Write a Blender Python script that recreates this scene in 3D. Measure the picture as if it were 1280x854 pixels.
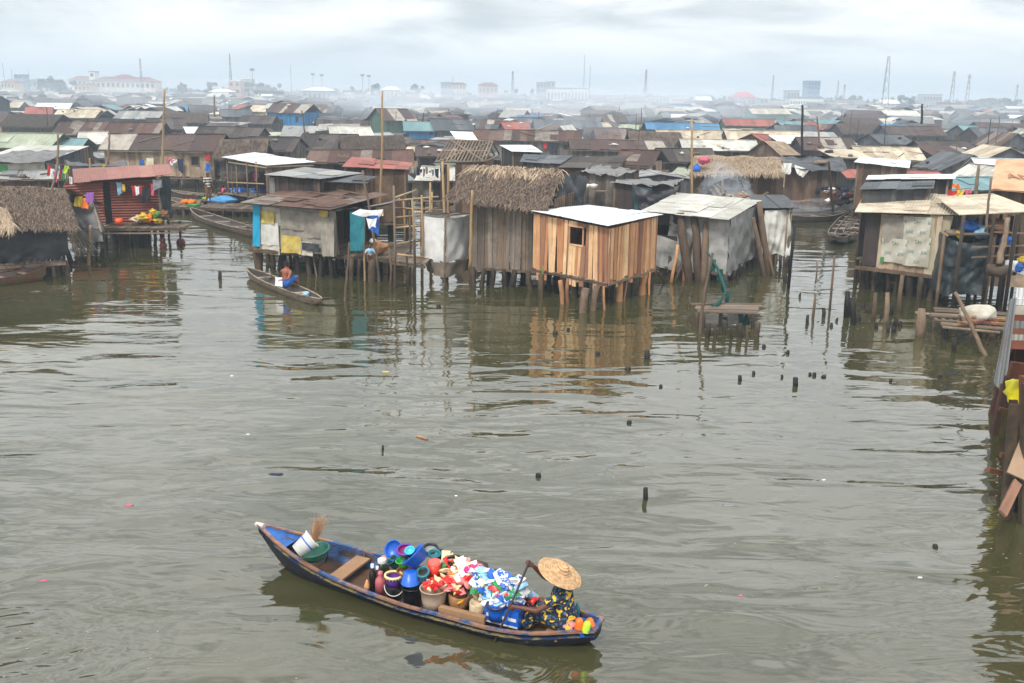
import bpy, bmesh, math, random
from mathutils import Vector, Matrix, Euler, noise
for _o in list(bpy.data.objects): bpy.data.objects.remove(_o)
SC = bpy.context.scene
COL = SC.collection
R_ = random.Random(7)
rad = math.radians
# ---------------- camera ----------------
H = 7.6; FPX = 35/36*1280; PITCH = math.atan((427-119)/FPX); ROLL = rad(0.9)
_f = Vector((0, math.cos(PITCH), -math.sin(PITCH))); _r = Vector((1,0,0)); _u = Vector((0, math.sin(PITCH), math.cos(PITCH)))
RGT = _r*math.cos(ROLL) + _u*math.sin(ROLL); UPV = _u*math.cos(ROLL) - _r*math.sin(ROLL)
cam_d = bpy.data.cameras.new('camera'); cam = bpy.data.objects.new('camera', cam_d); COL.objects.link(cam)
cam_d.lens = 35; cam_d.sensor_width = 36; cam_d.clip_start = 0.1; cam_d.clip_end = 9000
m3 = Matrix((RGT, UPV, -_f)).transposed()
cam.matrix_world = Matrix.Translation((0,0,H)) @ m3.to_4x4()
SC.camera = cam
# ---------------- view ----------------
SC.view_settings.view_transform = 'Standard'
try: SC.view_settings.look = 'None'
except Exception: pass
SC.view_settings.exposure = 1.03; SC.view_settings.gamma = 1
SC.cycles.volume_bounces = 2
SC.cycles.max_bounces = 6
# ---------------- sky ----------------
SUN_EL = rad(52); SUN_AZ = rad(205)       # azimuth the light comes from, clockwise from +Y
w = bpy.data.worlds.new('World'); SC.world = w; w.use_nodes = True
nt = w.node_tree; nt.nodes.clear()
def N(nt, t, **k):
    n = nt.nodes.new(t)
    for a, b in k.items():
        if a.startswith('i_'):
            key = a[2:]
            n.inputs[int(key) if key.isdigit() else key].default_value = b
        else: setattr(n, a, b)
    return n
L = lambda nt, a, b: nt.links.new(a, b)
def ramp(nt, fac, stops, interp='LINEAR'):
    r = N(nt, 'ShaderNodeValToRGB'); cr = r.color_ramp; cr.interpolation = interp
    while len(cr.elements) > 1: cr.elements.remove(cr.elements[0])
    cr.elements[0].position = stops[0][0]; cr.elements[0].color = (*stops[0][1][:3], 1)
    for p, c in stops[1:]:
        e = cr.elements.new(p); e.color = (*c[:3], 1)
    if fac is not None: L(nt, fac, r.inputs[0])
    return r.outputs[0]
def math_(nt, op, a, b=None, clamp=False):
    n = N(nt, 'ShaderNodeMath', operation=op, use_clamp=clamp)
    for i, v in enumerate((a, b)):
        if v is None: continue
        if isinstance(v, (int, float)): n.inputs[i].default_value = v
        else: L(nt, v, n.inputs[i])
    return n.outputs[0]
def mixc(nt, fac, a, b, mode='MIX'):
    n = N(nt, 'ShaderNodeMix', data_type='RGBA', blend_type=mode)
    for i, v in ((0, fac), (6, a), (7, b)):
        if isinstance(v, (int, float)): n.inputs[i].default_value = v
        elif isinstance(v, (tuple, list)): n.inputs[i].default_value = (*v[:3], 1)
        else: L(nt, v, n.inputs[i])
    return n.outputs[2]
def s2l(r, g, b):
    f = lambda v: (v/255/12.92) if v/255 <= 0.04045 else ((v/255+0.055)/1.055)**2.4
    return (f(r), f(g), f(b))
sky = N(nt, 'ShaderNodeTexSky', sky_type='NISHITA', sun_disc=False, sun_elevation=SUN_EL, sun_rotation=SUN_AZ)
try: sky.dust_density = 3; sky.air_density = 1.3
except Exception: pass
tc = N(nt, 'ShaderNodeTexCoord')
sep = N(nt, 'ShaderNodeSeparateXYZ'); L(nt, tc.outputs['Generated'], sep.inputs[0])
zc = math_(nt, 'ADD', math_(nt, 'MAXIMUM', sep.outputs[2], 0.0), 0.07)
cx_ = math_(nt, 'DIVIDE', sep.outputs[0], zc); cy_ = math_(nt, 'DIVIDE', sep.outputs[1], zc)
comb = N(nt, 'ShaderNodeCombineXYZ'); L(nt, math_(nt, 'MULTIPLY', sep.outputs[0], 4.5), comb.inputs[0]); L(nt, math_(nt, 'MULTIPLY', sep.outputs[1], 4.5), comb.inputs[1]); L(nt, math_(nt, 'MULTIPLY', sep.outputs[2], 17.0), comb.inputs[2])
n1 = N(nt, 'ShaderNodeTexNoise', i_Scale=1.1, i_Detail=8.0, i_Roughness=0.6, i_Distortion=0.5); L(nt, comb.outputs[0], n1.inputs['Vector'])
n2 = N(nt, 'ShaderNodeTexNoise', i_Scale=0.55, i_Detail=3.0, i_Roughness=0.5); L(nt, comb.outputs[0], n2.inputs['Vector'])
nf = math_(nt, 'ADD', math_(nt, 'MULTIPLY', n1.outputs[0], 0.6), math_(nt, 'MULTIPLY', n2.outputs[0], 0.4))
cl = ramp(nt, nf, [(0.39, (3.9,4.15,4.3)), (0.45, (5.5,5.7,5.8)), (0.50, (7.1,7.15,7.1)), (0.56, (8.6,8.5,8.3))])
hz = ramp(nt, sep.outputs[2], [(0.0, (.9,.9,.9)), (0.02, (.5,.5,.5)), (0.05, (.12,.12,.12)), (0.12, (0,0,0))])
cl = mixc(nt, 1.0, cl, ramp(nt, sep.outputs[2], [(0.0, (.82,.81,.795)), (0.09, (.79,.78,.77)), (0.3, (1.0,)*3), (0.75, (1.12,)*3)]), 'MULTIPLY')
cl2 = mixc(nt, hz, cl, (5.9,5.95,5.9))
skyc = mixc(nt, 0.95, sky.outputs[0], cl2)
bg = N(nt, 'ShaderNodeBackground', i_Strength=0.1); L(nt, skyc, bg.inputs[0])
wo = N(nt, 'ShaderNodeOutputWorld'); L(nt, bg.outputs[0], wo.inputs[0])
sd = bpy.data.lights.new('sun', 'SUN'); sd.energy = 1.5; sd.angle = rad(11); sd.color = (1, .955, .88)
sun = bpy.data.objects.new('sun', sd); COL.objects.link(sun)
ldir = Vector((math.sin(SUN_AZ)*math.cos(SUN_EL), math.cos(SUN_AZ)*math.cos(SUN_EL), math.sin(SUN_EL)))
sun.rotation_euler = ldir.to_track_quat('Z', 'Y').to_euler(); sun.location = ldir*30

# ---------------- projection helpers ----------------
def ray(px, py): return _f + RGT*((px-640)/FPX) - UPV*((py-427)/FPX)
def at(px, py, z=0.0):
    d = ray(px, py); t = (z-H)/d.z; return Vector((0,0,H)) + d*t
def aty(px, py, Y):
    d = ray(px, py); return Vector((0,0,H)) + d*(Y/d.y)
def proj(p):
    v = Vector(p) - Vector((0,0,H)); z = v.dot(_f)
    return (640+FPX*v.dot(RGT)/z, 427-FPX*v.dot(UPV)/z)
# ---------------- mesh builder ----------------
class MB:
    def __init__(s): s.v = []; s.f = []; s.uv = []; s.mi = []; s.sm = []
    def add(s, vs, fs, uvs=None, mi=0, smooth=False):
        b = len(s.v); s.v += [Vector(v) for v in vs]
        for k, f in enumerate(fs):
            s.f.append([b+i for i in f]); s.mi.append(mi); s.sm.append(smooth)
            s.uv.append(uvs[k] if uvs else [(0,0)]*len(f))
        return s
    def hexa(s, p, mi=0):        # p: 8 points, bottom 4 then top 4 (ccw seen from above)
        fs = [(3,2,1,0),(4,5,6,7),(0,1,5,4),(1,2,6,5),(2,3,7,6),(3,0,4,7)]
        p = [Vector(q) for q in p]; uvs = []
        for f in fs:
            a = (p[f[1]]-p[f[0]]).length; b = (p[f[2]]-p[f[1]]).length
            uvs.append([(0,0),(a,0),(a,b),(0,b)])
        return s.add(p, fs, uvs, mi)
    def box(s, c, size, M=None, mi=0):
        c = Vector(c); x, y, z = [d/2 for d in size]
        q = [Vector(t) for t in ((-x,-y,-z),(x,-y,-z),(x,y,-z),(-x,y,-z),(-x,-y,z),(x,-y,z),(x,y,z),(-x,y,z))]
        if M is not None: q = [M @ t for t in q]
        return s.hexa([c+t for t in q], mi)
    def board(s, a, b, wdt, th, up=(0,0,1), mi=0, w2=None):   # flat board from a to b
        a = Vector(a); b = Vector(b); d = (b-a).normalized(); up = Vector(up)
        sd = d.cross(up)
        if sd.length < 1e-4: sd = d.cross(Vector((1,0,0)))
        sd.normalize(); n = sd.cross(d).normalized(); w2 = w2 or wdt
        q = []
        for k in (-1, 1):
            q += [a-sd*wdt/2+n*k*th/2, a+sd*wdt/2+n*k*th/2, b+sd*w2/2+n*k*th/2, b-sd*w2/2+n*k*th/2]
        return s.hexa(q, mi)
    def tube(s, pts, rads, n=7, jit=0, mi=0, smooth=True, caps=True, rnd=R_):
        pts = [Vector(p) for p in pts]
        if isinstance(rads, (int, float)): rads = [rads]*len(pts)
        vs = []; prev = None
        for i, p in enumerate(pts):
            d = (pts[min(i+1, len(pts)-1)]-pts[max(i-1, 0)]).normalized()
            if prev is None:
                x = d.cross(Vector((0,0,1)))
                if x.length < 1e-3: x = d.cross(Vector((1,0,0)))
            else: x = prev - d*prev.dot(d)
            x.normalize(); prev = x; y = d.cross(x)
            for k in range(n):
                a = 2*math.pi*k/n; r = rads[i]*(1+rnd.uniform(-jit, jit))
                vs.append(p+(x*math.cos(a)+y*math.sin(a))*r)
        fs = []; uvs = []; l = 0
        for i in range(len(pts)-1):
            l2 = l+(pts[i+1]-pts[i]).length
            for k in range(n):
                k2 = (k+1) % n
                fs.append((i*n+k, i*n+k2, (i+1)*n+k2, (i+1)*n+k)); uvs.append([(k/n,l),((k+1)/n,l),((k+1)/n,l2),(k/n,l2)])
            l = l2
        s.add(vs, fs, uvs, mi, smooth)
        if caps:
            b = len(s.v)-len(vs)
            for ring, rev in ((0, True), (len(pts)-1, False)):
                f = [b+ring*n+k for k in range(n)]
                if rev: f.reverse()
                s.f.append(f); s.mi.append(mi); s.sm.append(False); s.uv.append([(0,0)]*n)
        return s
    def lathe(s, prof, c=(0,0,0), n=20, M=None, mi=0, smooth=True, wob=0):   # prof [(r,z)]
        c = Vector(c); vs = []
        for r, z in prof:
            for k in range(n):
                a = 2*math.pi*k/n; q = Vector((r*math.cos(a), r*math.sin(a), z))
                if wob: q += Vector((noise.noise(q*6+c), noise.noise(q*6+c+Vector((7,0,0))), noise.noise(q*6+c+Vector((0,9,0)))))*wob
                vs.append(c+(M @ q if M is not None else q))
        fs = [(i*n+k, i*n+(k+1) % n, (i+1)*n+(k+1) % n, (i+1)*n+k) for i in range(len(prof)-1) for k in range(n)]
        uvs = [[(k/n,i),((k+1)/n,i),((k+1)/n,i+1),(k/n,i+1)] for i in range(len(prof)-1) for k in range(n)]
        return s.add(vs, fs, uvs, mi, smooth)
    def grid(s, fn, nx, ny, mi=0, smooth=True, su=1, sv=1):
        vs = [fn(i/nx, j/ny) for j in range(ny+1) for i in range(nx+1)]
        fs = []; uvs = []
        for j in range(ny):
            for i in range(nx):
                a = j*(nx+1)+i; fs.append((a, a+1, a+nx+2, a+nx+1))
                uvs.append([(i/nx*su, j/ny*sv), ((i+1)/nx*su, j/ny*sv), ((i+1)/nx*su, (j+1)/ny*sv), (i/nx*su, (j+1)/ny*sv)])
        return s.add(vs, fs, uvs, mi, smooth)
    def blob(s, c, r, seed=0, amp=.2, nu=14, nv=9, mi=0, freq=1.3, flat=1):
        c = Vector(c); rx, ry, rz = r if not isinstance(r, (int, float)) else (r, r, r)
        o = Vector((seed*3.1, seed*1.7, seed))
        def fn(u, v):
            a = u*2*math.pi; b = (v-.5)*math.pi
            d = Vector((math.cos(a)*math.cos(b), math.sin(a)*math.cos(b), math.sin(b)))
            k = 1+amp*noise.noise(d*freq*1.5+o)*2+(amp*1.1*noise.noise(d*freq*4.5+o) if amp > .22 else 0)
            if d.z < 0: d.z *= flat
            return c+Vector((d.x*rx, d.y*ry, d.z*rz))*k
        return s.grid(fn, nu, nv, mi, True)
    def cloth(s, A, B, C, D, nx=16, ny=12, amp=.05, folds=5, seed=0, sag=0, mi=0, rag=0):   # A top-left B top-right C bottom-right D bottom-left
        A, B, C, D = map(Vector, (A, B, C, D)); nrm = (B-A).cross(D-A).normalized()
        su = (B-A).length; sv = (D-A).length
        def fn(u, v):
            p = (A*(1-u)+B*u)*(1-v)+(D*(1-u)+C*u)*v
            q = Vector((u*su, v*sv, seed*5.3))
            k = amp*(math.sin((u*folds+.25*noise.noise(q*.9)*4+v*.6)*2*math.pi+seed)*(.35+.65*v)*.55 + noise.noise(q*1.7)*1.1 + noise.noise(q*4.5)*.45)
            p = p+nrm*k
            if sag: p = p+Vector((0,0,-sag*4*u*(1-u)*(1-v*.7)))
            if rag and v > .99: p = p+(D-A).normalized()*noise.noise(q*3)*rag
            return p
        return s.grid(fn, nx, ny, mi, True, su, sv)
    def build(s, name, mats, parent=None, loc=None):
        if parent is not None: o0 = Vector(parent['_w'])
        elif loc is not None: o0 = Vector(loc)
        else: o0 = Vector((0,0,0))
        me = bpy.data.meshes.new(name)
        me.from_pydata([tuple(v-o0) for v in s.v], [], s.f)
        uvl = me.uv_layers.new(name='UVMap')
        flat = [c for f in s.uv for t in f for c in t]
        uvl.data.foreach_set('uv', flat)
        me.polygons.foreach_set('material_index', s.mi); me.polygons.foreach_set('use_smooth', s.sm)
        for m in (mats if isinstance(mats, (list, tuple)) else [mats]): me.materials.append(m)
        me.update()
        o = bpy.data.objects.new(name, me); COL.objects.link(o); o['_w'] = tuple(o0)
        if parent is not None:
            o.parent = parent; o.location = (0,0,0)
        else: o.location = o0
        return o
def tag(o, label=None, cat=None, group=None, kind=None):
    if label: o['label'] = label
    if cat: o['category'] = cat
    if group: o['group'] = group
    if kind: o['kind'] = kind
    return o
def thing(name, label, cat, loc, group=None):
    o = bpy.data.objects.new(name, None); COL.objects.link(o); o.location = loc; o['_w'] = tuple(loc)
    o.empty_display_size = .2
    return tag(o, label, cat, group)
def one(name, mb, m, label, cat, loc, group=None):   # a thing made of one mesh
    return tag(mb.build(name, m, None, loc), label, cat, group)
# ---------------- materials ----------------
MATS = {}
def newmat(name):
    m = bpy.data.materials.new(name); m.use_nodes = True; n = m.node_tree; n.nodes.clear()
    b = N(n, 'ShaderNodeBsdfPrincipled'); o = N(n, 'ShaderNodeOutputMaterial'); L(n, b.outputs[0], o.inputs[0])
    MATS[name] = m
    return m, n, b
def setv(b, k, v):
    if isinstance(v, (int, float)): b.inputs[k].default_value = v
    elif isinstance(v, tuple): b.inputs[k].default_value = (*v, 1)
    else: b.id_data.links.new(v, b.inputs[k])
def plain(name, col, rough=.6, var=.25, scale=6, spec=.4, bump=0, metal=0):
    m, n, b = newmat(name)
    t = N(n, 'ShaderNodeTexCoord'); nz = N(n, 'ShaderNodeTexNoise', i_Scale=scale, i_Detail=5.0, i_Roughness=.6); L(n, t.outputs['Object'], nz.inputs['Vector'])
    f = ramp(n, nz.outputs[0], [(.3, tuple(c*(1-var) for c in col)), (.7, tuple(min(1, c*(1+var)) for c in col))])
    setv(b, 'Base Color', f); setv(b, 'Roughness', rough); setv(b, 'Specular IOR Level', spec); setv(b, 'Metallic', metal)
    if bump:
        bp = N(n, 'ShaderNodeBump', i_Strength=bump, i_Distance=.02); L(n, nz.outputs[0], bp.inputs['Height']); L(n, bp.outputs[0], b.inputs['Normal'])
    return m
def island(name, cols, stain=None, stain_amt=.5, rough=.7, var=.35, uvs=(1.0, 1.0), grime=.5, bumpw=0, spec=.3, nscale=3.0):
    """every separate piece (plank, sheet, straw) takes its own tone of the palette; streaks run along it"""
    m, n, b = newmat(name)
    if not any(w_ in name for w_ in ('zinc', 'fresh', 'bamboo', 'pale', 'tan_', 'broom')): cols = [tuple(v*.72 for v in c) for c in cols]
    g = N(n, 'ShaderNodeNewGeometry'); oi = N(n, 'ShaderNodeObjectInfo')
    r = math_(n, 'FRACT', math_(n, 'ADD', g.outputs['Random Per Island'], oi.outputs['Random']))
    k = len(cols); base = ramp(n, r, [(i/k, c) for i, c in enumerate(cols)], 'CONSTANT')
    uv = N(n, 'ShaderNodeUVMap'); mp = N(n, 'ShaderNodeMapping'); mp.inputs['Scale'].default_value = (uvs[0], uvs[1], 1)
    L(n, uv.outputs[0], mp.inputs[0])
    ad = N(n, 'ShaderNodeVectorMath', operation='ADD'); L(n, mp.outputs[0], ad.inputs[0])
    cb = N(n, 'ShaderNodeCombineXYZ'); L(n, math_(n, 'MULTIPLY', r, 37.0), cb.inputs[0]); L(n, math_(n, 'MULTIPLY', r, 91.0), cb.inputs[2]); L(n, cb.outputs[0], ad.inputs[1])
    nz = N(n, 'ShaderNodeTexNoise', i_Scale=nscale, i_Detail=6.0, i_Roughness=.65); L(n, ad.outputs[0], nz.inputs['Vector'])
    v = ramp(n, nz.outputs[0], [(.28, (1-var,)*3), (.72, (1+var,)*3)])
    c = mixc(n, 1.0, base, v, 'MULTIPLY')
    if stain:
        t = N(n, 'ShaderNodeTexCoord'); n2_ = N(n, 'ShaderNodeTexNoise', i_Scale=.9, i_Detail=7.0, i_Roughness=.7); L(n, t.outputs['Object'], n2_.inputs['Vector'])
        f = math_(n, 'MULTIPLY', ramp(n, math_(n, 'ADD', n2_.outputs[0], math_(n, 'MULTIPLY', math_(n, 'SUBTRACT', nz.outputs[0], .5), .35)), [(.47, (0,0,0)), (.6, (1,1,1))]), stain_amt)
        c = mixc(n, f, c, stain)
    setv(b, 'Base Color', c); setv(b, 'Roughness', rough); setv(b, 'Specular IOR Level', spec)
    if bumpw:
        sx = N(n, 'ShaderNodeSeparateXYZ'); L(n, uv.outputs[0], sx.inputs[0])
        h = math_(n, 'SINE', math_(n, 'MULTIPLY', sx.outputs[0], 2*math.pi/bumpw))
        bp = N(n, 'ShaderNodeBump', i_Strength=.8, i_Distance=.018); L(n, h, bp.inputs['Height']); L(n, bp.outputs[0], b.inputs['Normal'])
    else:
        bp = N(n, 'ShaderNodeBump', i_Strength=.5, i_Distance=.01); L(n, nz.outputs[0], bp.inputs['Height']); L(n, bp.outputs[0], b.inputs['Normal'])
    return m
C = s2l
RB = .12
ROOF = {
 'rust':   island('rust_brown_sheet', [C(92,66,56), C(112,82,70), C(78,60,54), C(125,100,88), C(150,140,130)], C(70,44,34), .5, .75, .3, (1,.25), bumpw=RB),
 'dark':   island('dark_rust_sheet', [C(74,64,60), C(84,74,70), C(66,58,56), C(92,80,74), C(100,92,86)], C(52,42,38), .5, .8, .3, (1,.25), bumpw=RB),
 'stripe': island('striped_rust_sheet', [C(84,68,64), C(98,78,72), C(90,70,64), C(190,182,170), C(96,80,76), C(84,70,68)], C(80,54,44), .4, .7, .25, (1,.25), bumpw=RB),
 'grey':   island('grey_zinc_sheet', [C(140,142,142), C(156,158,156), C(128,130,132), C(165,166,162)], C(110,92,80), .45, .55, .22, (1,.25), bumpw=RB),
 'pale':   island('pale_zinc_sheet', [C(186,186,178), C(198,198,192), C(176,176,168), C(204,202,192)], C(140,122,104), .45, .55, .18, (1,.25), bumpw=RB),
 'white':  island('new_zinc_sheet', [C(226,230,232), C(234,236,238), C(216,222,226)], C(190,190,186), .35, .4, .08, (1,.25), bumpw=RB),
 'slate':  island('slate_grey_sheet', [C(92,98,104), C(104,110,116), C(84,90,96), C(118,122,126)], C(70,66,64), .5, .75, .25, (1,.25), bumpw=RB),
 'green':  island('green_sheet', [C(96,124,110), C(110,136,120), C(88,116,106), C(122,142,128)], C(100,104,92), .5, .6, .2, (1,.25), bumpw=RB),
 'teal':   island('teal_sheet', [C(126,166,170), C(138,176,178), C(116,156,162)], C(110,130,132), .4, .6, .2, (1,.25), bumpw=RB),
 'blue':   island('blue_sheet', [C(70,130,176), C(84,144,188), C(64,120,166)], C(90,120,140), .4, .6, .2, (1,.25), bumpw=RB),
 'red':    island('red_sheet', [C(176,92,80), C(188,104,88), C(160,86,76)], C(140,90,76), .45, .6, .2, (1,.25), bumpw=RB),
 'tan':    island('tan_sheet', [C(190,178,156), C(202,190,168), C(178,166,144)], C(120,96,76), .5, .7, .25, (1,.25), bumpw=RB),
 'mossy':  island('weathered_pale_green_sheet', [C(158,166,146), C(172,178,156), C(150,160,142)], C(120,124,106), .5, .65, .22, (1,.25), bumpw=RB),
}
WALL = {
 'old':   island('weathered_grey_plank', [C(112,104,98), C(126,116,108), C(98,90,84), C(136,126,116)], C(60,52,48), .5, .9, .4, (3,.35)),
 'brown': island('brown_plank', [C(108,86,70), C(124,98,80), C(92,72,58), C(136,112,92)], C(58,44,36), .5, .9, .4, (3,.35)),
 'dark':  island('dark_plank', [C(70,62,58), C(80,70,66), C(60,54,52), C(88,78,72)], C(42,38,38), .5, .9, .4, (3,.35)),
 'tan':   island('pale_plank', [C(160,138,116), C(176,154,130), C(148,128,108), C(186,168,146)], C(110,90,72), .5, .85, .3, (3,.35)),
 'fresh': island('fresh_sawn_plank', [C(214,172,128), C(188,132,92), C(160,106,76), C(226,190,146), C(128,98,82), C(200,152,110), C(176,118,84), C(212,176,138), C(144,106,84), C(206,168,124)], C(150,100,66), .3, .75, .32, (3,.3)),
 'blue':  island('blue_painted_plank', [C(30,128,190), C(36,138,200), C(28,116,176)], C(50,100,130), .35, .6, .2, (3,.35)),
 'green': island('green_painted_plank', [C(84,118,98), C(92,128,106), C(76,108,90)], C(70,84,72), .4, .7, .2, (3,.35)),
 'teal':  island('teal_painted_plank', [C(38,140,120), C(44,150,128), C(32,128,112)], C(50,110,98), .35, .6, .2, (3,.35)),
 'slate': island('slate_plank', [C(92,94,98), C(104,106,108), C(82,84,88)], C(56,56,60), .5, .9, .3, (3,.35)),
 'rusttin': island('rust_tin_wall', [C(150,84,70), C(162,94,78), C(138,76,62), C(176,110,92)], C(96,56,46), .45, .6, .25, (.4,1)),
}
M_bamboo = island('bamboo', [C(168,142,106), C(152,126,92), C(180,154,118)], C(120,92,60), .4, .5, .25, (1,2))
M_bamboo_grey = island('grey_pole_wood', [C(140,124,106), C(122,108,94), C(156,138,118)], C(86,70,58), .4, .7, .3, (1,2))
M_log = island('log_wood', [C(120,100,82), C(136,114,94), C(104,86,72), C(150,128,108)], C(60,48,38), .5, .9, .35, (2,.6))
M_stilt = island('wet_dark_log', [C(62,52,42), C(78,66,54), C(54,46,38), C(92,78,62)], C(30,26,20), .6, .7, .4, (2,.6))
M_stake = island('black_stake', [C(30,28,26), C(42,36,32), C(24,22,22)], C(16,15,14), .5, .6, .4, (2,.6))
M_deck = island('deck_board', [C(134,118,102), C(120,104,90), C(150,134,116), C(104,92,80)], C(70,58,48), .5, .85, .35, (3,.4))
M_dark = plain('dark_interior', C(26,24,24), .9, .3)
M_thatch = island('thatch_straw', [C(112,96,84), C(94,80,70), C(128,110,96), C(76,66,58), C(144,124,106)], None, .5, .95, .3, (1,1))
M_thatch_pale = island('pale_thatch_straw', [C(148,128,108), C(164,144,122), C(128,110,92), C(178,160,136)], None, .5, .95, .25, (1,1))
M_thatch_old = island('old_dark_thatch', [C(98,84,74), C(84,72,64), C(112,96,84), C(72,62,56)], None, .5, .95, .3, (1,1))
def cloth_mat(name, cols, rough=.65, var=.2, scale=1.2, spec=.35):
    m, n, b = newmat(name)
    t = N(n, 'ShaderNodeTexCoord'); nz = N(n, 'ShaderNodeTexNoise', i_Scale=scale, i_Detail=8.0, i_Roughness=.65); L(n, t.outputs['Object'], nz.inputs['Vector'])
    k = len(cols); setv(b, 'Base Color', ramp(n, nz.outputs[0], [(.32+.36*i/max(1, k-1), c) for i, c in enumerate(cols)]))
    setv(b, 'Roughness', rough); setv(b, 'Specular IOR Level', spec)
    nz2 = N(n, 'ShaderNodeTexNoise', i_Scale=7.0, i_Detail=4.0, i_Distortion=.6); L(n, t.outputs['Object'], nz2.inputs['Vector'])
    bp = N(n, 'ShaderNodeBump', i_Strength=.5, i_Distance=.03); L(n, nz2.outputs[0], bp.inputs['Height']); L(n, bp.outputs[0], b.inputs['Normal'])
    return m
M_tarp_grey = cloth_mat('grey_tarp', [C(112,112,110), C(150,150,148), C(168,168,166)], .5)
M_tarp_white = cloth_mat('off_white_tarp', [C(168,166,158), C(202,200,194), C(214,212,206)], .55)
M_tarp_black = cloth_mat('black_tarp', [C(36,38,42), C(52,54,58), C(66,68,72)], .45)
M_tarp_slate = cloth_mat('dark_slate_tarp', [C(34,42,44), C(46,54,58), C(58,66,70)], .4)
M_tarp_mid = cloth_mat('mid_grey_tarp', [C(84,84,84), C(108,108,108), C(124,122,120)], .6)
M_sheer = cloth_mat('white_plastic_sheet', [C(202,202,200), C(214,214,212), C(222,222,220)], .45, scale=.8)
M_net = cloth_mat('brown_net_cloth', [C(92,82,72), C(118,106,94), C(134,122,108)], .85)
M_cyan = cloth_mat('bright_blue_cloth', [C(20,146,186), C(26,160,200), C(40,168,206)], .7)
M_teal = cloth_mat('teal_cloth', [C(20,92,104), C(30,112,126), C(44,126,138)], .7)
M_sack = cloth_mat('dirty_cream_sacking', [C(146,140,124), C(182,176,162), C(202,198,186)], .85, scale=1.6)
M_sackgrey = cloth_mat('grey_sacking', [C(116,110,102), C(142,136,126), C(160,154,144)], .85, scale=1.6)
M_yellow = cloth_mat('yellow_patch_cloth', [C(150,136,84), C(190,168,84), C(204,188,128)], .8, scale=2.5)
def colcloth(name, rgb): return cloth_mat(name, [tuple(c*.7 for c in C(*rgb)), C(*rgb), tuple(min(1, c*1.15) for c in C(*rgb))], .8)
CC = {k: colcloth(k+'_fabric', v) for k, v in dict(red=(178,44,48), white=(222,222,224), yellow=(206,176,60), blue=(40,96,176), black=(28,28,34),
      pink=(198,84,112), orange=(228,120,36), green=(60,130,70), lime=(160,190,60), grey=(120,122,128), purple=(120,70,140), lightblue=(140,180,206), brown=(120,84,60), navy=(34,42,72), cream=(206,196,170)).items()}
def plastic(name, rgb, rough=.35): return plain(name, C(*rgb), rough, .12, 9, .5)
# ---------------- water ----------------
m, n, b = newmat('murky_lagoon_water')
t = N(n, 'ShaderNodeTexCoord')
def wn(scale, sx, detail, dist=0, rough=.5, rot=0):
    mp = N(n, 'ShaderNodeMapping'); mp.inputs['Scale'].default_value = (sx, 1, 1); mp.inputs['Rotation'].default_value = (0, 0, rot)
    L(n, t.outputs['Object'], mp.inputs[0])
    z = N(n, 'ShaderNodeTexNoise', i_Scale=scale, i_Detail=detail, i_Roughness=rough, i_Distortion=dist); L(n, mp.outputs[0], z.inputs['Vector']); return z.outputs[0]
big = wn(.62, .38, 2.0, .5, .45, rad(-8)); mid = wn(1.7, .42, 2.0, .8, .5, rad(6)); fine = wn(6.0, .5, 3.0, .3)
patch = wn(.055, .6, 3.0, .6)
pk = ramp(n, patch, [(.38, (.45,)*3), (.62, (1,1,1))])
h = math_(n, 'ADD', math_(n, 'MULTIPLY', big, .20), math_(n, 'MULTIPLY', mid, .032))
h = math_(n, 'ADD', h, math_(n, 'MULTIPLY', math_(n, 'MULTIPLY', fine, .0034), pk))
def rings(cx, cy, wl, R, amp):
    global h
    s = N(n, 'ShaderNodeVectorMath', operation='SUBTRACT'); L(n, t.outputs['Object'], s.inputs[0]); s.inputs[1].default_value = (cx, cy, 0)
    ln = N(n, 'ShaderNodeVectorMath', operation='LENGTH'); L(n, s.outputs[0], ln.inputs[0])
    d = math_(n, 'ADD', ln.outputs[1], math_(n, 'MULTIPLY', mid, .9))
    sn = math_(n, 'SINE', math_(n, 'MULTIPLY', d, 2*math.pi/wl))
    fo = math_(n, 'SUBTRACT', 1.0, math_(n, 'DIVIDE', ln.outputs[1], R), True)
    h = math_(n, 'ADD', h, math_(n, 'MULTIPLY', math_(n, 'MULTIPLY', sn, fo), amp))
p = at(20, 800); rings(p.x, p.y, .36, 2.6, .014)
p = at(775, 770); rings(p.x, p.y, .28, 1.6, .0025)
p = at(640, 815); rings(p.x, p.y, .24, 1.3, .006)
p = at(700, 560); rings(p.x, p.y, 1.1, 9, .008)
sy = N(n, 'ShaderNodeSeparateXYZ'); L(n, t.outputs['Object'], sy.inputs[0]); h = math_(n, 'MULTIPLY', h, ramp(n, math_(n, 'DIVIDE', sy.outputs[1], 60.0), [(.22, (1.0,)*3), (.5, (.62,)*3), (.7, (.5,)*3)]))
bp = N(n, 'ShaderNodeBump', i_Strength=1.0, i_Distance=.84); L(n, h, bp.inputs['Height'])
murk = wn(.05, .7, 5.0, 1.2, .6)
col = ramp(n, murk, [(.35, C(54,53,30)), (.5, C(62,61,38)), (.68, C(72,70,47))])
setv(b, 'Base Color', col); setv(b, 'Roughness', .035); b.inputs['IOR'].default_value = 2.0
L(n, bp.outputs[0], b.inputs['Normal'])
M_water = m
mb = MB(); mb.grid(lambda u, v: Vector(((u-.5)*5200, -40+v*v*5000, 0)), 40, 40, smooth=False)
tag(mb.build('water', M_water), kind='structure')
# land beyond the lagoon
mb = MB(); mb.hexa([(-2400,520,-.6),(2400,470,-.6),(2400,4900,-.6),(-2400,4900,-.6),(-2400,520,.6),(2400,470,.6),(2400,4900,.6),(-2400,4900,.6)])
tag(mb.build('ground', plain('city_ground', C(120,112,98), .95, .3, .02)), kind='structure')
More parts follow.
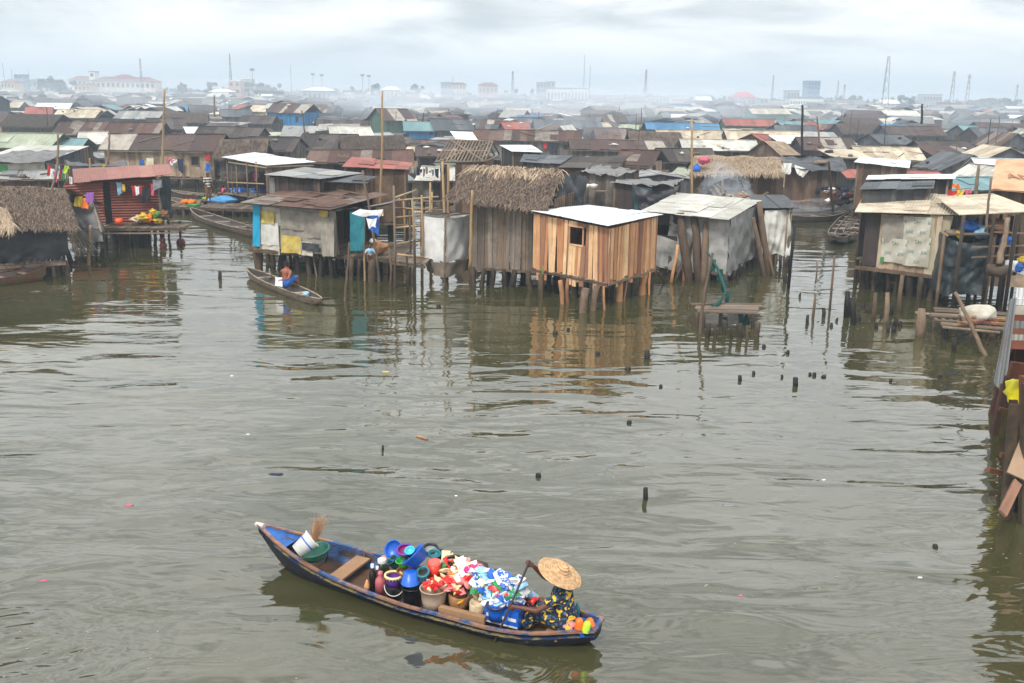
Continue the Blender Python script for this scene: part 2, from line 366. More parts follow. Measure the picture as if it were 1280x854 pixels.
# haze: the smoky air over the lagoon
HZ = bpy.data.materials.new('smoky_haze_air'); HZ.use_nodes = True; hn = HZ.node_tree; hn.nodes.clear()
pv = N(hn, 'ShaderNodeVolumePrincipled'); pv.inputs['Color'].default_value = (.66, .79, .92, 1); pv.inputs['Density'].default_value = .0010; pv.inputs['Anisotropy'].default_value = .1
ho = N(hn, 'ShaderNodeOutputMaterial'); L(hn, pv.outputs[0], ho.inputs['Volume'])
mb = MB(); mb.box((0, 1180, 27), (3600, 2500, 58))
hz_o = tag(mb.build('haze', HZ), kind='stuff'); hz_o.display_type = 'WIRE'
# ---------------- building blocks for the stilt shacks ----------------
def plank_wall(mb, A, B, z0, z1, pw=.2, th=.03, rnd=R_, jz=.04, lean=.02, rag=0, z1b=None, hole=None, skip=0):
    """upright planks between plan points A and B; hole=(u0,u1,za,zb) is left open"""
    A = Vector(A).to_2d(); B = Vector(B).to_2d(); d = B-A; ln = d.length; d.normalize(); nn = Vector((d.y, -d.x))
    k = max(1, round(ln/pw)); x = 0; z1b = z1 if z1b is None else z1b
    ws = [rnd.uniform(.65, 1.35) for _ in range(k)]; s = ln/sum(ws)
    for i in range(k):
        wd = ws[i]*s; x0 = x; x1 = x+wd; x = x1
        if rnd.random() < skip: continue
        off = nn*((.012 if i % 2 else -.012)+rnd.uniform(-.008, .008))
        a = z0+rnd.uniform(-jz, jz)-(rnd.random()**3*rag); um = (x0+x1)/2/ln; bz = z1+(z1b-z1)*um+rnd.uniform(-.01, .01)
        segs = [(a, bz)]
        if hole and x1 > hole[0]*ln and x0 < hole[1]*ln: segs = [(a, hole[2]), (hole[3], bz)]
        for (a0, b0) in segs:
            if b0-a0 < .03: continue
            l = rnd.uniform(-lean, lean); e = .012
            p = []
            for zz, sh in ((a0, l), (b0, 0)):
                for (xx, o) in ((x0-e+sh, -th/2), (x1+e+sh, -th/2), (x1+e+sh, th/2), (x0-e+sh, th/2)):
                    q = A+d*xx+nn*(-o)+off; p.append((q.x, q.y, zz))
            mb.hexa(p)
def sheet_roof(mb, P00, P10, P11, P01, sw=.8, th=.03, rnd=R_, jl=.12, jz=.025, rows=1, patch=0):
    """slope P00-P10 along the eave, P01-P11 along the ridge; laid in separate sheets"""
    P00, P10, P11, P01 = map(Vector, (P00, P10, P11, P01))
    ln = (P10-P00).length; k = max(1, round(ln/sw)); n = (P10-P00).cross(P01-P00).normalized()
    if n.z < 0: n = -n
    def pt(u, v): return (P00*(1-u)+P10*u)*(1-v)+(P01*(1-u)+P11*u)*v
    L_ = (P01-P00).length
    for r in range(rows):
        for i in range(k):
            e = .03/ln; u0 = i/k-e; u1 = (i+1)/k+e
            v0 = r/rows-(rnd.uniform(-jl, jl)/L_ if r == 0 else .04/L_); v1 = (r+1)/rows+.02
            lo = n*(.004+(i % 2)*.012+r*.016+rnd.uniform(0, jz)); hi = lo+n*rnd.uniform(-jz, jz)*.5
            lo = n*max(lo.length, .004)
            q = [pt(u0, v0)+lo, pt(u1, v0)+lo, pt(u1, v1)+hi, pt(u0, v1)+hi]
            mb.hexa(q+[t+n*th for t in q])
    for _ in range(patch):
        u = rnd.uniform(.08, .85); v = rnd.uniform(.05, .5); a = rnd.uniform(-.1, .1)
        q = [pt(u, v+a*.1), pt(min(1, u+.9/ln), v), pt(min(1, u+.9/ln), min(1, v+rnd.uniform(.3, .5))), pt(u, min(1, v+.45))]
        o = n*.07
        mb.hexa([t+o for t in q]+[t+o+n*.02 for t in q])
def straw(mb, P00, P10, P11, P01, cnt, ln=.55, wd=.02, rnd=R_, lift=.10, base=True, droop=.12, vmin=0.0, hang=.0):
    P00, P10, P11, P01 = map(Vector, (P00, P10, P11, P01)); n = (P10-P00).cross(P01-P00).normalized()
    if n.z < 0: n = -n
    dn = (P00-P01).normalized(); sd = (P10-P00).normalized()
    def pt(u, v): return (P00*(1-u)+P10*u)*(1-v)+(P01*(1-u)+P11*u)*v
    if base:
        mb.grid(lambda u, v: pt(u, v)+n*(.05+.07*noise.noise(pt(u, v)*1.3)), 14, 8)
    for _ in range(cnt):
        u = rnd.random(); v = vmin+(1-vmin)*rnd.random(); p = pt(u, v)+n*(.06+.07*noise.noise(pt(u, v)*1.3)+rnd.uniform(0, .04))
        l = ln*rnd.uniform(.5, 1.4); d = (dn+sd*rnd.gauss(0, .28)+n*rnd.uniform(-.02, lift/ln*.7)).normalized()
        w_ = sd*wd*rnd.uniform(.5, 1.4)*.5; mid = p+d*l*.55+n*rnd.uniform(.0, .04); q = p+d*l-Vector((0,0,droop*rnd.random()+hang*(1 if v < .12 else 0)))
        mb.add([p-w_, p+w_, mid+w_, mid-w_, q+w_*.3, q-w_*.3], [(0,1,2,3), (3,2,4,5)], [[(0,0),(.02,0),(.02,l*.5),(0,l*.5)], [(0,l*.5),(.02,l*.5),(.02,l),(0,l)]])
def stilt(parent, x, y, z0, z1, r=.09, m=None, rnd=R_, dx=0, dy=0, name='stilt', jit=.12):
    mb = MB(); pts = []
    for i in range(4):
        t_ = i/3; pts.append((x+dx*(1-t_)+rnd.uniform(-.02, .02), y+dy*(1-t_)+rnd.uniform(-.02, .02), z0+(z1-z0)*t_))
    mb.tube(pts, [r*rnd.uniform(.85, 1.2) for _ in pts], 7, jit, rnd=rnd)
    return mb.build(name, m or M_stilt, parent)
def pole(name, a, b, r, m, label, cat='pole', group=None, bend=.0, r2=None, n=6, rnd=R_):
    a = Vector(a); b = Vector(b); mb = MB(); pts = []; rs = []; k = 9; sd = Vector((rnd.uniform(-1, 1), rnd.uniform(-1, 1), 0))
    r2 = r*.7 if r2 is None else r2
    for i in range(k+1):
        t_ = i/k; pts.append(a.lerp(b, t_)+sd*bend*math.sin(t_*math.pi)+Vector((rnd.uniform(-1, 1), rnd.uniform(-1, 1), 0))*r*.25); rs.append(r+(r2-r)*t_)
    mb.tube(pts, rs, n, .1, rnd=rnd)
    return one(name, mb, m, label, cat, a, group)
ROOFLAB = dict(rust='rust-brown', dark='dark brown', stripe='brown and white striped', grey='grey', pale='pale', white='white', slate='slate-grey', green='green', teal='teal', blue='blue', red='red', tan='tan', mossy='pale green', thatch='thatched', thatchpale='pale thatched')
FOOT = []      # plan circles already taken
def generic(label, x, y, rot, W, D, zf=.9, wh=2.0, rise=.8, kind='gable', roof='rust', wall='old', rnd=None, oh=.4, stilts=True, det=1, open_gable=None, door=None, group=None, win=1, rows=1, name='stilt_shack', cat='shack'):
    rnd = rnd or random.Random(int(x*131+y*17)); cr, sr = math.cos(rot), math.sin(rot)
    T = thing(name, label, cat, (x, y, zf), group)
    F = lambda a, b_, z: Vector((x+a*cr-b_*sr, y+a*sr+b_*cr, zf+z))
    w2, d2 = W/2, D/2; wm = WALL[wall]; mb = MB()
    tops = {(-1,-1): wh, (1,-1): wh, (1,1): wh, (-1,1): wh}
    if kind == 'shed': tops[(-1,1)] = tops[(1,1)] = wh+rise
    if kind == 'shedx': tops[(1,-1)] = tops[(1,1)] = wh+rise
    cs = [(-1,-1),(1,-1),(1,1),(-1,1)]
    dface = door if door is not None else rnd.choice((0, 0, 1, None))
    for k in range(4):
        a, c = cs[k], cs[(k+1) % 4]; A = F(a[0]*w2, a[1]*d2, 0); B = F(c[0]*w2, c[1]*d2, 0)
        if k in (2,) and det < 2:      # away from the view: still closed
            mb.hexa([A, B, B+(F(0,-.04,0)-F(0,0,0)), A+(F(0,-.04,0)-F(0,0,0))]+[A+Vector((0,0,tops[a])), B+Vector((0,0,tops[c])), B+Vector((0,0,tops[c]))+(F(0,-.04,0)-F(0,0,0)), A+Vector((0,0,tops[a]))+(F(0,-.04,0)-F(0,0,0))]); continue
        plank_wall(mb, A, B, zf, zf+tops[a], rnd.choice((.2,.25)) if det else .35, .03, rnd, .05, .015, z1b=zf+tops[c])
    # gable infill boards
    og = open_gable if open_gable is not None else rnd.random() < .55
    if kind in ('gable', 'gabley'):
        if kind == 'gable': ends = [(w2, lambda t_: F(w2, t_, 0), d2), (-w2, lambda t_: F(-w2, t_, 0), d2)]
        else: ends = [(-d2, lambda t_: F(t_, -d2, 0), w2), (d2, lambda t_: F(t_, d2, 0), w2)]
        for gi, (o_, fn, hw) in enumerate(ends):
            if gi == 0 and og: continue
            k = max(3, round(2*hw/.3))
            for i in range(k):
                t0 = -hw+2*hw*i/k; t1 = -hw+2*hw*(i+1)/k; p0 = fn(t0); p1 = fn(t1); nrm = Vector(((p1-p0).y, -(p1-p0).x, 0)).normalized()*.03
                h0 = wh+rise*(1-abs(t0)/hw)-.04; h1 = wh+rise*(1-abs(t1)/hw)-.04
                e0 = Vector((0,0,wh-.05)); mb.hexa([p0+e0, p1+e0, p1+e0+nrm, p0+e0+nrm, p0+Vector((0,0,h0)), p1+Vector((0,0,h1)), p1+Vector((0,0,h1))+nrm, p0+Vector((0,0,h0))+nrm])
    # ceiling boards under an open gable
    mb.hexa([F(-w2+.05,-d2+.05,wh-.12),F(w2-.05,-d2+.05,wh-.12),F(w2-.05,d2-.05,wh-.12),F(-w2+.05,d2-.05,wh-.12),F(-w2+.05,-d2+.05,wh-.08),F(w2-.05,-d2+.05,wh-.08),F(w2-.05,d2-.05,wh-.08),F(-w2+.05,d2-.05,wh-.08)])
    mb.build('walls', wm, T)
    # roof
    rb = MB(); og_ = oh*rnd.uniform(.7, 1.2); ux, uy = F(1,0,0)-F(0,0,0), F(0,1,0)-F(0,0,0); jit = lambda: ux*rnd.uniform(-.22,.22)+uy*rnd.uniform(-.15,.15)+Vector((0,0,rnd.uniform(-.09,.09))); rmat = ROOF.get(roof)
    if kind == 'gable':
        sl = rise/d2; e = wh-sl*oh; sag = rnd.uniform(-.06, .06)
        S1 = (F(-w2-og_,-d2-oh,e), F(w2+og_,-d2-oh,e), F(w2+og_,0,wh+rise+sag), F(-w2-og_,0,wh+rise-sag)); S2 = (F(w2+og_,d2+oh,e), F(-w2-og_,d2+oh,e), F(-w2-og_,0,wh+rise-sag), F(w2+og_,0,wh+rise+sag)); SL = [S1, S2]
    elif kind == 'gabley':
        sl = rise/w2; e = wh-sl*oh
        SL = [(F(-w2-oh,d2+og_,e), F(-w2-oh,-d2-og_,e), F(0,-d2-og_,wh+rise), F(0,d2+og_,wh+rise)), (F(w2+oh,-d2-og_,e), F(w2+oh,d2+og_,e), F(0,d2+og_,wh+rise), F(0,-d2-og_,wh+rise))]
    elif kind == 'shed':
        sl = rise/D; SL = [(F(-w2-oh,-d2-oh,wh-sl*oh), F(w2+oh,-d2-oh,wh-sl*oh), F(w2+oh,d2+oh,wh+rise+sl*oh), F(-w2-oh,d2+oh,wh+rise+sl*oh))]
    else:
        sl = rise/W; SL = [(F(-w2-oh,d2+oh,wh-sl*oh), F(-w2-oh,-d2-oh,wh-sl*oh), F(w2+oh,-d2-oh,wh+rise+sl*oh), F(w2+oh,d2+oh,wh+rise+sl*oh))]
    SL = [(S[0]+jit(), S[1]+jit(), S[2], S[3]) for S in SL]
    if roof.startswith('thatch'):
        cnt = int(420*W*D/20*(1 if det else .4)*(2.2 if det > 1 else 1))
        for S in SL: straw(rb, *S, cnt, ln=.7, wd=.05 if det < 2 else .03, rnd=rnd)
        rm = M_thatch_pale if roof == 'thatchpale' else (M_thatch if roof == 'thatch' else M_thatch_old)
        rb.build('thatch_roof', rm, T)
    else:
        for S in SL: sheet_roof(rb, *S, sw=rnd.choice((.75,.9,1.1)), th=.02, rnd=rnd, rows=rows, patch=rnd.choice((0, 1, 2)) if det else 0, jz=.03)
        if kind in ('gable',) and det:
            rb.board(SL[0][3]+Vector((0,0,.06)), SL[0][2]+Vector((0,0,.06)), .28, .02)
        RO = rb.build('roof', rmat, T)
        for _ in range(rnd.choice((0, 1, 2, 3)) if det else 0):
            S = SL[0]; f = lambda u, v: (S[0]*(1-u)+S[1]*u)*(1-v)+(S[3]*(1-u)+S[2]*u)*v+Vector((0,0,.09)); u = rnd.uniform(.1,.8); v = rnd.uniform(.1,.8)
            bb = MB()
            if rnd.random() < .6: bb.board(f(u,v), f(min(1,u+rnd.uniform(.1,.4)), max(0,min(1,v+rnd.uniform(-.4,.4)))), rnd.uniform(.06,.16), .05); bb.build('roof_batten', M_deck, RO)
            else: bb.blob(f(u,v)+Vector((0,0,.05)), (rnd.uniform(.15,.4), .2, .12), rnd.random()*9, .3, 10, 6); bb.build('roof_weight', rnd.choice((M_dark, M_tarp_mid, WALL['brown'], M_tarp_white)), RO)
    # barge board / eave pole
    if det:
        eb = MB(); S = SL[0]; eb.board(S[0]-Vector((0,0,.05)), S[1]-Vector((0,0,.05)), .05, .07); eb.build('eave_board', M_deck, T)
    # door and window
    if dface is not None:
        fx = rnd.uniform(-.25, .25)*W if dface == 0 else rnd.uniform(-.2, .2)*D
        q = (lambda t_, o, z: F(t_, -d2-o, z)) if dface == 0 else (lambda t_, o, z: F(w2+o, t_, z))
        hh = min(1.7, wh-.25); db = MB(); db.hexa([q(fx-.38,.06,.02), q(fx+.38,.06,.02), q(fx+.38,.0,.02), q(fx-.38,.0,.02), q(fx-.38,.06,hh), q(fx+.38,.06,hh), q(fx+.38,.0,hh), q(fx-.38,.0,hh)]); dw = db.build('doorway', M_dark, T); fb = MB()
        for a_, b_ in (((fx-.43,0),(fx-.43,hh+.04)),((fx+.43,0),(fx+.43,hh+.04)),((fx-.47,hh+.04),(fx+.47,hh+.04))): fb.board(q(a_[0],.08,a_[1]), q(b_[0],.08,b_[1]), .07, .03, up=q(0,1,0)-q(0,0,0))
        if det: fb.build('door_frame', M_deck, dw)
    for wi in range(win if det else 0):
        fx = rnd.uniform(.28, .4)*W*(1 if wi == 0 else -1); q = lambda t_, o, z: F(t_, -d2-o, z)
        z0 = wh*.45; z1 = wh*.75; db = MB(); db.hexa([q(fx-.27,.06,z0), q(fx+.27,.06,z0), q(fx+.27,.0,z0), q(fx-.27,.0,z0), q(fx-.27,.06,z1), q(fx+.27,.06,z1), q(fx+.27,.0,z1), q(fx-.27,.0,z1)])
        wo_ = db.build('window', M_dark, T); fb = MB()
        for a_, b_ in (((fx-.3,z0-.03),(fx-.3,z1+.03)),((fx+.3,z0-.03),(fx+.3,z1+.03)),((fx-.34,z1+.03),(fx+.34,z1+.03)),((fx-.34,z0-.03),(fx+.34,z0-.03))): fb.board(q(a_[0],.08,a_[1]), q(b_[0],.08,b_[1]), .06, .03, up=q(0,1,0)-q(0,0,0))
        fb.build('window_frame', M_deck, wo_)
    # floor and stilts
    fb = MB(); fb.hexa([F(-w2-.1,-d2-.15,-.16),F(w2+.1,-d2-.15,-.16),F(w2+.1,d2+.1,-.16),F(-w2-.1,d2+.1,-.16),F(-w2-.1,-d2-.15,-.06),F(w2+.1,-d2-.15,-.06),F(w2+.1,d2+.1,-.06),F(-w2-.1,d2+.1,-.06)]); fb.build('floor_deck', M_deck, T)
    if stilts:
        nx = max(2, round(W/1.4))
        for i in range(nx+1):
            for j in ((-1, 1) if det < 2 else (-1, 0, 1)):
                p = F(-w2+W*i/nx, j*(d2-.1), 0); stilt(T, p.x, p.y, -.4, zf-.16, rnd.uniform(.06, .1), None, rnd, rnd.uniform(-.1, .1), 0)
    FOOT.append((x, y, rot, W/2+oh*.6, D/2+oh*.6))
    return T, F
def overlaps(x, y, rot, a, b):
    def corners(x, y, r, a, b):
        c, s = math.cos(r), math.sin(r); return [Vector((x+u*a*c-v*b*s, y+u*a*s+v*b*c)) for u, v in ((-1,-1),(1,-1),(1,1),(-1,1))], (Vector((c, s)), Vector((-s, c)))
    c1, ax1 = corners(x, y, rot, a, b)
    for (X, Y, r, A, B) in FOOT:
        if (X-x)**2+(Y-y)**2 > (a+b+A+B)**2: continue
        c2, ax2 = corners(X, Y, r, A, B); sep_ = False
        for ax in ax1+ax2:
            p1 = [c.dot(ax) for c in c1]; p2 = [c.dot(ax) for c in c2]
            if max(p1) < min(p2) or max(p2) < min(p1): sep_ = True; break
        if not sep_: return True
    return False
def by_px(xl, xr, yt, yb, hr=3.4, **k):
    """a shack whose ridge shows at row yt between columns xl and xr and whose eave shows at row yb"""
    xc = (xl+xr)/2; P = at(xc, yt, hr); Y = P.y; D = k.pop('D', 4.2); kind = k.get('kind', 'gable'); rot = k.pop('rot', 0)
    Wt = (xr-xl)/FPX*P.y/math.cos(PITCH)*1.0
    oh = .4; k.setdefault('oh', oh)
    if kind == 'gabley': W = Wt-2*oh; hf = .5; ye = Y
    else: W = max(2, (Wt-abs(math.sin(rot))*D*.5)/max(.6, math.cos(rot))-2*oh); ye = Y-(D/2 if kind == 'gable' else D)
    if kind in ('gable',): pe = aty(xc, yb, Y-D/2-oh)
    elif kind == 'gabley': pe = aty(xc, yb, Y)
    else: pe = aty(xc, yb, Y-D-oh); P = Vector((P.x, Y-D/2, 0))
    zf = k.pop('zf', .9); eave = min(hr-.15, max(zf+1.2, pe.z)); rise = k.pop('rise', hr-eave)
    if kind == 'gabley': D = k.pop('DD', 6); P = Vector((P.x*(1+D/2/Y), Y+D/2, 0))
    wh = hr-zf-rise+ (0 if kind == 'gabley' else rise*oh/(D/2+oh))
    return generic(k.pop('label'), P.x, P.y, rot, W, D, zf, wh, hr-zf-wh, **k)
# ================= the row of stilt shacks at the water's edge =================
def T_(name, label, cat, p, group=None): return thing(name, label, cat, Vector(p), group)
def deck_between(parent, A, B, C_, D_, n=14, th=.035, rnd=R_, name='deck', gapp=.0, m=None, jl=.12):
    """boards laid across from edge A-B to edge D-C"""
    A, B, C_, D_ = map(Vector, (A, B, C_, D_)); mb = MB()
    for i in range(n):
        u = (i+.5)/n; a = A.lerp(B, u); b = D_.lerp(C_, u); d = (b-a).normalized(); w_ = (B-A).length/n
        if rnd.random() < gapp: continue
        a = a-d*rnd.uniform(0, jl); b = b+d*rnd.uniform(0, jl); o = Vector((0,0,rnd.uniform(-.012, .012)))
        mb.board(a+o, b+o, w_*rnd.uniform(.8, .97), th)
    return mb.build(name, m or M_deck, parent)
def row_stilts(parent, A, B, n, ztop, r=.09, zb=-.5, m=None, jx=.24, rnd=R_):
    A = Vector(A); B = Vector(B)
    for i in range(n):
        p = A.lerp(B, i/max(1, n-1)); stilt(parent, p.x+rnd.uniform(-jx, jx)*.4, p.y+rnd.uniform(-jx, jx)*.4, zb, ztop, r*rnd.uniform(.7, 1.35), m, rnd, rnd.uniform(-jx, jx), rnd.uniform(-jx, jx))
def edge(P, Q, th=.1, lift=0, m=None, parent=None, name='beam'):
    mb = MB(); mb.board(Vector(P)+Vector((0,0,lift)), Vector(Q)+Vector((0,0,lift)), th, th); return mb.build(name, m or M_log, parent)

# ---- fresh plank shack with new zinc roof (centre) ----
rn = random.Random(11); zf = 1.0
A = at(667,334,zf); B = at(760,352,zf); Cc = at(819,334,zf); Dd = A+(Cc-B)
def zat(px, py, ref): return aty(px, py, ref.y).z
zt = zat(760, 286, B); zl = zat(670, 267, A); zr = zat(818, 271, Cc)
t = T_('plank_shack', 'shack of fresh orange sawn planks with a new silvery zinc roof', 'shack', ((A+Cc)/2))
mb = MB(); u0 = .50; u1 = .66
plank_wall(mb, A, B, zf-.05, zl, .145, .03, rn, .08, .09, .4, z1b=zt, hole=(u0, u1, zf+1.18, zf+1.83)); mb.build('plank_wall', WALL['fresh'], t)
mb = MB(); plank_wall(mb, B, Cc, zf, zt, .15, .03, rn, .08, .05, .4, z1b=zr); mb.build('plank_wall', WALL['fresh'], t)
mb = MB(); plank_wall(mb, Cc, Dd, zf, zr, .25, .03, rn, z1b=zl); plank_wall(mb, Dd, A, zf, zl, .25, .03, rn); mb.build('back_wall', WALL['fresh'], t)
fb = MB(); d1 = (B-A).normalized(); wz0 = zf+1.15; p0 = A.lerp(B, u0-.01); p1 = A.lerp(B, u1+.01)
for a_, b_ in (((p0, wz0), (p1, wz0)), ((p0, wz0+.7), (p1, wz0+.7)), ((p0, wz0), (p0, wz0+.7)), ((p1, wz0), (p1, wz0+.7))):
    o = Vector((d1.y, -d1.x, 0))*.02
    fb.board(Vector((a_[0].x, a_[0].y, a_[1]))+o, Vector((b_[0].x, b_[0].y, b_[1]))+o, .06, .03, up=(d1.y, -d1.x, 0))
fb.build('window_frame', WALL['fresh'], t)
R0 = aty(663,264,A.y-.1); R1 = aty(758,283,B.y-.35); R2 = aty(827,269,Cc.y-.1); R3 = R0+(R2-R1); R3.z = aty(719,257.5,R3.y).z
rb = MB(); sheet_roof(rb, R0, R1, R2, R3, .78, .015, rn, .08, .02, rows=2); rb.build('roof', ROOF['white'], t)
deck_between(t, A+Vector((0,0,-.05)), B+Vector((0,0,-.05)), Cc+Vector((0,0,-.05)), Dd+Vector((0,0,-.05)), 18, name='floor_deck')
for a_, b_ in ((A, B), (B, Cc)): edge(a_, b_, .09, -.12, M_log, t)
M_freshlog = island('fresh_log', [C(172,124,84), C(150,106,72), C(190,142,98)], C(96,72,54), .5, .85, .3, (2,.6))
for i, (px, py, r, mm) in enumerate([(675,372,.13,M_stilt),(700,380,.10,M_freshlog),(708,378,.08,M_freshlog),(716,372,.11,M_stilt),(730,391,.16,M_log),(744,388,.15,M_log),(754,388,.05,M_freshlog),(774,377,.16,M_freshlog),(783,376,.04,M_freshlog),(790,372,.10,M_stilt),(803,368,.2,M_freshlog),(811,368,.05,M_freshlog),(765,372,.12,M_stilt),(736,366,.1,M_stilt),(690,352,.08,M_stilt),(722,356,.1,M_stilt),(775,356,.1,M_stilt),(758,360,.13,M_stilt)]):
    p = at(px, py, 0); stilt(t, p.x, p.y, -.5, zf-.1, r*.8, mm, rn, rn.uniform(-.16,.16), rn.uniform(-.12,.12), 'stilt', .26)
p = at(678,370,0); pole('bamboo_pole', (p.x,p.y-.1,-.3), (p.x,p.y-.1,1.2), .035, island('green_bamboo', [C(110,140,60)], None, .5, .5), 'green bamboo stem under the left corner of the fresh plank shack')
pole('leaning_pole', at(834,352,0)+Vector((0,0,-.1)), at(816,335,.8), .045, M_log, 'thin pole slanting out from the right corner of the fresh plank shack')

# ---- big thatched hut of grey upright planks ----
zf = .85; A = at(588,331,zf); B = at(676,336,zf); dep = Vector((1.5,5.2,0)); Dd = A+dep*.9; Cc = B+dep
t = T_('thatched_hut', 'grey plank hut with a sagging brown palm thatch roof beside the fresh plank shack', 'hut', (A+Cc)/2)
rn = random.Random(5); zt = aty(600,258,A.y).z
for P, Q, nm in ((A, B, 'plank_wall'), (B, Cc, 'side_wall'), (Cc, Dd, 'back_wall'), (Dd, A, 'side_wall')):
    mb = MB(); plank_wall(mb, P, Q, zf-.1, zt, .13, .025, rn, .05, .03, .1); mb.build(nm, island('grey_split_bamboo', [C(128,116,106), C(112,102,92), C(142,130,118), C(98,88,80), C(120,104,90)], C(60,52,46), .45, .9, .4, (5,.3)) if 'grey_split_bamboo' not in MATS else MATS['grey_split_bamboo'], t)
E0 = aty(556,250,A.y-.5); E1 = aty(684,266,B.y-.5); Yr = (A.y+Dd.y)/2+.2
G0 = aty(590,208,Yr); G1 = aty(704,214,Yr+.4)
rb = MB(); straw(rb, E0, E1, G1, G0, 6500, .36, .03, rn, .06, True, .06, 0, .0); rb.build('thatch_roof', M_thatch, t)
rb = MB(); straw(rb, E0.lerp(G0,.8), E1.lerp(G1,.8), G1+Vector((0,0,.03)), G0+Vector((0,0,.03)), 420, 1.1, .04, rn, .10, False, .05, .1); rb.build('ridge_fronds', M_thatch_pale, t)
B0 = G0+Vector((.9,2.9,-1.2)); B1 = G1+Vector((.9,2.9,-1.2)); rb = MB(); straw(rb, B1, B0, G0, G1, 1200, .6, .04, rn); rb.build('thatch_roof', M_thatch, t)
cb = MB()
cb.cloth(G1+Vector((-.1,-.3,-.05)), G1+Vector((1.1,1.6,-.35)), Cc+Vector((.5,-.4,1.35)), B.lerp(Cc,.35)+Vector((.12,0,1.7)), 14, 12, .12, 3, 3); cb.build('gable_tarp', M_tarp_black, t)
mb = MB(); plank_wall(mb, B.lerp(Cc,.12)+Vector((.35,0,0)), Cc+Vector((.35,0,0)), zf+.4, zt+.35, .2, .03, rn, .1, .06, .2); mb.build('outer_boards', WALL['brown'], t)
for P, Q, k in ((A, B, 7), (Dd, Cc, 4), (A.lerp(Dd,.5), B.lerp(Cc,.5), 5)): row_stilts(t, P, Q, k, zf-.1, .1, rnd=rn)
edge(A, B, .1, -.14, M_log, t)
# narrow back lean-to of brown boards seen right of it is part of the outer boards

# ---- white plastic screened cubicle ----
zf = .95; A = at(527,322,zf); B = at(556,328,zf); Cc = at(588,322,zf); top = aty(527,268,A.y).z
t = T_('washroom_cubicle', 'square cubicle wrapped in white plastic sheet standing on poles over the water', 'cubicle', B)
for P, Q, sd_ in ((A, B, 1), (B, Cc, 2)):
    mb = MB(); mb.cloth((P.x,P.y,top), (Q.x,Q.y,top), (Q.x,Q.y,zf), (P.x,P.y,zf), 18, 16, .05, 1.3, sd_, .06, 0, .1); mb.build('plastic_sheet', M_sheer, t)
D2 = A+(Cc-B)
for P, Q, sd_ in ((Cc, D2, 3), (D2, A, 4)):
    mb = MB(); mb.cloth((P.x,P.y,top), (Q.x,Q.y,top), (Q.x,Q.y,zf), (P.x,P.y,zf), 8, 8, .03, 2, sd_); mb.build('plastic_sheet', M_sheer, t)
mb = MB(); mb.cloth(A+Vector((.05,-.05,.05)), B+Vector((0,-.08,.02)), B+Vector((0,-.1,-.62)), A+Vector((.2,-.05,-.55)), 12, 8, .08, 2, 5, .1); mb.cloth(B+Vector((0,-.08,.02)), Cc+Vector((.0,-.05,.05)), Cc+Vector((-.1,-.05,-.5)), B+Vector((0,-.1,-.62)), 12, 8, .08, 2, 6, .1); mb.build('hanging_net', M_net, t)
for P in (A, B, Cc, D2): stilt(t, P.x, P.y+.05, -.5, top+.02, .05, M_log, rn)
mb = MB()
for i in range(6):
    mb.board(A.lerp(B, i/5)+Vector((0,.0,top-zf+.05+.02*(i%2))), A.lerp(B, i/5)+(Cc-B)*.9+Vector((.05,0,top-zf+.05)), .09, .03)
mb.build('top_slats', M_deck, t)

# ---- main rust-roofed hut on the left ----
zf = 1.02; A = at(322,309,zf); B = at(421,320,zf); zf_ = zf
rn = random.Random(21); dirA = (B-A).normalized(); dep = Vector((-dirA.y, dirA.x, 0))*4.6; dep = Vector((.9, 4.4, 0)); Dd = A+dep; Cc = B+dep
E = at(462,322,zf)
t = T_('patchwork_hut', 'wide hut with a rusty flat roof and patchwork sacking walls behind the small canoe', 'hut', (A+Cc)/2)
zL = aty(326,256,A.y).z; zR = aty(408,264,B.y).z
def wp(u, z): p = A.lerp(B, u); return Vector((p.x, p.y, z))
def patch(u0, u1, a0, a1, m_, off, seed, amp=.035, nm='sacking_panel', folds=2):
    o = Vector((dirA.y, -dirA.x, 0))*off; zt0 = zL+(zR-zL)*u0; zt1 = zL+(zR-zL)*u1
    f = lambda u, a: wp(u, zf+(zL+(zR-zL)*u-zf)*a)+o
    mb = MB(); mb.cloth(f(u0,a1), f(u1,a1), f(u1,a0), f(u0,a0), 14, 12, amp, folds, seed, 0, 0, .05); return mb.build(nm, m_, t)
patch(0, 1, 0, 1, M_sackgrey, .0, 1)
patch(.04,.30,-.12,.55,M_sack,.06,2); patch(.03,.33,.55,.97,M_sack,.05,3); patch(.33,.62,.5,.95,M_sackgrey,.07,4); patch(.62,.86,.35,.92,M_sackgrey,.06,5,.05)
patch(.05,.30,.08,.62,M_tarp_white,.10,6); patch(.05,.26,.60,.88,M_yellow,.12,7,.06); patch(.33,.58,-.05,.36,M_yellow,.10,8,.05,folds=4); patch(.82,.92,.84,1.0,M_yellow,.09,9); patch(.55,.72,-.06,.26,M_sack,.09,10); patch(.60,.82,.06,.24,M_tarp_black,.14,12,.03)
patch(.84,1.0,-.02,.86,M_sackgrey,.12,13,.07,folds=3)
o = Vector((0,-.25,0)); P0 = aty(316,256,A.y-.25); P1 = aty(325,256,A.y-.3); P2 = aty(325,308,A.y-.3); P3 = aty(316,308,A.y-.25)
mb = MB(); mb.cloth(P0, P1, P2, P3, 6, 14, .03, 1, 2); mb.build('blue_cloth_strip', M_cyan, t)
mb = MB(); plank_wall(mb, Dd, A, zf, zL, .25, .03, rn); plank_wall(mb, Cc, Dd, zf, zL+.2, .25, .03, rn); mb.build('back_wall', WALL['dark'], t)
mb = MB(); plank_wall(mb, B+Vector((.1,.9,0)), E+Vector((-.3,1.2,0)), zf, zR, .2, .03, rn, hole=(.0,.55,zf,zf+1.75)); mb.build('inner_wall', WALL['dark'], t)
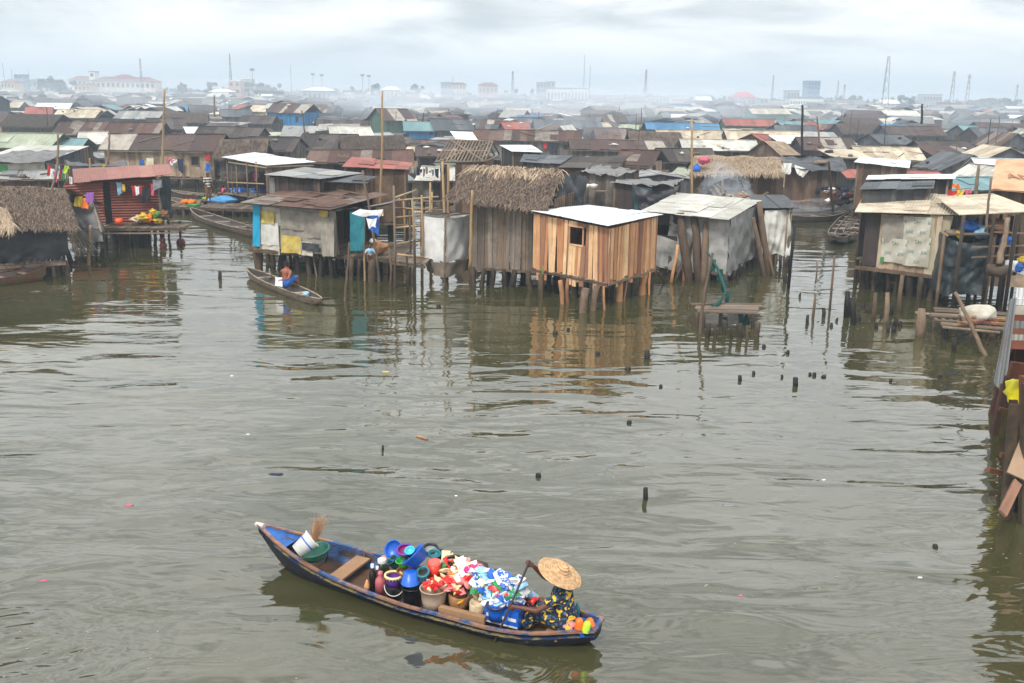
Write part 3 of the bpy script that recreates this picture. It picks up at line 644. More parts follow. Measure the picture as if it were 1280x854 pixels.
mb = MB(); mb.cloth(aty(437,265,E.y+.2), aty(456,264,E.y+.1), aty(455,313,E.y), aty(438,314,E.y+.2), 10, 12, .07, 3, 8); mb.build('teal_door_cloth', M_teal, t)
mb = MB(); mb.cloth(aty(412,266,B.y+.2), aty(420,266,B.y+.2), aty(424,318,B.y+.1), aty(414,318,B.y+.2), 8, 12, .06, 2, 9); mb.build('door_cloth', M_net, t)
R0 = aty(300,255,A.y-.6); R1 = aty(412,264,B.y-.6); R2 = aty(484,246,Cc.y+.2); R3 = aty(384,230.5,Dd.y+1.2)
rb = MB(); sheet_roof(rb, R0, R1, R2, R3, .8, .02, rn, .1, .04, rows=3, patch=4); rb.build('roof', ROOF['rust'], t)
for k_ in range(5):
    a_ = R0.lerp(R1, .1+.2*k_).lerp(R3.lerp(R2, .1+.2*k_), rn.uniform(.1,.5)); pole('x', a_, a_+Vector((1,0,0)), .01, M_log, 'x') if False else None
sb = MB()
for (u0,v0,u1,v1) in ((.05,.3,.6,.36),(.3,.62,.95,.6),(.1,.08,.35,.1),(.5,.85,.9,.8)):
    f = lambda u, v: R0.lerp(R1,u).lerp(R3.lerp(R2,u),v)+Vector((0,0,.13)); sb.board(f(u0,v0), f(u1,v1), .06, .04)
sb.build('roof_battens', M_bamboo_grey, t)
mb = MB(); mb.cloth(aty(446,259,R2.y-2.6), aty(500,247,R2.y-1.5), aty(499,250,R2.y-3.6), aty(409,264,R1.y), 16, 10, .05, 1.5, 4, .22); mb.build('awning_tarp', M_tarp_mid, t)
deck_between(t, A+Vector((-.1,-.1,-.06)), E+Vector((1.2,0,-.06)), E+Vector((1.6,4.2,-.06)), Dd+Vector((0,0,-.06)), 40, rnd=rn)
edge(A+Vector((-.2,-.15,0)), E+Vector((1.2,-.1,0)), .12, -.14, M_log, t)
for px, py, r in ((322,337,.2),(352,336,.11),(356,338,.09),(372,342,.09),(385,343,.1),(403,346,.11),(413,348,.08),(440,350,.1),(450,352,.07),(466,352,.17),(489,348,.12),(340,330,.09),(362,328,.08),(392,330,.08),(425,336,.08),(446,334,.09),(475,336,.09),(333,322,.08),(400,322,.08),(430,325,.08)):
    p = at(px, py, 0); stilt(t, p.x, p.y, -.5, zf-.08 if px != 322 else zf+.1, r, M_stilt if r < .2 else M_log, rn, rn.uniform(-.12,.12), 0)
pole('punt_pole', at(397,346,0)+Vector((0,0,-.3)), aty(390,310,at(397,346,0).y+.3), .05, M_bamboo_grey, 'pale pole leaning under the patchwork hut, right of the small canoe')
pole('punt_pole', at(430,377,0)+Vector((0,0,-.3)), aty(437,303,at(430,377,0).y+.6), .055, M_log, 'dark pole stuck in the water in front of the teal door cloth')
pole('bamboo_pole', at(456,351,0)+Vector((0,0,-.5)), aty(455,268,at(456,351,0).y), .055, M_bamboo, 'short orange bamboo post at the deck edge beside the white laundry')
pole('bamboo_pole', at(476,352,0)+Vector((0,0,-.5)), aty(453,213,at(476,352,0).y), .07, M_bamboo_grey, 'tall grey pole rising through the awning of the patchwork hut', bend=.1)
Yq = at(473,330,0).y+5
pole('bamboo_pole', Vector((aty(472,245,Yq).x, Yq, 1)), aty(478,114,Yq+.5), .065, M_bamboo, 'tallest bamboo mast, standing behind the rust roofed patchwork hut', bend=.15)

# ---- walkway of bamboo posts between the patchwork hut and the cubicle ----
t = T_('bamboo_jetty', 'jetty of bamboo posts and rails between the patchwork hut and the white cubicle', 'jetty', at(505,330,.9))
zf = .95; a0 = at(490,326,zf); a1 = at(531,331,zf); a2 = a1+Vector((1.2,7,0)); a3 = a0+Vector((.3,7,0))
deck_between(t, a0, a1, a1+Vector((.1,1.3,0)), a0+Vector((0,1.3,0)), 9, rnd=rn, name='deck'); mb = MB(); edge(a0, a1, .1, -.1, M_log, t)
mb = MB()
for (x0,y0,x1,y1,Y0,Y1) in ((492,260,560,263,44,45),(495,272,556,266,45,47),(492,251,548,246,47,48),(496,305,530,300,42,43),(492,285,525,282,42,42),(497,318,530,322,39,39.5),(494,247,520,238,46,50)):
    mb.tube([aty(x0,y0,Y0), aty(x1,y1,Y1)], .045, 6, .1)
mb.build('rails', M_bamboo, t)
for (px, yt, yb, Yd, m_) in ((492,232,345,39.5,M_bamboo_grey),(486,310,347,39,M_log),(515,248,318,42,M_bamboo),(527,244,330,41,M_bamboo),(538,228,325,43,M_bamboo),(512,263,320,41,M_log),(540,240,300,48,M_bamboo),(504,250,300,49,M_bamboo),(518,300,345,38.8,M_stilt),(508,320,352,38,M_stilt)):
    p = aty(px, yt, Yd); mb = MB(); mb.tube([(p.x, p.y, -.4), (p.x+rn.uniform(-.1,.1), p.y, p.z*.5), p], [.055,.05,.042], 7, .1); mb.build('post', m_, t)
for (xt, yt, xb, yb, Yd) in ((553,202,558,267,41.5),(560,204,561,270,41.2)):
    b_ = aty(xb,yb,Yd); pole('bamboo_pole', (b_.x,b_.y,.9), aty(xt,yt,Yd), .07, M_bamboo, 'left of the two tall bamboo poles behind the white cubicle' if xt == 553 else 'right of the two tall bamboo poles behind the white cubicle')
b_ = aty(588,268,38.5); pole('bamboo_pole', (b_.x,b_.y,1), aty(590,238,38.5), .07, M_bamboo, 'short bamboo post against the thatched hut just right of the white cubicle')

# ---- grey tarp hut on the right of centre ----
zf = .5; A = at(818,330,zf); B = at(908,340,zf); Cc = at(942,318,zf); Dd = A+(Cc-B); rn = random.Random(31)
t = T_('tarp_hut', 'hut wrapped in grey tarpaulin under a pale zinc roof with logs leaning on it', 'hut', (A+Cc)/2)
zA = aty(818,264,A.y).z; zB = aty(908,272,B.y).z; zC = aty(942,256,Cc.y).z
V = lambda p, z: Vector((p.x, p.y, z))
mb = MB(); mb.cloth(V(A.lerp(B,.2),zA-.1), V(B,zB), V(B,zf-.25)+Vector((0,-.05,0)), V(A.lerp(B,.12),zf-.12), 22, 16, .13, 3.5, 3, 0, 0, .2); mb.build('tarp_wall', M_tarp_grey, t)
mb = MB(); mb.cloth(V(B,zB), V(Cc,zC), V(Cc,zf-.05), V(B,zf-.25), 22, 16, .13, 2.5, 4, 0, 0, .2); mb.build('tarp_wall', M_tarp_grey, t)
mb = MB(); plank_wall(mb, A, A.lerp(B,.3), zf-.05, zA, .25, .03, rn, hole=(.05,.8,zf+1.3,zf+1.75)); mb.build('end_boards', WALL['dark'], t)
mb = MB(); mb.cloth(V(A,zf+1.3)+Vector((0,-.08,0)), V(A.lerp(B,.3),zf+1.1)+Vector((0,-.1,0)), V(A.lerp(B,.3),zf-.2)+Vector((0,-.1,0)), V(A,zf-.05)+Vector((0,-.08,0)), 12, 10, .1, 2, 7); mb.build('tarp_flap', M_tarp_grey, t)
mb = MB(); plank_wall(mb, Cc, Dd, zf, zC, .3, .03, rn); plank_wall(mb, Dd, A, zf, zA, .3, .03, rn); mb.build('back_wall', WALL['dark'], t)
R0 = aty(801,265,A.y-.3); R1 = aty(910,275.5,B.y-.5); R2 = aty(951,252,Cc.y+.2); R3 = aty(846,243,Dd.y+.4)
rb = MB(); sheet_roof(rb, R0, R1, R2, R3, .8, .018, rn, .08, .03, rows=2, patch=2); rb.build('roof', ROOF['pale'], t)
edge(A, B, .1, -.1, M_log, t); deck_between(t, V(A,zf-.06), V(B,zf-.06), V(Cc,zf-.06), V(Dd,zf-.06), 20, rnd=rn, name='floor_deck')
for P, Q, k in ((A, B, 9), (B, Cc, 6), (A.lerp(Dd,.5), B.lerp(Cc,.5), 7), (Dd, Cc, 6)): row_stilts(t, P, Q, k, zf-.1, .075, rnd=rn)
for i, (x0,y0,x1,y1,r,lb,mm) in enumerate(((861,351,851,266,.19,'thickest leaning log, at the left of the row against the grey tarp hut',M_log),(874,352,867,269,.18,'middle leaning log with peeling bark against the grey tarp hut',M_log),(879,353,883,277,.15,'short forked log, rightmost of the row against the grey tarp hut front',M_log),(839,353,847,306,.07,'pale thin prop slanting at the left end of the grey tarp hut',M_freshlog),(844,351,867,293,.06,'thin prop crossing in front of the leaning logs of the grey tarp hut',M_log),(855,351,856,300,.07,'pale split pole among the leaning logs of the grey tarp hut',M_freshlog),(961,343,949,252,.14,'straight pale log leaning on the right end of the grey tarp hut',M_log),(956,346,941,272,.1,'dark slim log leaning on the right end of the grey tarp hut',M_log),(967,344,957,300,.06,'short dark prop under the white curtained annex',M_log))):
    p0 = at(x0,y0,0); p1 = aty(x1,y1,p0.y+.35); mb = MB(); d_ = p1-p0; mb.tube([p0-d_*.15, p0+d_*.33, p0+d_*.66+Vector((rn.uniform(-.05,.05),0,0)), p1], [r*1.15, r, r*.95, r*.85], 8, .14, rnd=rn)
    one('leaning_log', mb, mm, lb, 'log', p0)
# white curtained annex behind it
t = T_('curtained_annex', 'small annex hung with crumpled white plastic at the right end of the grey tarp hut', 'annex', at(968,322,.8))
zf = .6; A2 = at(952,319,zf); B2 = at(984,319,zf); z2 = aty(984,262,B2.y).z
mb = MB(); mb.cloth(V(A2,z2-.05), V(B2,z2), V(B2,zf)+Vector((.15,0,0)), V(A2,zf-.05), 20, 16, .14, 4, 6, 0, 0, .2); mb.build('plastic_curtain', M_tarp_white, t)
mb = MB(); plank_wall(mb, B2, B2+Vector((.4,3.5,0)), zf, z2, .3); plank_wall(mb, B2+Vector((.4,3.5,0)), A2+Vector((.3,3.5,0)), zf, z2, .3); mb.build('side_wall', WALL['dark'], t)
rb = MB(); sheet_roof(rb, V(A2,z2+.05)+Vector((-.1,-.2,0)), V(B2,z2+.05)+Vector((.3,-.2,0)), V(B2,z2+.25)+Vector((.6,3.6,0)), V(A2,z2+.25)+Vector((0,3.6,0)), .7, .02, rn); rb.build('roof', ROOF['slate'], t)
for P, Q, k in ((A2, B2, 5), (A2+Vector((.3,3.4,0)), B2+Vector((.3,3.4,0)), 4)): row_stilts(t, P, Q, k, zf, .07, rnd=rn)
mb = MB()
for (px, yt) in ((985,262),(990,256),(955,268)): q = aty(px, yt, B2.y); mb.tube([(q.x,q.y,-.3), q], .045, 6, .1)
mb.build('posts', M_bamboo_grey, t)
# little landing stage in front
t = T_('landing_stage', 'little landing stage of thin boards with green net before the grey tarp hut', 'landing stage', at(908,400,.5))
zf = .42; a0 = at(876,391,zf+.06); a1 = at(941,393,zf+.06); a2 = at(951,379,zf+.06); a3 = at(868,379,zf+.06)
deck_between(t, a3, a0, a1, a2, 6, .03, rn, 'deck', 0); 
mb = MB()
for k_ in range(7): q = a0.lerp(a1, k_/6); mb.board(q+Vector((0,0,-.05)), a3.lerp(a2, k_/6)+Vector((0,0,-.05)), .05, .05)
mb.build('joists', M_log, t)
for px, py, r in ((879,409,.05),(885,421,.08),(893,423,.06),(913,424,.05),(905,418,.07),(924,422,.1),(933,424,.05),(946,420,.09),(940,410,.06),(900,405,.05),(870,408,.05)):
    p = at(px,py,0); stilt(t, p.x, p.y, -.4, zf+.04, r, M_stilt, rn, rn.uniform(-.06,.06), 0)
mb = MB(); mb.tube([at(864,381,zf+.1), at(893,380,zf+.12)], .05, 6, .1); mb.build('loose_pole', M_log, t)
pole('leaning_pole', at(875,418,0)+Vector((0,0,-.2)), aty(891,317,at(875,418,0).y+1.2), .06, M_log, 'crooked pole leaning from the landing stage toward the grey tarp hut', bend=.1)
M_gnet = cloth_mat('green_fishing_net', [C(18,54,52), C(26,76,72), C(40,96,90)], .9, scale=8)
mb = MB(); pa = [aty(x,y,Y) for x,y,Y in ((883,314,38),(890,324,38),(897,336,37.5),(902,350,37),(907,364,36),(903,372,34.5))]; mb.tube(pa, [.02,.04,.035,.055,.04,.025], 9, .6); pb = [at(903,374,.6), at(896,381,.55), at(889,383,.5)]; mb.tube(pb, [.04,.07,.03], 8, .5)
mb.cloth(at(922,390,.42), at(934,391,.42), at(938,405,-.02), at(924,405,-.02), 8, 8, .08, 2, 3)

for k_ in range(7):
    q = pa[1+k_ % 4]+Vector((rn.uniform(-.06,.06),-.05,0)); mb.cloth(q, q+Vector((.16,0,-.02)), q+Vector((.12+rn.uniform(-.1,.1),0,-.5)), q+Vector((-.06,0,-.42)), 6, 6, .07, 2, k_, 0, 0, .1)
one('fishing_net', mb, M_gnet, 'green fishing net trailing from the leaning pole onto the landing stage', 'net', at(903,380,.5))

# ---- right-hand shack with printed sheet wall ----
zf = 1.05; A = at(1078,331,zf); B = at(1170,343,zf); rn = random.Random(41); Dd = A+Vector((2.3,5.5,0)); Cc = B+Vector((3.4,5.5,0))
t = T_('board_shack', 'shack with a flat tan roof and printed plastic sheets nailed on its front wall', 'shack', (A+Cc)/2)
zA = aty(1078,266,A.y).z; zB = aty(1180,270,B.y).z
mb = MB(); plank_wall(mb, A, A.lerp(B,.19), zf-.02, zA, .35, .03, rn, .02, .01); mb.build('corner_boards', WALL['dark'], t)
mb = MB(); plank_wall(mb, A.lerp(B,.19), B, zf-.05, zA, .2, .03, rn, .03, .01, z1b=zB); mb.build('plank_wall', WALL['tan'], t)
pb_ = plain('pale_plywood', C(170,160,136), .85, .12, 3)
q0 = A.lerp(B,.83)+Vector((0,-.09,0)); q1 = B+Vector((.02,-.09,0)); q2 = aty(1192,270,B.y-.09); q3 = V(A.lerp(B,.83),zB)+Vector((0,-.09,0))
mb = MB(); mb.hexa([V(q0,zf-.12), V(q1,zf-.12), V(q1,zf-.12)+Vector((0,.03,0)), V(q0,zf-.12)+Vector((0,.03,0)), q3, q2, q2+Vector((0,.03,0)), q3+Vector((0,.03,0))]); mb.build('plywood_sheet', pb_, t)
# printed sheet: rows of dark green printed blocks on off-white plastic
m, n, b = newmat('printed_plastic_sheet')
uvn = N(n, 'ShaderNodeUVMap'); mp = N(n, 'ShaderNodeMapping'); mp.inputs['Scale'].default_value = (1.1,1.25,1); L(n, uvn.outputs[0], mp.inputs[0])
br = N(n, 'ShaderNodeTexBrick', i_Scale=1.0); br.inputs['Color1'].default_value = (.16,.24,.2,1); br.inputs['Color2'].default_value = (.36,.4,.34,1); br.inputs['Mortar'].default_value = (.56,.54,.47,1); br.inputs['Mortar Size'].default_value = .16; br.inputs['Brick Width'].default_value = .6; br.inputs['Row Height'].default_value = .5; L(n, mp.outputs[0], br.inputs[0])
vz = N(n, 'ShaderNodeTexNoise', i_Scale=14.0, i_Detail=2.0); L(n, mp.outputs[0], vz.inputs['Vector'])
nz = N(n, 'ShaderNodeTexNoise', i_Scale=1.4, i_Detail=5.0); L(n, uvn.outputs[0], nz.inputs['Vector'])
c = mixc(n, math_(n, 'MULTIPLY', ramp(n, vz.outputs[0], [(.44,(0,0,0)),(.52,(1,1,1))]), .9), (.56,.55,.49), br.outputs[0]); c = mixc(n, 1.0, c, ramp(n, nz.outputs[0], [(.35,(.62,.58,.5)),(.6,(1,1,1))]), 'MULTIPLY')
setv(b, 'Base Color', c); setv(b, 'Roughness', .5); M_print = m
for (u0,u1,a0,a1,mm,sd_) in ((.2,.5,.48,.95,M_sackgrey,2),(.48,.84,.5,.97,M_print,3),(.22,.56,.12,.56,M_print,4),(.52,.86,.1,.62,M_print,5)):
    f = lambda u, a: V(A.lerp(B,u)+Vector((0,-.12-.01*sd_,0)), zf+(zA+(zB-zA)*u-zf)*a)
    mb = MB(); mb.cloth(f(u0,a1), f(u1,a1), f(u1,a0), f(u0,a0), 12, 10, .035, 1.6, sd_, 0, 0, .03); mb.build('printed_sheet', mm, t)
mb = MB(); mb.hexa([f(.22,.1), f(.27,.1), f(.27,.1)+Vector((0,.02,0)), f(.22,.1)+Vector((0,.02,0)), f(.22,.2), f(.27,.2), f(.27,.2)+Vector((0,.02,0)), f(.22,.2)+Vector((0,.02,0))]); mb.build('green_logo_patch', CC['green'], t)
mb = MB(); plank_wall(mb, Dd, A, zf, zA, .3, .03, rn); plank_wall(mb, Cc, Dd, zf, zA, .3, .03, rn); plank_wall(mb, B, Cc, zf, zB, .3, .03, rn); mb.build('back_wall', WALL['dark'], t)
R0 = aty(1069,266,A.y-.4); R1 = aty(1205,269.5,B.y-.5); R2 = R1+Vector((3.2,6.4,.12)); R3 = R0+Vector((2.6,6.4,.2))
rb = MB(); sheet_roof(rb, R0, R1, R2, R3, 1.3, .03, rn, .06, .02, rows=2, patch=3); rb.build('roof', ROOF['tan'], t)
edge(A+Vector((-.3,-.1,0)), B+Vector((0,-.1,0)), .13, -.1, M_log, t); deck_between(t, V(A,zf-.06), V(B,zf-.06), V(Cc,zf-.06), V(Dd,zf-.06), 22, rnd=rn, name='floor_deck')
for P, Q, k in ((A, B, 7), (A.lerp(Dd,.45), B.lerp(Cc,.45), 6), (Dd, Cc, 6)): row_stilts(t, P, Q, k, zf-.1, .1, rnd=rn)
mb = MB(); mb.box(aty(1137,262,R0.y+3), (.9,.35,.1)); mb.blob(aty(1136,263,R0.y+2.5), (.3,.2,.1), 2); one('plastic_rag', mb, CC['orange'], 'orange rag lying on the flat tan roof', 'rag', aty(1136,263,R0.y+2.5))
mb = MB(); mb.blob(aty(1196,262,R0.y+2.2), (.32,.25,.12), 5, .4); one('black_rag', mb, M_tarp_black, 'crumpled black rag lying on the flat tan roof', 'rag', aty(1196,262,R0.y+2.2))
# flat roofed open lean-to on its right
t = T_('open_lean_to', 'open lean-to of dark posts with a pale flat roof at the right edge', 'lean-to', at(1245,345,.9))
zf = 1.0; S0 = aty(1200,270,36.5); S1 = aty(1300,266,36.5); rb = MB(); sheet_roof(rb, S0, S1, S1+Vector((.6,5,.15)), S0+Vector((1.2,5,.15)), 1.2, .03, rn, .08); rb.build('roof', ROOF['tan'], t)
for (px, yt, yb, Yd) in ((1205,270,350,36),(1243,268,352,36),(1252,268,352,37.5),(1262,268,350,36.4),(1272,268,350,36),(1232,270,340,39),(1278,270,340,39),(1266,270,345,38),(1222,272,345,38)):
    p = aty(px,yt,Yd); mb = MB(); mb.tube([(p.x,p.y,-.4), p], .065, 7, .15, rnd=rn); mb.build('post', M_stilt, t)
d0 = at(1214,350,zf-.25); d1 = at(1300,352,zf-.25); deck_between(t, d0, d1, d1+Vector((0,4,0)), d0+Vector((0,4,0)), 16, rnd=rn)
mb = MB(); plank_wall(mb, d0+Vector((.8,3.5,0)), d1+Vector((0,3.5,0)), zf-.2, 3.0, .25, .03, rn, .05, .05, skip=.25); mb.build('back_boards', WALL['dark'], t)
mb = MB()
for (x0,y0,x1,y1) in ((1215,309,1280,307),(1240,290,1285,292),(1215,322,1280,318),(1236,283,1262,281)): mb.board(aty(x0,y0,36.2), aty(x1,y1,36.4), .07, .05)
mb.build('rails', M_log, t)
mb = MB(); q0 = at(1221,357,zf-.35); q1 = at(1300,360,zf-.35); mb.hexa([q0+Vector((0,-.05,0)), q1+Vector((0,-.05,0)), q1, q0, V(q0,zf+.1)+Vector((0,-.05,0)), V(q1,zf+.1)+Vector((0,-.05,0)), V(q1,zf+.1), V(q0,zf+.1)]); mb.build('pale_fascia_board', WALL['tan'], t)
for (px,py,rx,mm,lb) in ((1212,284,.3,'blue','blue cloth bundle under the open lean-to, left end'),(1225,290,.35,'lightblue','pale blue sack heaped under the open lean-to'),(1257,300,.25,'blue','blue bag hanging deep in the open lean-to'),(1248,285,.4,'brown','brown basket shelf in the open lean-to'),(1262,332,.28,'white','white basin on the deck of the open lean-to'),(1272,334,.25,'blue','blue basin on the deck at the right edge'),(1279,325,.2,'yellow','yellow container at the right edge of the open lean-to'),(1200,293,.18,'yellow','yellow rag on top of the black tarpaulin cubicle')):
    q = aty(px,py,37.2); mb = MB(); mb.blob(q, (rx,rx*.8,rx*.7), px, .35); one('bundle', mb, CC[mm], lb, 'bundle', q)
# black tarp cubicle
zf = .55; A = at(1172,366,zf); B = at(1232,371,zf); tp = aty(1183,295,A.y).z
t = T_('tarp_cubicle', 'square cubicle wrapped in slate black tarpaulin beside the printed sheet shack', 'cubicle', A)
A_ = aty(1183,295,A.y); B_ = aty(1240,296,B.y); dv = Vector((.5,2.4,0)); mid0 = A.lerp(A_,.5); mid1 = B.lerp(B_,.5)
mb = MB(); mb.cloth(A_, B_, B_.lerp(B,.52), A_.lerp(A,.50), 24, 16, .15, 1.6, 2, .25); mb.build('upper_tarp', M_tarp_slate, t)
mb = MB(); mb.cloth(A_.lerp(A,.46)+Vector((0,-.06,0)), B_.lerp(B,.48)+Vector((0,-.06,0)), B, A, 24, 18, .16, 2, 5, .12, 0, .2); mb.build('lower_tarp', M_tarp_slate, t)
mb = MB(); mb.cloth(A_+dv, A_, A, A+dv, 12, 12, .08, 2, 8); mb.cloth(B_, B_+dv, B+dv, B, 12, 12, .08, 2, 9); mb.cloth(B_+dv, A_+dv, A+dv, B+dv, 12, 12, .08, 2, 10); mb.build('side_tarps', M_tarp_slate, t)
for P in (A, B, A+dv, B+dv): stilt(t, P.x, P.y, -.4, tp+.05, .06, M_log, rn)
mb = MB()
for k_ in range(5): mb.tube([A_+dv*(k_/5)+Vector((.1,0,.06)), B_+dv*(k_/5)+Vector((-.1,0,.08))], .06, 6, .15)
mb.build('top_poles', M_bamboo_grey, t)
pole('leaning_log', aty(1248,331,35.3), aty(1261,273,36), .12, M_log, 'dark log leaning under the right edge of the flat tan roof')
q = aty(1246,338,35.2); mb = MB(); mb.lathe([(.0,-.22),(.28,-.2),(.36,0),(.33,.16),(.28,.16),(.28,-.05),(0,-.08)], q, 14, wob=.12); one('basket', mb, M_thatch_old, 'worn round basket at the foot of the dark leaning log', 'basket', q)
pole('bamboo_pole', aty(1232,290,35.8), aty(1239,222,35.6), .05, M_bamboo_grey, 'thin grey pole standing above the black tarpaulin cubicle')
# firewood pier
zf = .5; t = T_('firewood_pier', 'low pier of rough poles carrying firewood near the right edge', 'pier', at(1215,405,zf))
mb = MB()
for (x0,y0,x1,y1,r) in ((1167,386,1260,392,.05),(1163,394,1262,399,.09),(1168,389,1262,394,.05),(1176,405,1262,413,.08),(1170,401,1258,405,.05),(1178,409,1250,416,.05),(1144,391,1180,395,.05)): mb.tube([at(x0,y0,zf), at(x1,y1,zf)], r, 7, .12)
mb.build('deck_poles', M_bamboo_grey, t)
mb = MB()
for i in range(9): q = at(1185+i*9, 410, zf-.1); mb.board(q, q+Vector((.2,1.9,0)), .09, .06)
mb.build('cross_boards', M_deck, t)
for (xb,yb,xt) in ((1191,440,1196),(1178,422,1178),(1214,428,1214),(1240,432,1240),(1150,408,1150),(1226,418,1226)):
    p = at(xb,yb,0); stilt(t, p.x, p.y, -.4, zf-.05, .085, M_stilt, rn, rn.uniform(-.15,.1), 0)
pole('leaning_pole', at(1236,445,0)+Vector((0,0,-.2)), aty(1194,365,at(1236,445,0).y+.9), .075, M_log, 'straight pole leaning across the firewood pier against the black cubicle')
q = at(1222,393,zf+.3); mb = MB(); mb.blob(q, (.62,.45,.32), 3, .18, 18, 12); one('sack', mb, M_sack, 'bulging cream sack lying on the firewood pier', 'sack', q)
for i in range(26):
    q = at(rn.uniform(1203,1250), rn.uniform(395,405), zf+.08+rn.random()*.22); a = rn.uniform(0,3.1); d_ = Vector((math.cos(a), math.sin(a)*.6, rn.uniform(-.2,.2)))*rn.uniform(.15,.28)
    mb = MB(); mb.board(q-d_, q+d_, rn.uniform(.08,.14), .07); one('firewood_piece', mb, M_freshlog if i % 2 else WALL['rusttin'], 'split %s firewood piece at the %s of the heap beside the cream sack' % ('orange' if i % 2 else 'rusty', ('left end','middle','right end')[0 if q.x < at(1219,400,zf).x else (2 if q.x > at(1235,400,zf).x else 1)]), 'firewood', q, 'split firewood heaped on the pier')

# ---- nearest shack, at the right edge ----
rn = random.Random(51); t = T_('edge_shack', 'tall shack of tin strips and rough planks cut off by the right edge', 'shack', at(1275,640,.0))
Yn = 21.0
mb = MB()      # vertical corrugated side sheet, real corrugations
a0 = aty(1263,372,24.6); a1 = aty(1271,370,20.5); b0 = aty(1241,478,22.6); b1 = aty(1256,494,20.0)
def corr(P, Q, Rr, S, k, amp):   # P top-left Q top-right R bottom-right S bottom-left, ribs running top to bottom
    nrm = (Q-P).cross(S-P).normalized()
    return lambda u, v: (P*(1-u)+Q*u)*(1-v)+(S*(1-u)+Rr*u)*v+nrm*amp*math.sin(u*k*2*math.pi)
mb.grid(corr(aty(1262,374,24.4), aty(1271,372,23.7), aty(1256,495,23.2), aty(1242,478,24.2), 5, .022), 50, 6, smooth=True); mb.build('corrugated_sheet', ROOF['grey'], t)
mb = MB(); mb.grid(corr(aty(1273,474,22.4), aty(1310,474,22.4), aty(1310,535,22.2), aty(1272,520,22.2), 8, .02), 60, 4); mb.build('corrugated_sheet', ROOF['grey'], t)
cols = [ROOF['white'], ROOF['white'], M_sack, WALL['rusttin'], ROOF['grey'], WALL['rusttin'], ROOF['pale'], WALL['rusttin']]
ys = [360,375,382,394,401,411,418,426,437]
for i in range(8):
    mb = MB(); y0 = ys[i]; y1 = ys[i+1]-.7; xx = 1271-(y0-360)*.11
    x2 = 1271-(y1-360)*.11; Yq = 23.8-.02*i
    p = [aty(x2,y1,Yq-.05), aty(1320,y1+2,Yq-.05), aty(1320,y1+2,Yq), aty(x2,y1,Yq), aty(xx,y0,Yq-.05), aty(1320,y0+1,Yq-.05), aty(1320,y0+1,Yq), aty(xx,y0,Yq)]
    mb.hexa(p); mb.build('wall_strip', cols[i], t)
W0 = WALL['rusttin']; Mr = island('wet_red_brown_wood', [C(104,64,44), C(84,52,38), C(124,80,56), C(70,46,36)], C(40,28,22), .5, .75, .35, (2,.5))
for (xt,yt,xb,yb,w_,Y,mm) in ((1270,432,1252,508,.2,20.6,Mr),(1263,436,1258,505,.16,20.9,Mr),(1268,505,1257,650,.15,17.6,M_stilt),(1266,500,1256,590,.12,18.6,Mr),(1260,470,1240,545,.12,21.2,Mr),(1250,485,1237,520,.16,22,Mr),(1255,480,1243,532,.13,21.4,Mr),(1280,520,1272,640,.12,17.4,M_stilt),(1286,480,1284,655,.2,18,M_stilt),(1285,470,1290,640,.25,19,Mr),(1268,500,1262,648,.09,17.3,Mr),(1265,440,1250,520,.1,21,Mr)):
    b_ = at(xb,yb,0) if yb > 500 else aty(xb,yb,Y); a_ = aty(xt,yt,b_.y+.3); mb = MB(); mb.board(b_+Vector((0,0,-.4)), a_, w_, w_*.8, up=(0,-1,.3)); mb.build('post', mm, t)
mb = MB(); mb.board(aty(1235,587,18), aty(1262,593,18.2), .09, .09); mb.board(aty(1251,569,18.4), aty(1272,573,18.4), .12, .1); mb.board(aty(1249,511,20), aty(1264,515,20), .08, .08); mb.board(aty(1262,462,20.3), aty(1290,466,20.3), .35, .12, up=(0,-1,0)); mb.build('cross_pieces', Mr, t)
mb = MB(); mb.board(aty(1270,596,17.1), aty(1290,545,17.6), .34, .05, up=(-.3,-1,.4)); mb.build('step_board', island('pale_scuffed_board', [C(150,126,104)], C(110,86,66), .5, .8, .25, (1,.5)), t)
mb = MB(); mb.board(aty(1253,642,16.2), aty(1272,603,17), .16, .05, up=(-.3,-1,.2)); mb.build('pale_plank', WALL['fresh'], t)
mb = MB(); plank_wall(mb, at(1290,655,0)+Vector((0,.4,0)), Vector((14.6,24.6,0)), -.3, 3.6, .3, .03, rn, skip=.1); plank_wall(mb, (12.8,24.5), (20,24.5), 3.0, 7.7, .3, .03, rn); plank_wall(mb, (12.8,24.5), (20,24.5), .2, 3.0, .3, .03, rn); mb.build('inner_wall', Mr, t)
q = aty(1276,488,20.6); mb = MB(); mb.blob(q, (.34,.25,.3), 3, .2, 18, 12); one('plastic_bag', mb, plain('bright_yellow_plastic', C(226,214,30), .4, .1), 'bulging bright yellow bag hanging on the near right shack', 'bag', q)
# ================= left bank =================
rn = random.Random(61)
# thatched hut with black tarp wall
zf = .7; A = at(-45,330,zf); B = at(86,322,zf); Y0 = A.y
t = T_('thatched_hut', 'low thatched hut with black tarpaulin walls at the left edge', 'hut', at(30,320,zf))
zt = aty(80,284,B.y).z
mb = MB(); mb.cloth(V(A,zt), V(B,zt), V(B,zf+.1), V(A,zf-.15), 30, 14, .12, 7, 3, .05, 0, .2); mb.build('tarp_wall', M_tarp_black, t)
dv = Vector((-2.8,6,0)); mb = MB(); plank_wall(mb, B, B+dv, zf, zt, .3, .03, rn); plank_wall(mb, B+dv, A+dv, zf, zt, .4, .03, rn); mb.build('back_wall', WALL['dark'], t)
E0 = aty(-50,288,A.y-.5); E1 = aty(97,287,B.y-.5); G0 = aty(-50,232,A.y+3); G1 = aty(82,237,B.y+3)
rb = MB(); straw(rb, E0, E1, G1, G0, 7500, .36, .03, rn, .06, True, .06, 0, 0); rb.build('thatch_roof', M_thatch, t)
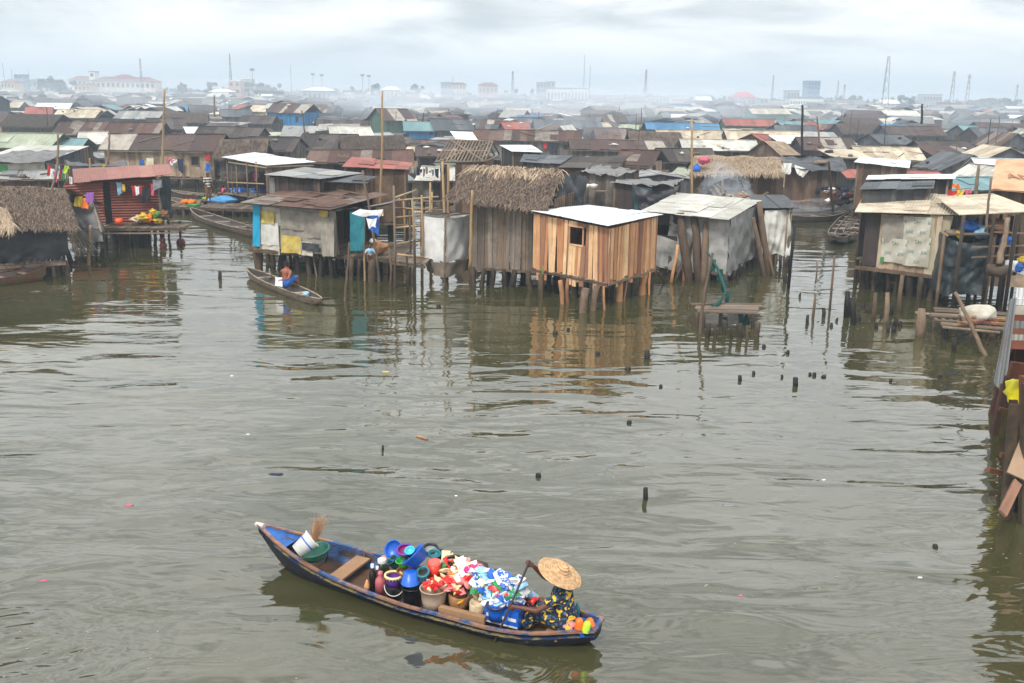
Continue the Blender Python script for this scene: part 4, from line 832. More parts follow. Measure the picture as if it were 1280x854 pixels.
rb = MB(); straw(rb, G1+Vector((.3,3,-1)), G0+Vector((0,3,-1)), G0, G1, 900, .7, .05, rn); rb.build('thatch_roof', M_thatch, t)
deck_between(t, V(A,zf-.1)+Vector((0,-.3,0)), V(B,zf-.1)+Vector((0,-.3,0)), V(B,zf-.1)+dv, V(A,zf-.1)+dv, 26, rnd=rn); edge(V(A,zf-.2)+Vector((0,-.3,0)), V(B,zf-.2)+Vector((0,-.3,0)), .12, 0, M_log, t); edge(V(A,zf-.35)+Vector((0,-.4,0)), V(B,zf-.3)+Vector((-.5,-.4,0)), .1, 0, M_log, t)
row_stilts(t, A+Vector((0,-.2,0)), B+Vector((0,-.2,0)), 13, zf-.1, .1, rnd=rn); row_stilts(t, A+dv*.5, B+dv*.5, 9, zf-.1, .1, rnd=rn)
S0 = aty(-30,284,A.y-.9); S1 = aty(20,286,A.y-.9); S2 = aty(9,262,A.y+.9); S3 = aty(-30,252,A.y+.9)
mb = MB(); straw(mb, S0, S1, S2, S3, 700, .7, .03, rn, .06, True, .05); one('straw_bundle', mb, M_thatch_pale, 'pale fresh straw bundle laid over the dark thatch at the left edge', 'straw bundle', S0)
pole('leaning_pole', at(44,331,.0)+Vector((0,0,-.2)), aty(58,269,at(44,331,0).y+.5), .05, M_bamboo_grey, 'thin grey pole leaning on the black tarpaulin of the left thatched hut')
pole('leaning_pole', at(24,333,.0)+Vector((0,0,-.2)), aty(28,310,at(24,333,0).y+.2), .06, M_bamboo_grey, 'short pole slanting below the black tarpaulin near the left edge')
pole('punt_pole', at(109,331,0)+Vector((0,0,-.4)), aty(113,282,at(109,331,0).y), .085, M_bamboo, 'stout pale post standing in the water left of the red tin shack')
for i in range(7):
    a_ = aty(84+i*2.4,288-i*.4,44.2); b_ = aty(96+i*4.2,320-i*1.0,43.2); pole('leaning_stick', b_, a_, .035, M_bamboo_grey, ('left outer','second','third','middle','fifth','sixth','right outer')[i]+' stick of the fan leaning at the end of the black tarpaulin', 'stick', 'fan of sticks leaning beside the left thatched hut', r2=.03)
mb = MB(); mb.cloth(aty(86,243,47), aty(112,243,46.6), aty(127,286,44.6), aty(95,284,45), 16, 14, .06, 2, 4, .05); mb.cloth(aty(95,284,45), aty(127,286,44.6), aty(129,302,44.4), aty(100,304,44.6), 12, 8, .1, 3, 6); mb.cloth(aty(112,243,46.6), aty(116,243,49), aty(131,290,47), aty(127,286,44.6), 8, 10, .05, 2, 7)
one('draped_tarp', mb, M_tarp_mid, 'grey tarpaulin sloping down between the left thatched hut and the red tin shack', 'tarpaulin', aty(105,265,45.5))
pole('leaning_board', aty(127,291,44.3), aty(113,243,46.4), .06, M_bamboo_grey, 'pale batten along the edge of the sloping grey tarpaulin', 'batten')
for (px,py,cn,lb) in ((97,252,'yellow','yellow cloth spread on the sloping grey tarpaulin'),(105,254,'orange','orange cloth spread on the sloping grey tarpaulin'),(111,247,'purple','lilac cloth at the top of the sloping grey tarpaulin')):
    q = aty(px,py,45.4); mb = MB(); mb.cloth(q+Vector((-.18,.2,.22)), q+Vector((.18,.2,.22)), q+Vector((.22,-.1,-.24)), q+Vector((-.14,-.1,-.2)), 8, 8, .06, 2, px); one('cloth', mb, CC[cn], lb, 'cloth', q)
# red tin shack
zf = 1.1; A = at(84,281,zf); B = at(132,281,zf); Bm = at(141,280,zf); Cc = at(200,280,zf); t = T_('tin_shack', 'shack of red rusty corrugated tin on a pole platform with washing across its front', 'shack', (A+Cc)/2)
zA = aty(84,231,A.y).z; zC = aty(200,224,Cc.y).z; zB = zA+(zC-zA)*.45
def tinwall(P, Q, z0, za, zb, parent, nm='tin_wall'):
    mb = MB(); nrm = Vector(((Q-P).y, -(Q-P).x, 0)).normalized(); k = round((za-z0)/.13)
    mb.grid(lambda u, v: V(P.lerp(Q,u), z0+(za+(zb-za)*u-z0)*v)+nrm*.03*math.sin(v*k*2*math.pi), 6, k*8, su=(Q-P).length, sv=2.0)
    return mb.build(nm, WALL['rusttin'], parent)
tinwall(A, B, zf, zA, zB, t); tinwall(Bm, Cc, zf, zB, zC-.05, t)
mb = MB(); mb.hexa([B+Vector((0,.1,0)), Bm+Vector((0,.1,0)), Bm+Vector((0,.15,0)), B+Vector((0,.15,0)), V(B,zB)+Vector((0,.1,0)), V(Bm,zB)+Vector((0,.1,0)), V(Bm,zB)+Vector((0,.15,0)), V(B,zB)+Vector((0,.15,0))]); mb.build('doorway', M_dark, t)
dv = Vector((-1.7,4.5,0)); tinwall(Cc, Cc+dv, zf, zC, zC+.1, t, 'side_wall'); tinwall(Cc+dv, A+dv, zf, zC, zA, t, 'back_wall'); tinwall(A+dv, A, zf, zA, zA, t, 'side_wall')
R0 = aty(93,229,A.y-.3); R1 = aty(216,219,Cc.y-.5); rb = MB(); sheet_roof(rb, R0, R1, R1+Vector((-1.9,5,.12)), R0+Vector((-2.2,5,.25)), .8, .02, rn, .06, .02); rb.build('roof', island('faded_red_tin', [C(176,116,104), C(188,128,114), C(160,104,92)], C(130,84,70), .4, .6, .2, (1,.3), bumpw=RB), t)
a0 = at(126,285,zf-.05); a1 = at(232,285,zf-.05); deck_between(t, a0, a1, a1+Vector((0,1.2,0)), a0+Vector((0,1.2,0)), 30, rnd=rn, name='platform'); edge(a0, a1, .11, -.08, M_log, t); edge(a0+Vector((.2,-.1,0)), a1+Vector((-.6,-.1,0)), .07, -.25, M_bamboo_grey, t)
deck_between(t, A, Cc, Cc+dv, A+dv, 20, rnd=rn, name='floor_deck')
for px, py, r in ((134,308,.1),(141,309,.1),(152,310,.16),(160,309,.1),(172,309,.15),(181,308,.16),(187,307,.09),(196,306,.07),(201,300,.07),(212,298,.06),(226,300,.05),(146,300,.08),(166,300,.08),(178,299,.08),(192,298,.08),(205,297,.08),(126,306,.1),(118,304,.1),(110,303,.09),(156,292,.09),(186,292,.09)):
    p = at(px,py,0); stilt(t, p.x, p.y, -.5, zf-.1, r, M_stilt, rn, rn.uniform(-.15,.15), 0)
q0 = aty(199,224,Cc.y-.15); mb = MB(); mb.cloth(aty(199,222,Cc.y-.2), aty(212,221,Cc.y+.6), aty(215,272,Cc.y+.4), aty(202,276,Cc.y-.25), 12, 14, .1, 2.5, 5); mb.build('corner_tarp', M_tarp_slate, t)
pole('clothesline', aty(142,228,Cc.y-.5), aty(204,224,Cc.y-.5), .012, M_bamboo_grey, 'clothesline strung across the front of the red tin shack', 'line', r2=.012)
def garment(x0, x1, y0, y1, Y, cn, lb, g=None, seed=1, nm='garment'):
    j = lambda k_: k_*(x1-x0)*random.Random(int(x0*7+y1+k_*31)).uniform(-.3,.3); a_ = aty(x0+j(1),y0,Y); b_ = aty(x1+j(.9),y0+.6,Y); c_ = aty(x1+j(1.1),y1+j(.8),Y); d_ = aty(x0+j(1.2),y1-j(1),Y); mb = MB(); mb.cloth(a_, b_, c_, d_, 9, 9, .07, 1.6, seed, .05, 0, .3)
    return one(nm, mb, CC[cn], lb, 'clothing', (a_+c_)/2, g)
yy = Cc.y-.55
for i, (x0,x1,y0,y1,cn,lb) in enumerate(((146,151,227,242,'lightblue','pale blue garment, leftmost on the clothesline of the red tin shack'),(152,157,229,241,'yellow','yellow garment on the clothesline of the red tin shack'),(158,163,231,239,'black','small black garment next to the yellow one on the clothesline'),(165,169,231,243,'red','red garment left of the white one on the clothesline'),(169,174,232,243,'white','white garment between the red ones on the clothesline'),(174,179,231,241,'red','red garment right of the white one on the clothesline'),(179,190,233,250,'black','large black garment hanging in the middle of the red tin wall'),(188,192,229,244,'pink','pinkish garment behind the large black one on the clothesline'),(193,203,224,237,'grey','grey blue garment at the right end of the clothesline'))):
    garment(x0,x1,y0,y1,yy-.02*i,cn,lb,'washing on the clothesline of the red tin shack',i)
for i, (px,py,rx,cn,lb) in enumerate(((171,274,.28,'cream','pale bundle, leftmost on the platform of the red tin shack'),(180,271,.33,'yellow','large yellow bundle on the platform of the red tin shack'),(187,273,.28,'orange','orange yellow bundle beside the large yellow one on the platform'),(192,266,.26,'yellow','yellow bundle stacked on top at the right of the platform'),(197,269,.24,'green','green bundle on the platform of the red tin shack'),(205,268,.26,'brown','brown bundle, rightmost on the platform of the red tin shack'),(198,276,.25,'yellow','yellow bundle at the front right of the platform'))):
    q = aty(px,py,Cc.y-.5); q.z = max(q.z, zf+.12); mb = MB(); mb.blob(q, (rx*.85,rx*.7,rx*.5), i+4, .5, 18, 12); one('bundle', mb, CC[cn], lb, 'bundle', q)
q = at(149,281,zf+.02); mb = MB(); mb.lathe([(0,0),(.14,0),(.2,.3),(.18,.3),(.12,.03)], q, 14); one('bucket', mb, plastic('orange_plastic', (232,92,40)), 'orange bucket by the black doorway of the red tin shack', 'bucket', q)
M_clay = plain('red_clay', C(132,70,56), .8, .2)
for (px,py,r,lb) in ((203,300,.16,'upper clay pot stacked at the waterline under the red shack platform'),(204,307,.2,'lower clay pot stacked at the waterline under the red shack platform'),(226,303,.24,'clay pot hanging at the waterline below the end of the platform')):
    q = at(px,py,.1 if py > 301 else .4); mb = MB(); mb.lathe([(0,-r*.8),(r*.7,-r*.6),(r,0),(r*.6,r*.6),(r*.7,r*.75),(r*.5,r*.6),(0,r*.1)], q, 14); one('clay_pot', mb, M_clay, lb, 'pot', q)
pole('rope', aty(227,281,at(227,300,0).y), at(226,304,.25), .03, M_stilt, 'dark rope hanging from the platform end to the clay pot', 'rope')

# white cloth shack above the thatched hut
zf = 1.2; A = at(-25,238,zf); B = at(59,234,zf); zA = aty(0,205,A.y).z
t = T_('cloth_shack', 'shack hung with dirty white cloth above the left thatched hut', 'shack', A.lerp(B,.6))
mb = MB(); mb.cloth(V(A,zA), V(B,zA), V(B,zf), V(A,zf), 26, 12, .08, 3, 2, .1); mb.build('cloth_wall', M_sack, t)
mb = MB(); mb.cloth(V(A.lerp(B,.3),zA-.1)+Vector((0,-.12,0)), V(A.lerp(B,.45),zA-.15)+Vector((0,-.12,0)), V(A.lerp(B,.45),zA-.7)+Vector((0,-.12,0)), V(A.lerp(B,.3),zA-.85)+Vector((0,-.12,0)), 8, 6, .03, 1, 2); mb.build('green_patch', CC['green'], t)
rb = MB(); R0 = V(A,zA+.03)+Vector((0,-.3,0)); R1 = V(B,zA+.03)+Vector((.3,-.3,0)); rb.cloth(R0+Vector((0,5,.5)), R1+Vector((0,5,.5)), R1, R0, 20, 10, .12, 2, 3); rb.build('roof', M_tarp_mid, t)
mb = MB(); plank_wall(mb, B, B+Vector((-2.3,5,0)), zf, zA, .3); plank_wall(mb, B+Vector((-2.3,5,0)), A+Vector((-2.3,5,0)), zf, zA, .4); mb.build('back_wall', WALL['dark'], t)
row_stilts(t, A, B, 7, zf, .09, rnd=rn); row_stilts(t, A+Vector((0,4,0)), B+Vector((0,4,0)), 5, zf, .09, rnd=rn)
deck_between(t, V(A,zf-.08)+Vector((0,-.8,0)), V(B,zf-.08)+Vector((2.6,-.8,0)), V(B,zf-.08)+Vector((2.6,5,0)), V(A,zf-.08)+Vector((0,5,0)), 34, rnd=rn)
cl_ = [('red','small red garment'),('white','white garment'),('pink','pink garment'),('lightblue','pale blue garment'),('red','bright red garment'),('green','green garment'),('lime','lime garment'),('brown','brown garment'),('white','lower white garment'),('black','black garment')]
pole('clothesline', aty(58,206,52), aty(96,206,52), .012, M_bamboo_grey, 'clothesline strung right of the white cloth shack', 'line', r2=.012)
for i, (cn, lb) in enumerate(cl_):
    x0 = 60+i*3.4; y0 = 206+(i % 3)*4 if i < 8 else 220; garment(x0, x0+rn.uniform(3.5,6), y0, y0+rn.uniform(9,14), 51.8-.05*i, cn, lb+' on the crowded clothesline right of the white cloth shack', 'washing beside the white cloth shack', i+3)
pole('bamboo_pole', aty(62,245,51), aty(72,168,51.5), .07, M_log, 'crooked dark pole rising beside the crowded clothesline', bend=.15)
pole('bamboo_pole', aty(114,222,56), aty(112,198,56), .07, M_bamboo, 'short pale post in front of the black tarpaulin shelter')
pole('bamboo_pole', aty(135,206,60), aty(137,165,61), .07, M_log, 'dark upright pole near the corner of the long striped roof')
# black tarpaulin shelter
t = T_('tarp_shelter', 'shelter of sagging black tarpaulin behind the red tin shack', 'shelter', at(120,222,1.5))
a_, b_, c_, d_ = aty(82,200,63), aty(155,200,63), aty(160,208,57), aty(84,207,57)
mb = MB(); mb.cloth(a_, b_, c_, d_, 18, 10, .15, 2, 5, .3); mb.cloth(d_, c_, V(c_,1.3), V(d_,1.3), 18, 10, .12, 4, 6, 0, 0, .3); mb.cloth(b_, c_, V(c_,1.2), V(b_,1.2), 8, 8, .1, 3, 9); mb.build('tarpaulin', M_tarp_black, t)
for p in (a_, b_, c_, d_, d_.lerp(c_,.5)): stilt(t, p.x, p.y, -.3, p.z, .07, M_log, rn)
deck_between(t, V(d_,1.15), V(c_,1.15), V(b_,1.15), V(a_,1.15), 12, rnd=rn)
for i, (x0,x1,y0,y1,cn,lb) in enumerate(((107,119,216,225,'cream','patterned cream cloth drying behind the red tin shack'),(119,128,215,226,'purple','pale lilac cloth drying behind the red tin shack'),(128,150,212,225,'lime','long olive striped cloth drying behind the red tin shack'),(156,168,215,222,'white','white cloth drying behind the red tin roof'),(172,182,217,222,'lightblue','pale cloth peeping over the red tin roof'),(127,131,204,214,'yellow','yellowish garment hung on the short post behind the red tin shack'))): garment(x0,x1,y0,y1,55-.05*i,cn,lb,None,i+2)

# ---- silvery roofed open shed with barrels ----
rn = random.Random(71)
def four_roof(name, label, cat, pts, Ys, roof, wall, zf, walls=(0,1,2,3), rows=1, sw=.8, group=None, pw=.25, stl=True, cover=None, inset=.35):
    """pts px: front-left, front-right, back-right, back-left of the roof"""
    R = [aty(x, y, Y) for (x, y), Y in zip(pts, Ys)]
    c0 = sum(R, Vector())/4; T = T_(name, label, cat, (c0.x, c0.y, zf), group); rb = MB()
    if cover is None: sheet_roof(rb, *R, sw, .02, rn, .06, .02, rows=rows, patch=1); rb.build('roof', ROOF[roof], T)
    elif cover == 'cloth': rb.cloth(R[3], R[2], R[1], R[0], 18, 10, .12, 2, 4, .1); rb.build('roof_cover', roof, T)
    else: straw(rb, *R, int(cover), .6, .03, rn); rb.build('thatch_roof', M_thatch, T)
    W_ = [p+(c0-p)*(inset/((c0-p).length+.01)) for p in R]
    for k in walls:
        P = W_[k]; Q = W_[(k+1) % 4]; mb = MB(); plank_wall(mb, P, Q, zf, P.z-.05, pw, .03, rn, z1b=Q.z-.05); mb.build('wall', WALL[wall] if isinstance(wall, str) else wall, T)
    deck_between(T, V(W_[0],zf-.06)+Vector((-.2,-.5,0)), V(W_[1],zf-.06)+Vector((.2,-.5,0)), V(W_[2],zf-.06), V(W_[3],zf-.06), 16, rnd=rn, name='floor_deck')
    for p in W_:
        mb = MB(); mb.tube([(p.x,p.y,-.3), (p.x,p.y,p.z)], .06, 6, .1); mb.build('corner_post', M_log, T)
    if stl: row_stilts(T, W_[0], W_[1], 5, zf-.05, .08, rnd=rn); row_stilts(T, W_[3], W_[2], 4, zf-.05, .08, rnd=rn)
    FOOT.append((c0.x, c0.y, 0, (R[1]-R[0]).length/2, abs(R[2].y-R[0].y)/2)); return T, R, W_
t, R, W_ = four_roof('open_shed', 'open sided shed with a bright silver zinc roof behind the blue barrels', 'shed', [(277,197),(333,207.5),(394,203),(318,191)], [66,62.5,68,74], 'white', 'old', 1.1, (1,2))
mb = MB()
for (x0,y0,x1,y1,Y0,Y1) in ((286,203,333,210,65.6,62.6),(284,228,330,230,65.6,62.8),(333,209,392,207,62.6,67.5)): mb.tube([aty(x0,y0,Y0), aty(x1,y1,Y1)], .05, 6, .1)
mb.build('bamboo_rails', M_bamboo, t)
for px, Y in ((289,65.6),(295,65.2),(308,64),(320,63.4)): mb = MB(); p = aty(px,202,Y); mb.tube([(p.x,p.y,.2), p], .05, 6, .1); mb.build('post', M_log, t)
t, R, W_ = four_roof('grey_roof_shack', 'dark shack under a pale grey warped roof behind the patchwork hut', 'shack', [(331,219),(399,225),(454,218),(381,210)], [46.5,45,50,54], 'grey', 'dark', 1.0, rows=2)
mb = MB(); p0 = W_[0]+Vector((-.05,-.12,0)); mb.hexa([V(p0,1.0), V(p0,1.0)+Vector((.5,-.05,0)), V(p0,1.0)+Vector((.5,0,0)), V(p0,1.0)+Vector((0,.05,0)), V(p0,p0.z-.1), V(p0,p0.z-.1)+Vector((.5,-.05,0)), V(p0,p0.z-.1)+Vector((.5,0,0)), V(p0,p0.z-.1)+Vector((0,.05,0))]); mb.build('pale_tin_panel', ROOF['grey'], t)
four_roof('red_roof_shack', 'low shack with a patchy red tin roof in front of the long rusty roof', 'shack', [(428,209),(510,213),(516,205),(440,197)], [52,51,55,58], 'red', 'brown', 1.1, rows=2)
four_roof('plywood_shack', 'small shack with plywood front beside the tall bamboo mast', 'shack', [(400,228),(458,230),(470,221),(420,219)], [46,45.5,48.5,50], 'slate', 'brown', 1.0)
# deck with barrels and goods
t = T_('landing_deck', 'long dark landing deck behind the moored canoes on the left bank', 'deck', at(262,258,.5)); a0 = at(208,258,.5); a1 = at(322,262,.5)
deck_between(t, a0, a1, a1+Vector((0,5.4,0)), a0+Vector((0,4.2,0)), 44, rnd=rn); edge(a0, a1, .12, -.1, M_log, t); row_stilts(t, a0, a1, 12, .45, .08, rnd=rn); row_stilts(t, a0+Vector((0,2,0)), a1+Vector((0,2,0)), 9, .45, .08, rnd=rn)
mb = MB(); mb.cloth(aty(212,262,a0.y), aty(250,262,a0.y), aty(250,266,a0.y), aty(212,266,a0.y), 10, 6, .05, 2, 2); mb.build('dark_skirt', M_tarp_black, t)
M_bluep = plastic('blue_plastic', (28,92,170)); 
for (x0,x1,py,lb) in ((286,307,242,'large blue barrel lying on its side on the landing deck'),(312,331,242,'second blue barrel lying beside the pale tin panel, right of the first')):
    a_ = aty(x0,py,a0.y+4); b_ = aty(x1,py-1,a0.y+4.4); r = .36; d_ = (b_-a_).normalized(); M_ = d_.to_track_quat('Z','Y').to_matrix(); ln = (b_-a_).length; mb = MB()
    mb.lathe([(0,0),(r*.9,0),(r*.97,.03),(r*.95,ln*.3),(r*1.03,ln*.33),(r*.95,ln*.36),(r*.95,ln*.63),(r*1.03,ln*.66),(r*.95,ln*.69),(r*.97,ln-.03),(r*.9,ln),(0,ln)], a_, 20, M_); one('barrel', mb, M_bluep, lb, 'barrel', (a_+b_)/2)
q = aty(279,250,a0.y+2.5); mb = MB(); mb.blob(q, (.95,.5,.24), 4, .3); one('tarp_heap', mb, colcloth('sky_blue_tarp', (84,150,200)), 'heap of pale blue tarpaulin on the landing deck left of the barrels', 'tarpaulin', q)
for (px,lb) in ((231,'left'),(240,'right')):
    q = aty(px,253,a0.y+1.5); mb = MB(); mb.blob(q, (.27,.25,.2), px, .3); one('produce_heap', mb, CC['orange'], 'orange heap of produce, %s of the two on the landing deck' % lb, 'produce', q)
q = aty(241,257,a0.y+.1); mb = MB(); mb.blob(q, (.5,.2,.1), 3, .4); one('leaf_heap', mb, CC['green'], 'green leaves at the deck edge above the canoe bow', 'leaves', q)
# ================= right bank, second row =================
rn = random.Random(81)
four_roof('white_roof_shack', 'shack under a long bright white roof slab behind the flat tan roof', 'shack', [(1083,225),(1193,224),(1196,218),(1086,220)], [47,47,51,51.5], 'white', 'dark', 1.1)
four_roof('grey_roof_shack', 'dark shack with a plain grey lean-to roof in front of the bright white slab', 'shack', [(1074,238),(1166,236.5),(1168,227),(1082,229)], [42.5,42.5,46,46.5], 'slate', 'slate', 1.1)
four_roof('white_roof_shack', 'small shack with a thin white roof edge behind the moored boats on the right', 'shack', [(1068,203),(1136,211),(1138,202),(1075,197)], [63,61,66,68], 'white', 'brown', 1.1)
by_px(1160,1234,194,211, hr=3.5, kind='gabley', roof='slate', wall='old', rot=-.05, DD=6, label='grey gabled shack facing the lagoon with bright washing before it', door=0, oh=.45)
by_px(1212,1279,185,199, hr=3.7, kind='gabley', roof='tan', wall='slate', rot=-.08, DD=6, label='grey shack with a beige gabled roof edge behind the tan box roof')
for i, (x0,x1,y0,y1,cn,lb) in enumerate(((1186,1194,237,247,'red','red garment, left of the bright washing before the grey gabled shack'),(1195,1204,236.5,245,'yellow','yellow garment in the middle of the bright washing'),(1205,1213,236,244,'pink','magenta garment, right of the bright washing'),(1189,1200,229,236,'orange','orange cloth hung above the red garment'))): garment(x0,x1,y0,y1,44.5,cn,lb,None,i+2)
pole('bamboo_pole', aty(1186,238,44.7), aty(1215,235,44.7), .02, M_bamboo_grey, 'line carrying the bright washing', 'line')
pole('bamboo_pole', aty(1219,252,43), aty(1223,206,43), .09, M_bamboo_grey, 'stout weathered post right of the bright washing')
# tan lettered roof at the right edge
t = T_('tan_roof_shack', 'shack with a tan lettered sheet roof cut off by the right edge', 'shack', aty(1270,250,43))
P0, P1, P2, P3 = aty(1239,236,41.5), aty(1300,241,41.5), aty(1300,198,45), aty(1245,200,45)
mb = MB(); nrm = (P1-P0).cross(P3-P0).normalized(); mb.grid(lambda u, v: (P0*(1-u)+P1*u)*(1-v)+(P3*(1-u)+P2*u)*v+nrm*.03*noise.noise(Vector((u*5,v*5,0))), 16, 12, su=2, sv=1.5)
mb.hexa([p-nrm*.06 for p in (P0,P1,P2,P3)]+[p-nrm*.04 for p in (P0,P1,P2,P3)])
mb.build('roof', island('tan_stained_sheet', [C(196,158,124)], C(160,112,82), .6, .7, .2, (1,1)), t)
cu = bpy.data.curves.new('roof_lettering', 'FONT'); cu.body = 'ANDHI'; cu.size = .85; cu.extrude = .005; to = bpy.data.objects.new('tmp', cu); COL.objects.link(to)
dg = bpy.context.evaluated_depsgraph_get(); me = bpy.data.meshes.new_from_object(to.evaluated_get(dg)); bpy.data.objects.remove(to)
X = (P1-P0).normalized(); Yv = nrm.cross(X); Mx = Matrix((X, Yv, nrm)).transposed().to_4x4(); o_ = P0.lerp(P1,.32).lerp(P3.lerp(P2,.32),.33)+nrm*.06
for v in me.vertices: v.co = (Matrix.Translation(o_) @ Mx) @ v.co - Vector(t['_w'])
me.materials.clear(); me.materials.append(plain('faded_brown_paint', C(150,112,88), .8, .3, 12)); lo = bpy.data.objects.new('roof_lettering', me); COL.objects.link(lo); lo.parent = t
mb = MB(); plank_wall(mb, aty(1242,240,42), aty(1300,243,42), .9, aty(1270,238,42).z, .3, .03, rn); mb.build('wall', WALL['brown'], t); row_stilts(t, at(1242,292,.9), at(1300,292,.9), 4, .9)
# thatched house with smoke in the middle right
zf = 1.1; A = at(862,262,zf); B = at(976,265,zf); A.y = B.y = min(A.y, 58.5); A = aty(862,262,58.5); B = aty(976,265,58.5); A.z = B.z = zf
t = T_('thatched_house', 'brown plank house with a shaggy pale thatch roof behind the cooking smoke', 'house', (A+B)/2+Vector((0,2,0)))
zt = aty(900,222,58.5).z; dv = Vector((.8,5,0)); 
for P, Q in ((A,B),(B,B+dv),(B+dv,A+dv),(A+dv,A)): mb = MB(); plank_wall(mb, P, Q, zf, zt, .3, .03, rn, .05, .03, skip=.04); mb.build('plank_wall', WALL['brown'], t)
E0, E1 = aty(862,217,57.8), aty(978,219,57.8); G0, G1 = aty(868,195,61), aty(976,198,61)
rb = MB(); straw(rb, E0, E1, G1, G0, 4200, .5, .03, rn, .12, True, .12, 0, .1); rb.build('thatch_roof', M_thatch_pale, t); rb = MB(); straw(rb, G1+Vector((0,3,-1)), G0+Vector((0,3,-1)), G0, G1, 400, .7, .06, rn); rb.build('thatch_roof', M_thatch, t)
row_stilts(t, A, B, 9, zf, .09, rnd=rn)
for (px,py,rx,ry,cn,lb) in ((880,201,.34,.2,'pink','pink bundle lying on the shaggy pale thatch'),(870,212,.25,.3,'blue','blue container hung at the left eave of the shaggy thatch')): q = aty(px,py,58); mb = MB(); mb.blob(q,(rx,.3,ry),px,.25); one('bundle', mb, CC[cn], lb, 'bundle', q)
# tarp roofed house next to it
A = aty(978,268,69); B = aty(1040,266,69); zf = .55; A.z = B.z = zf; Cc = B+Vector((2.3,6,0)); t = T_('tarp_roof_house', 'brown plank house with a torn black tarpaulin roof by the canal mouth', 'house', (A+B)/2+Vector((0,3,0)))
zt = aty(1000,212,69).z; Dd = A+(Cc-B)
for P, Q in ((A,B),(B,Cc),(Cc,Dd),(Dd,A)): mb = MB(); plank_wall(mb, P, Q, zf-.1, zt, .35, .03, rn, .08, .04, .2); mb.build('plank_wall', WALL['brown'], t)
rg0, rg1 = aty(1004,193,72), aty(1050,196,72.5); rb = MB(); rb.cloth(rg0+Vector((-1.6,0,-.1)), rg1, V(B,zt)+Vector((.5,-.6,.0)), V(A,zt)+Vector((-.3,-.6,.1)), 24, 12, .12, 2, 4, .1, 0, .25); rb.cloth(Dd+Vector((0,0,zt-zf)), Cc+Vector((.3,0,zt-zf)), rg1, rg0+Vector((-1.6,0,-.1)), 12, 6, .05, 2, 4); rb.cloth(rg1, Cc+Vector((.4,.2,zt-zf)), Cc+Vector((.4,.2,zt-zf-.3)), V(B,zt)+Vector((.5,-.6,0)), 10, 8, .08, 2, 4); rb.build('tarp_roof', M_tarp_black, t)
mb = MB(); mb.cloth(aty(979,204,68.5), aty(990,204,68.5), aty(988,218,68.2), aty(981,217,68.2), 8, 8, .1, 2, 3); mb.cloth(aty(993,206,68.5), aty(1012,212,68.5), aty(1004,222,68.2), aty(996,218,68.2), 8, 8, .12, 2, 6); mb.build('torn_white_plastic', M_tarp_white, t)
mb = MB(); mb.blob(aty(1026,203,70.2), (.6,.3,.12), 3, .3); mb.build('straw_patch', M_thatch_pale, t)
row_stilts(t, A, B, 6, zf, .1, rnd=rn); row_stilts(t, B, Cc, 5, zf, .1, rnd=rn)
FOOT.append((10.5,62.5,0,6,4.5)); FOOT.append((20.5,72,0,4.6,4.5))
t = T_('cooking_deck', 'cluttered dark deck with firewood heaps behind the grey tarp hut', 'deck', at(925,262,1.0)); a0 = at(850,268,1.0); a1 = at(985,270,1.0); deck_between(t, a0, a1, a1+Vector((0,7,0)), a0+Vector((0,7,0)), 40, rnd=rn); row_stilts(t, a0, a1, 12, 1.0, .08, rnd=rn)
for i in range(30):
    q = aty(rn.gauss(928,16), rn.uniform(243,256), 54.5+rn.uniform(-1,1)); q.z = max(q.z, 1.1); d_ = Vector((rn.uniform(-1,1), rn.uniform(-.5,.5), rn.uniform(-.4,.6)))*rn.uniform(.3,.5); mb = MB(); mb.board(q-d_, q+d_, .14, .08)
    one('firewood_piece', mb, (M_freshlog, M_log, M_sack)[i % 3], '%s piece of wood at the %s of the smoking firewood heap' % (('orange','brown','cream')[i % 3], 'left' if q.x < aty(922,250,54).x else ('right' if q.x > aty(934,250,54).x else 'middle')), 'firewood', q, 'firewood heaped by the cooking smoke')
for i, (x0,y0,x1,y1) in enumerate(((892,232,905,250),(896,230,912,250),(889,238,899,252),(903,222,903,250))): pole('leaning_pole', aty(x1,y1,55), aty(x0,y0,56), .08, M_log if i < 3 else M_bamboo_grey, ['left plank leaning in the cooking smoke','right plank leaning in the cooking smoke','short plank leaning in the cooking smoke','thin upright stick in the cooking smoke'][i])
pole('bamboo_pole', Vector((aty(865,262,52).x,52,.5)), aty(865,149,52), .075, M_bamboo, 'tall golden bamboo pole behind the pale roof of the grey tarp hut', bend=.05)
pole('bamboo_pole', at(1042,272,0), aty(1036,201,59), .09, M_bamboo_grey, 'leaning pale pole at the canal mouth beside the moored canoes')
pole('utility_pole', aty(1003,200,88), aty(1003,131,88), .13, M_stake, 'dark upright pole rising over the striped brown roof')
pole('utility_pole', aty(1025,185,95), aty(1021,146,95), .1, M_log, 'shorter leaning pole right of the dark upright pole')
pole('bamboo_pole', aty(203,222,61), aty(206,112,61), .075, M_bamboo, 'tall bamboo mast in front of the long striped roof', bend=.1)
pole('bamboo_pole', aty(382,172,85), aty(377,138,85), .07, M_log, 'thin pole standing before the blue plank house')
pole('utility_pole', aty(1152,155,120), aty(1153,130,120), .16, M_stake, 'dark post standing in the haze on the right')
pole('utility_pole', aty(268,146,130), aty(268,119,130), .14, M_bamboo_grey, 'pale post standing in front of the striped gable house on the left')
pole('bamboo_pole', aty(528,152,110), aty(530,141,110), .1, M_log, 'stub pole behind the green plank house')
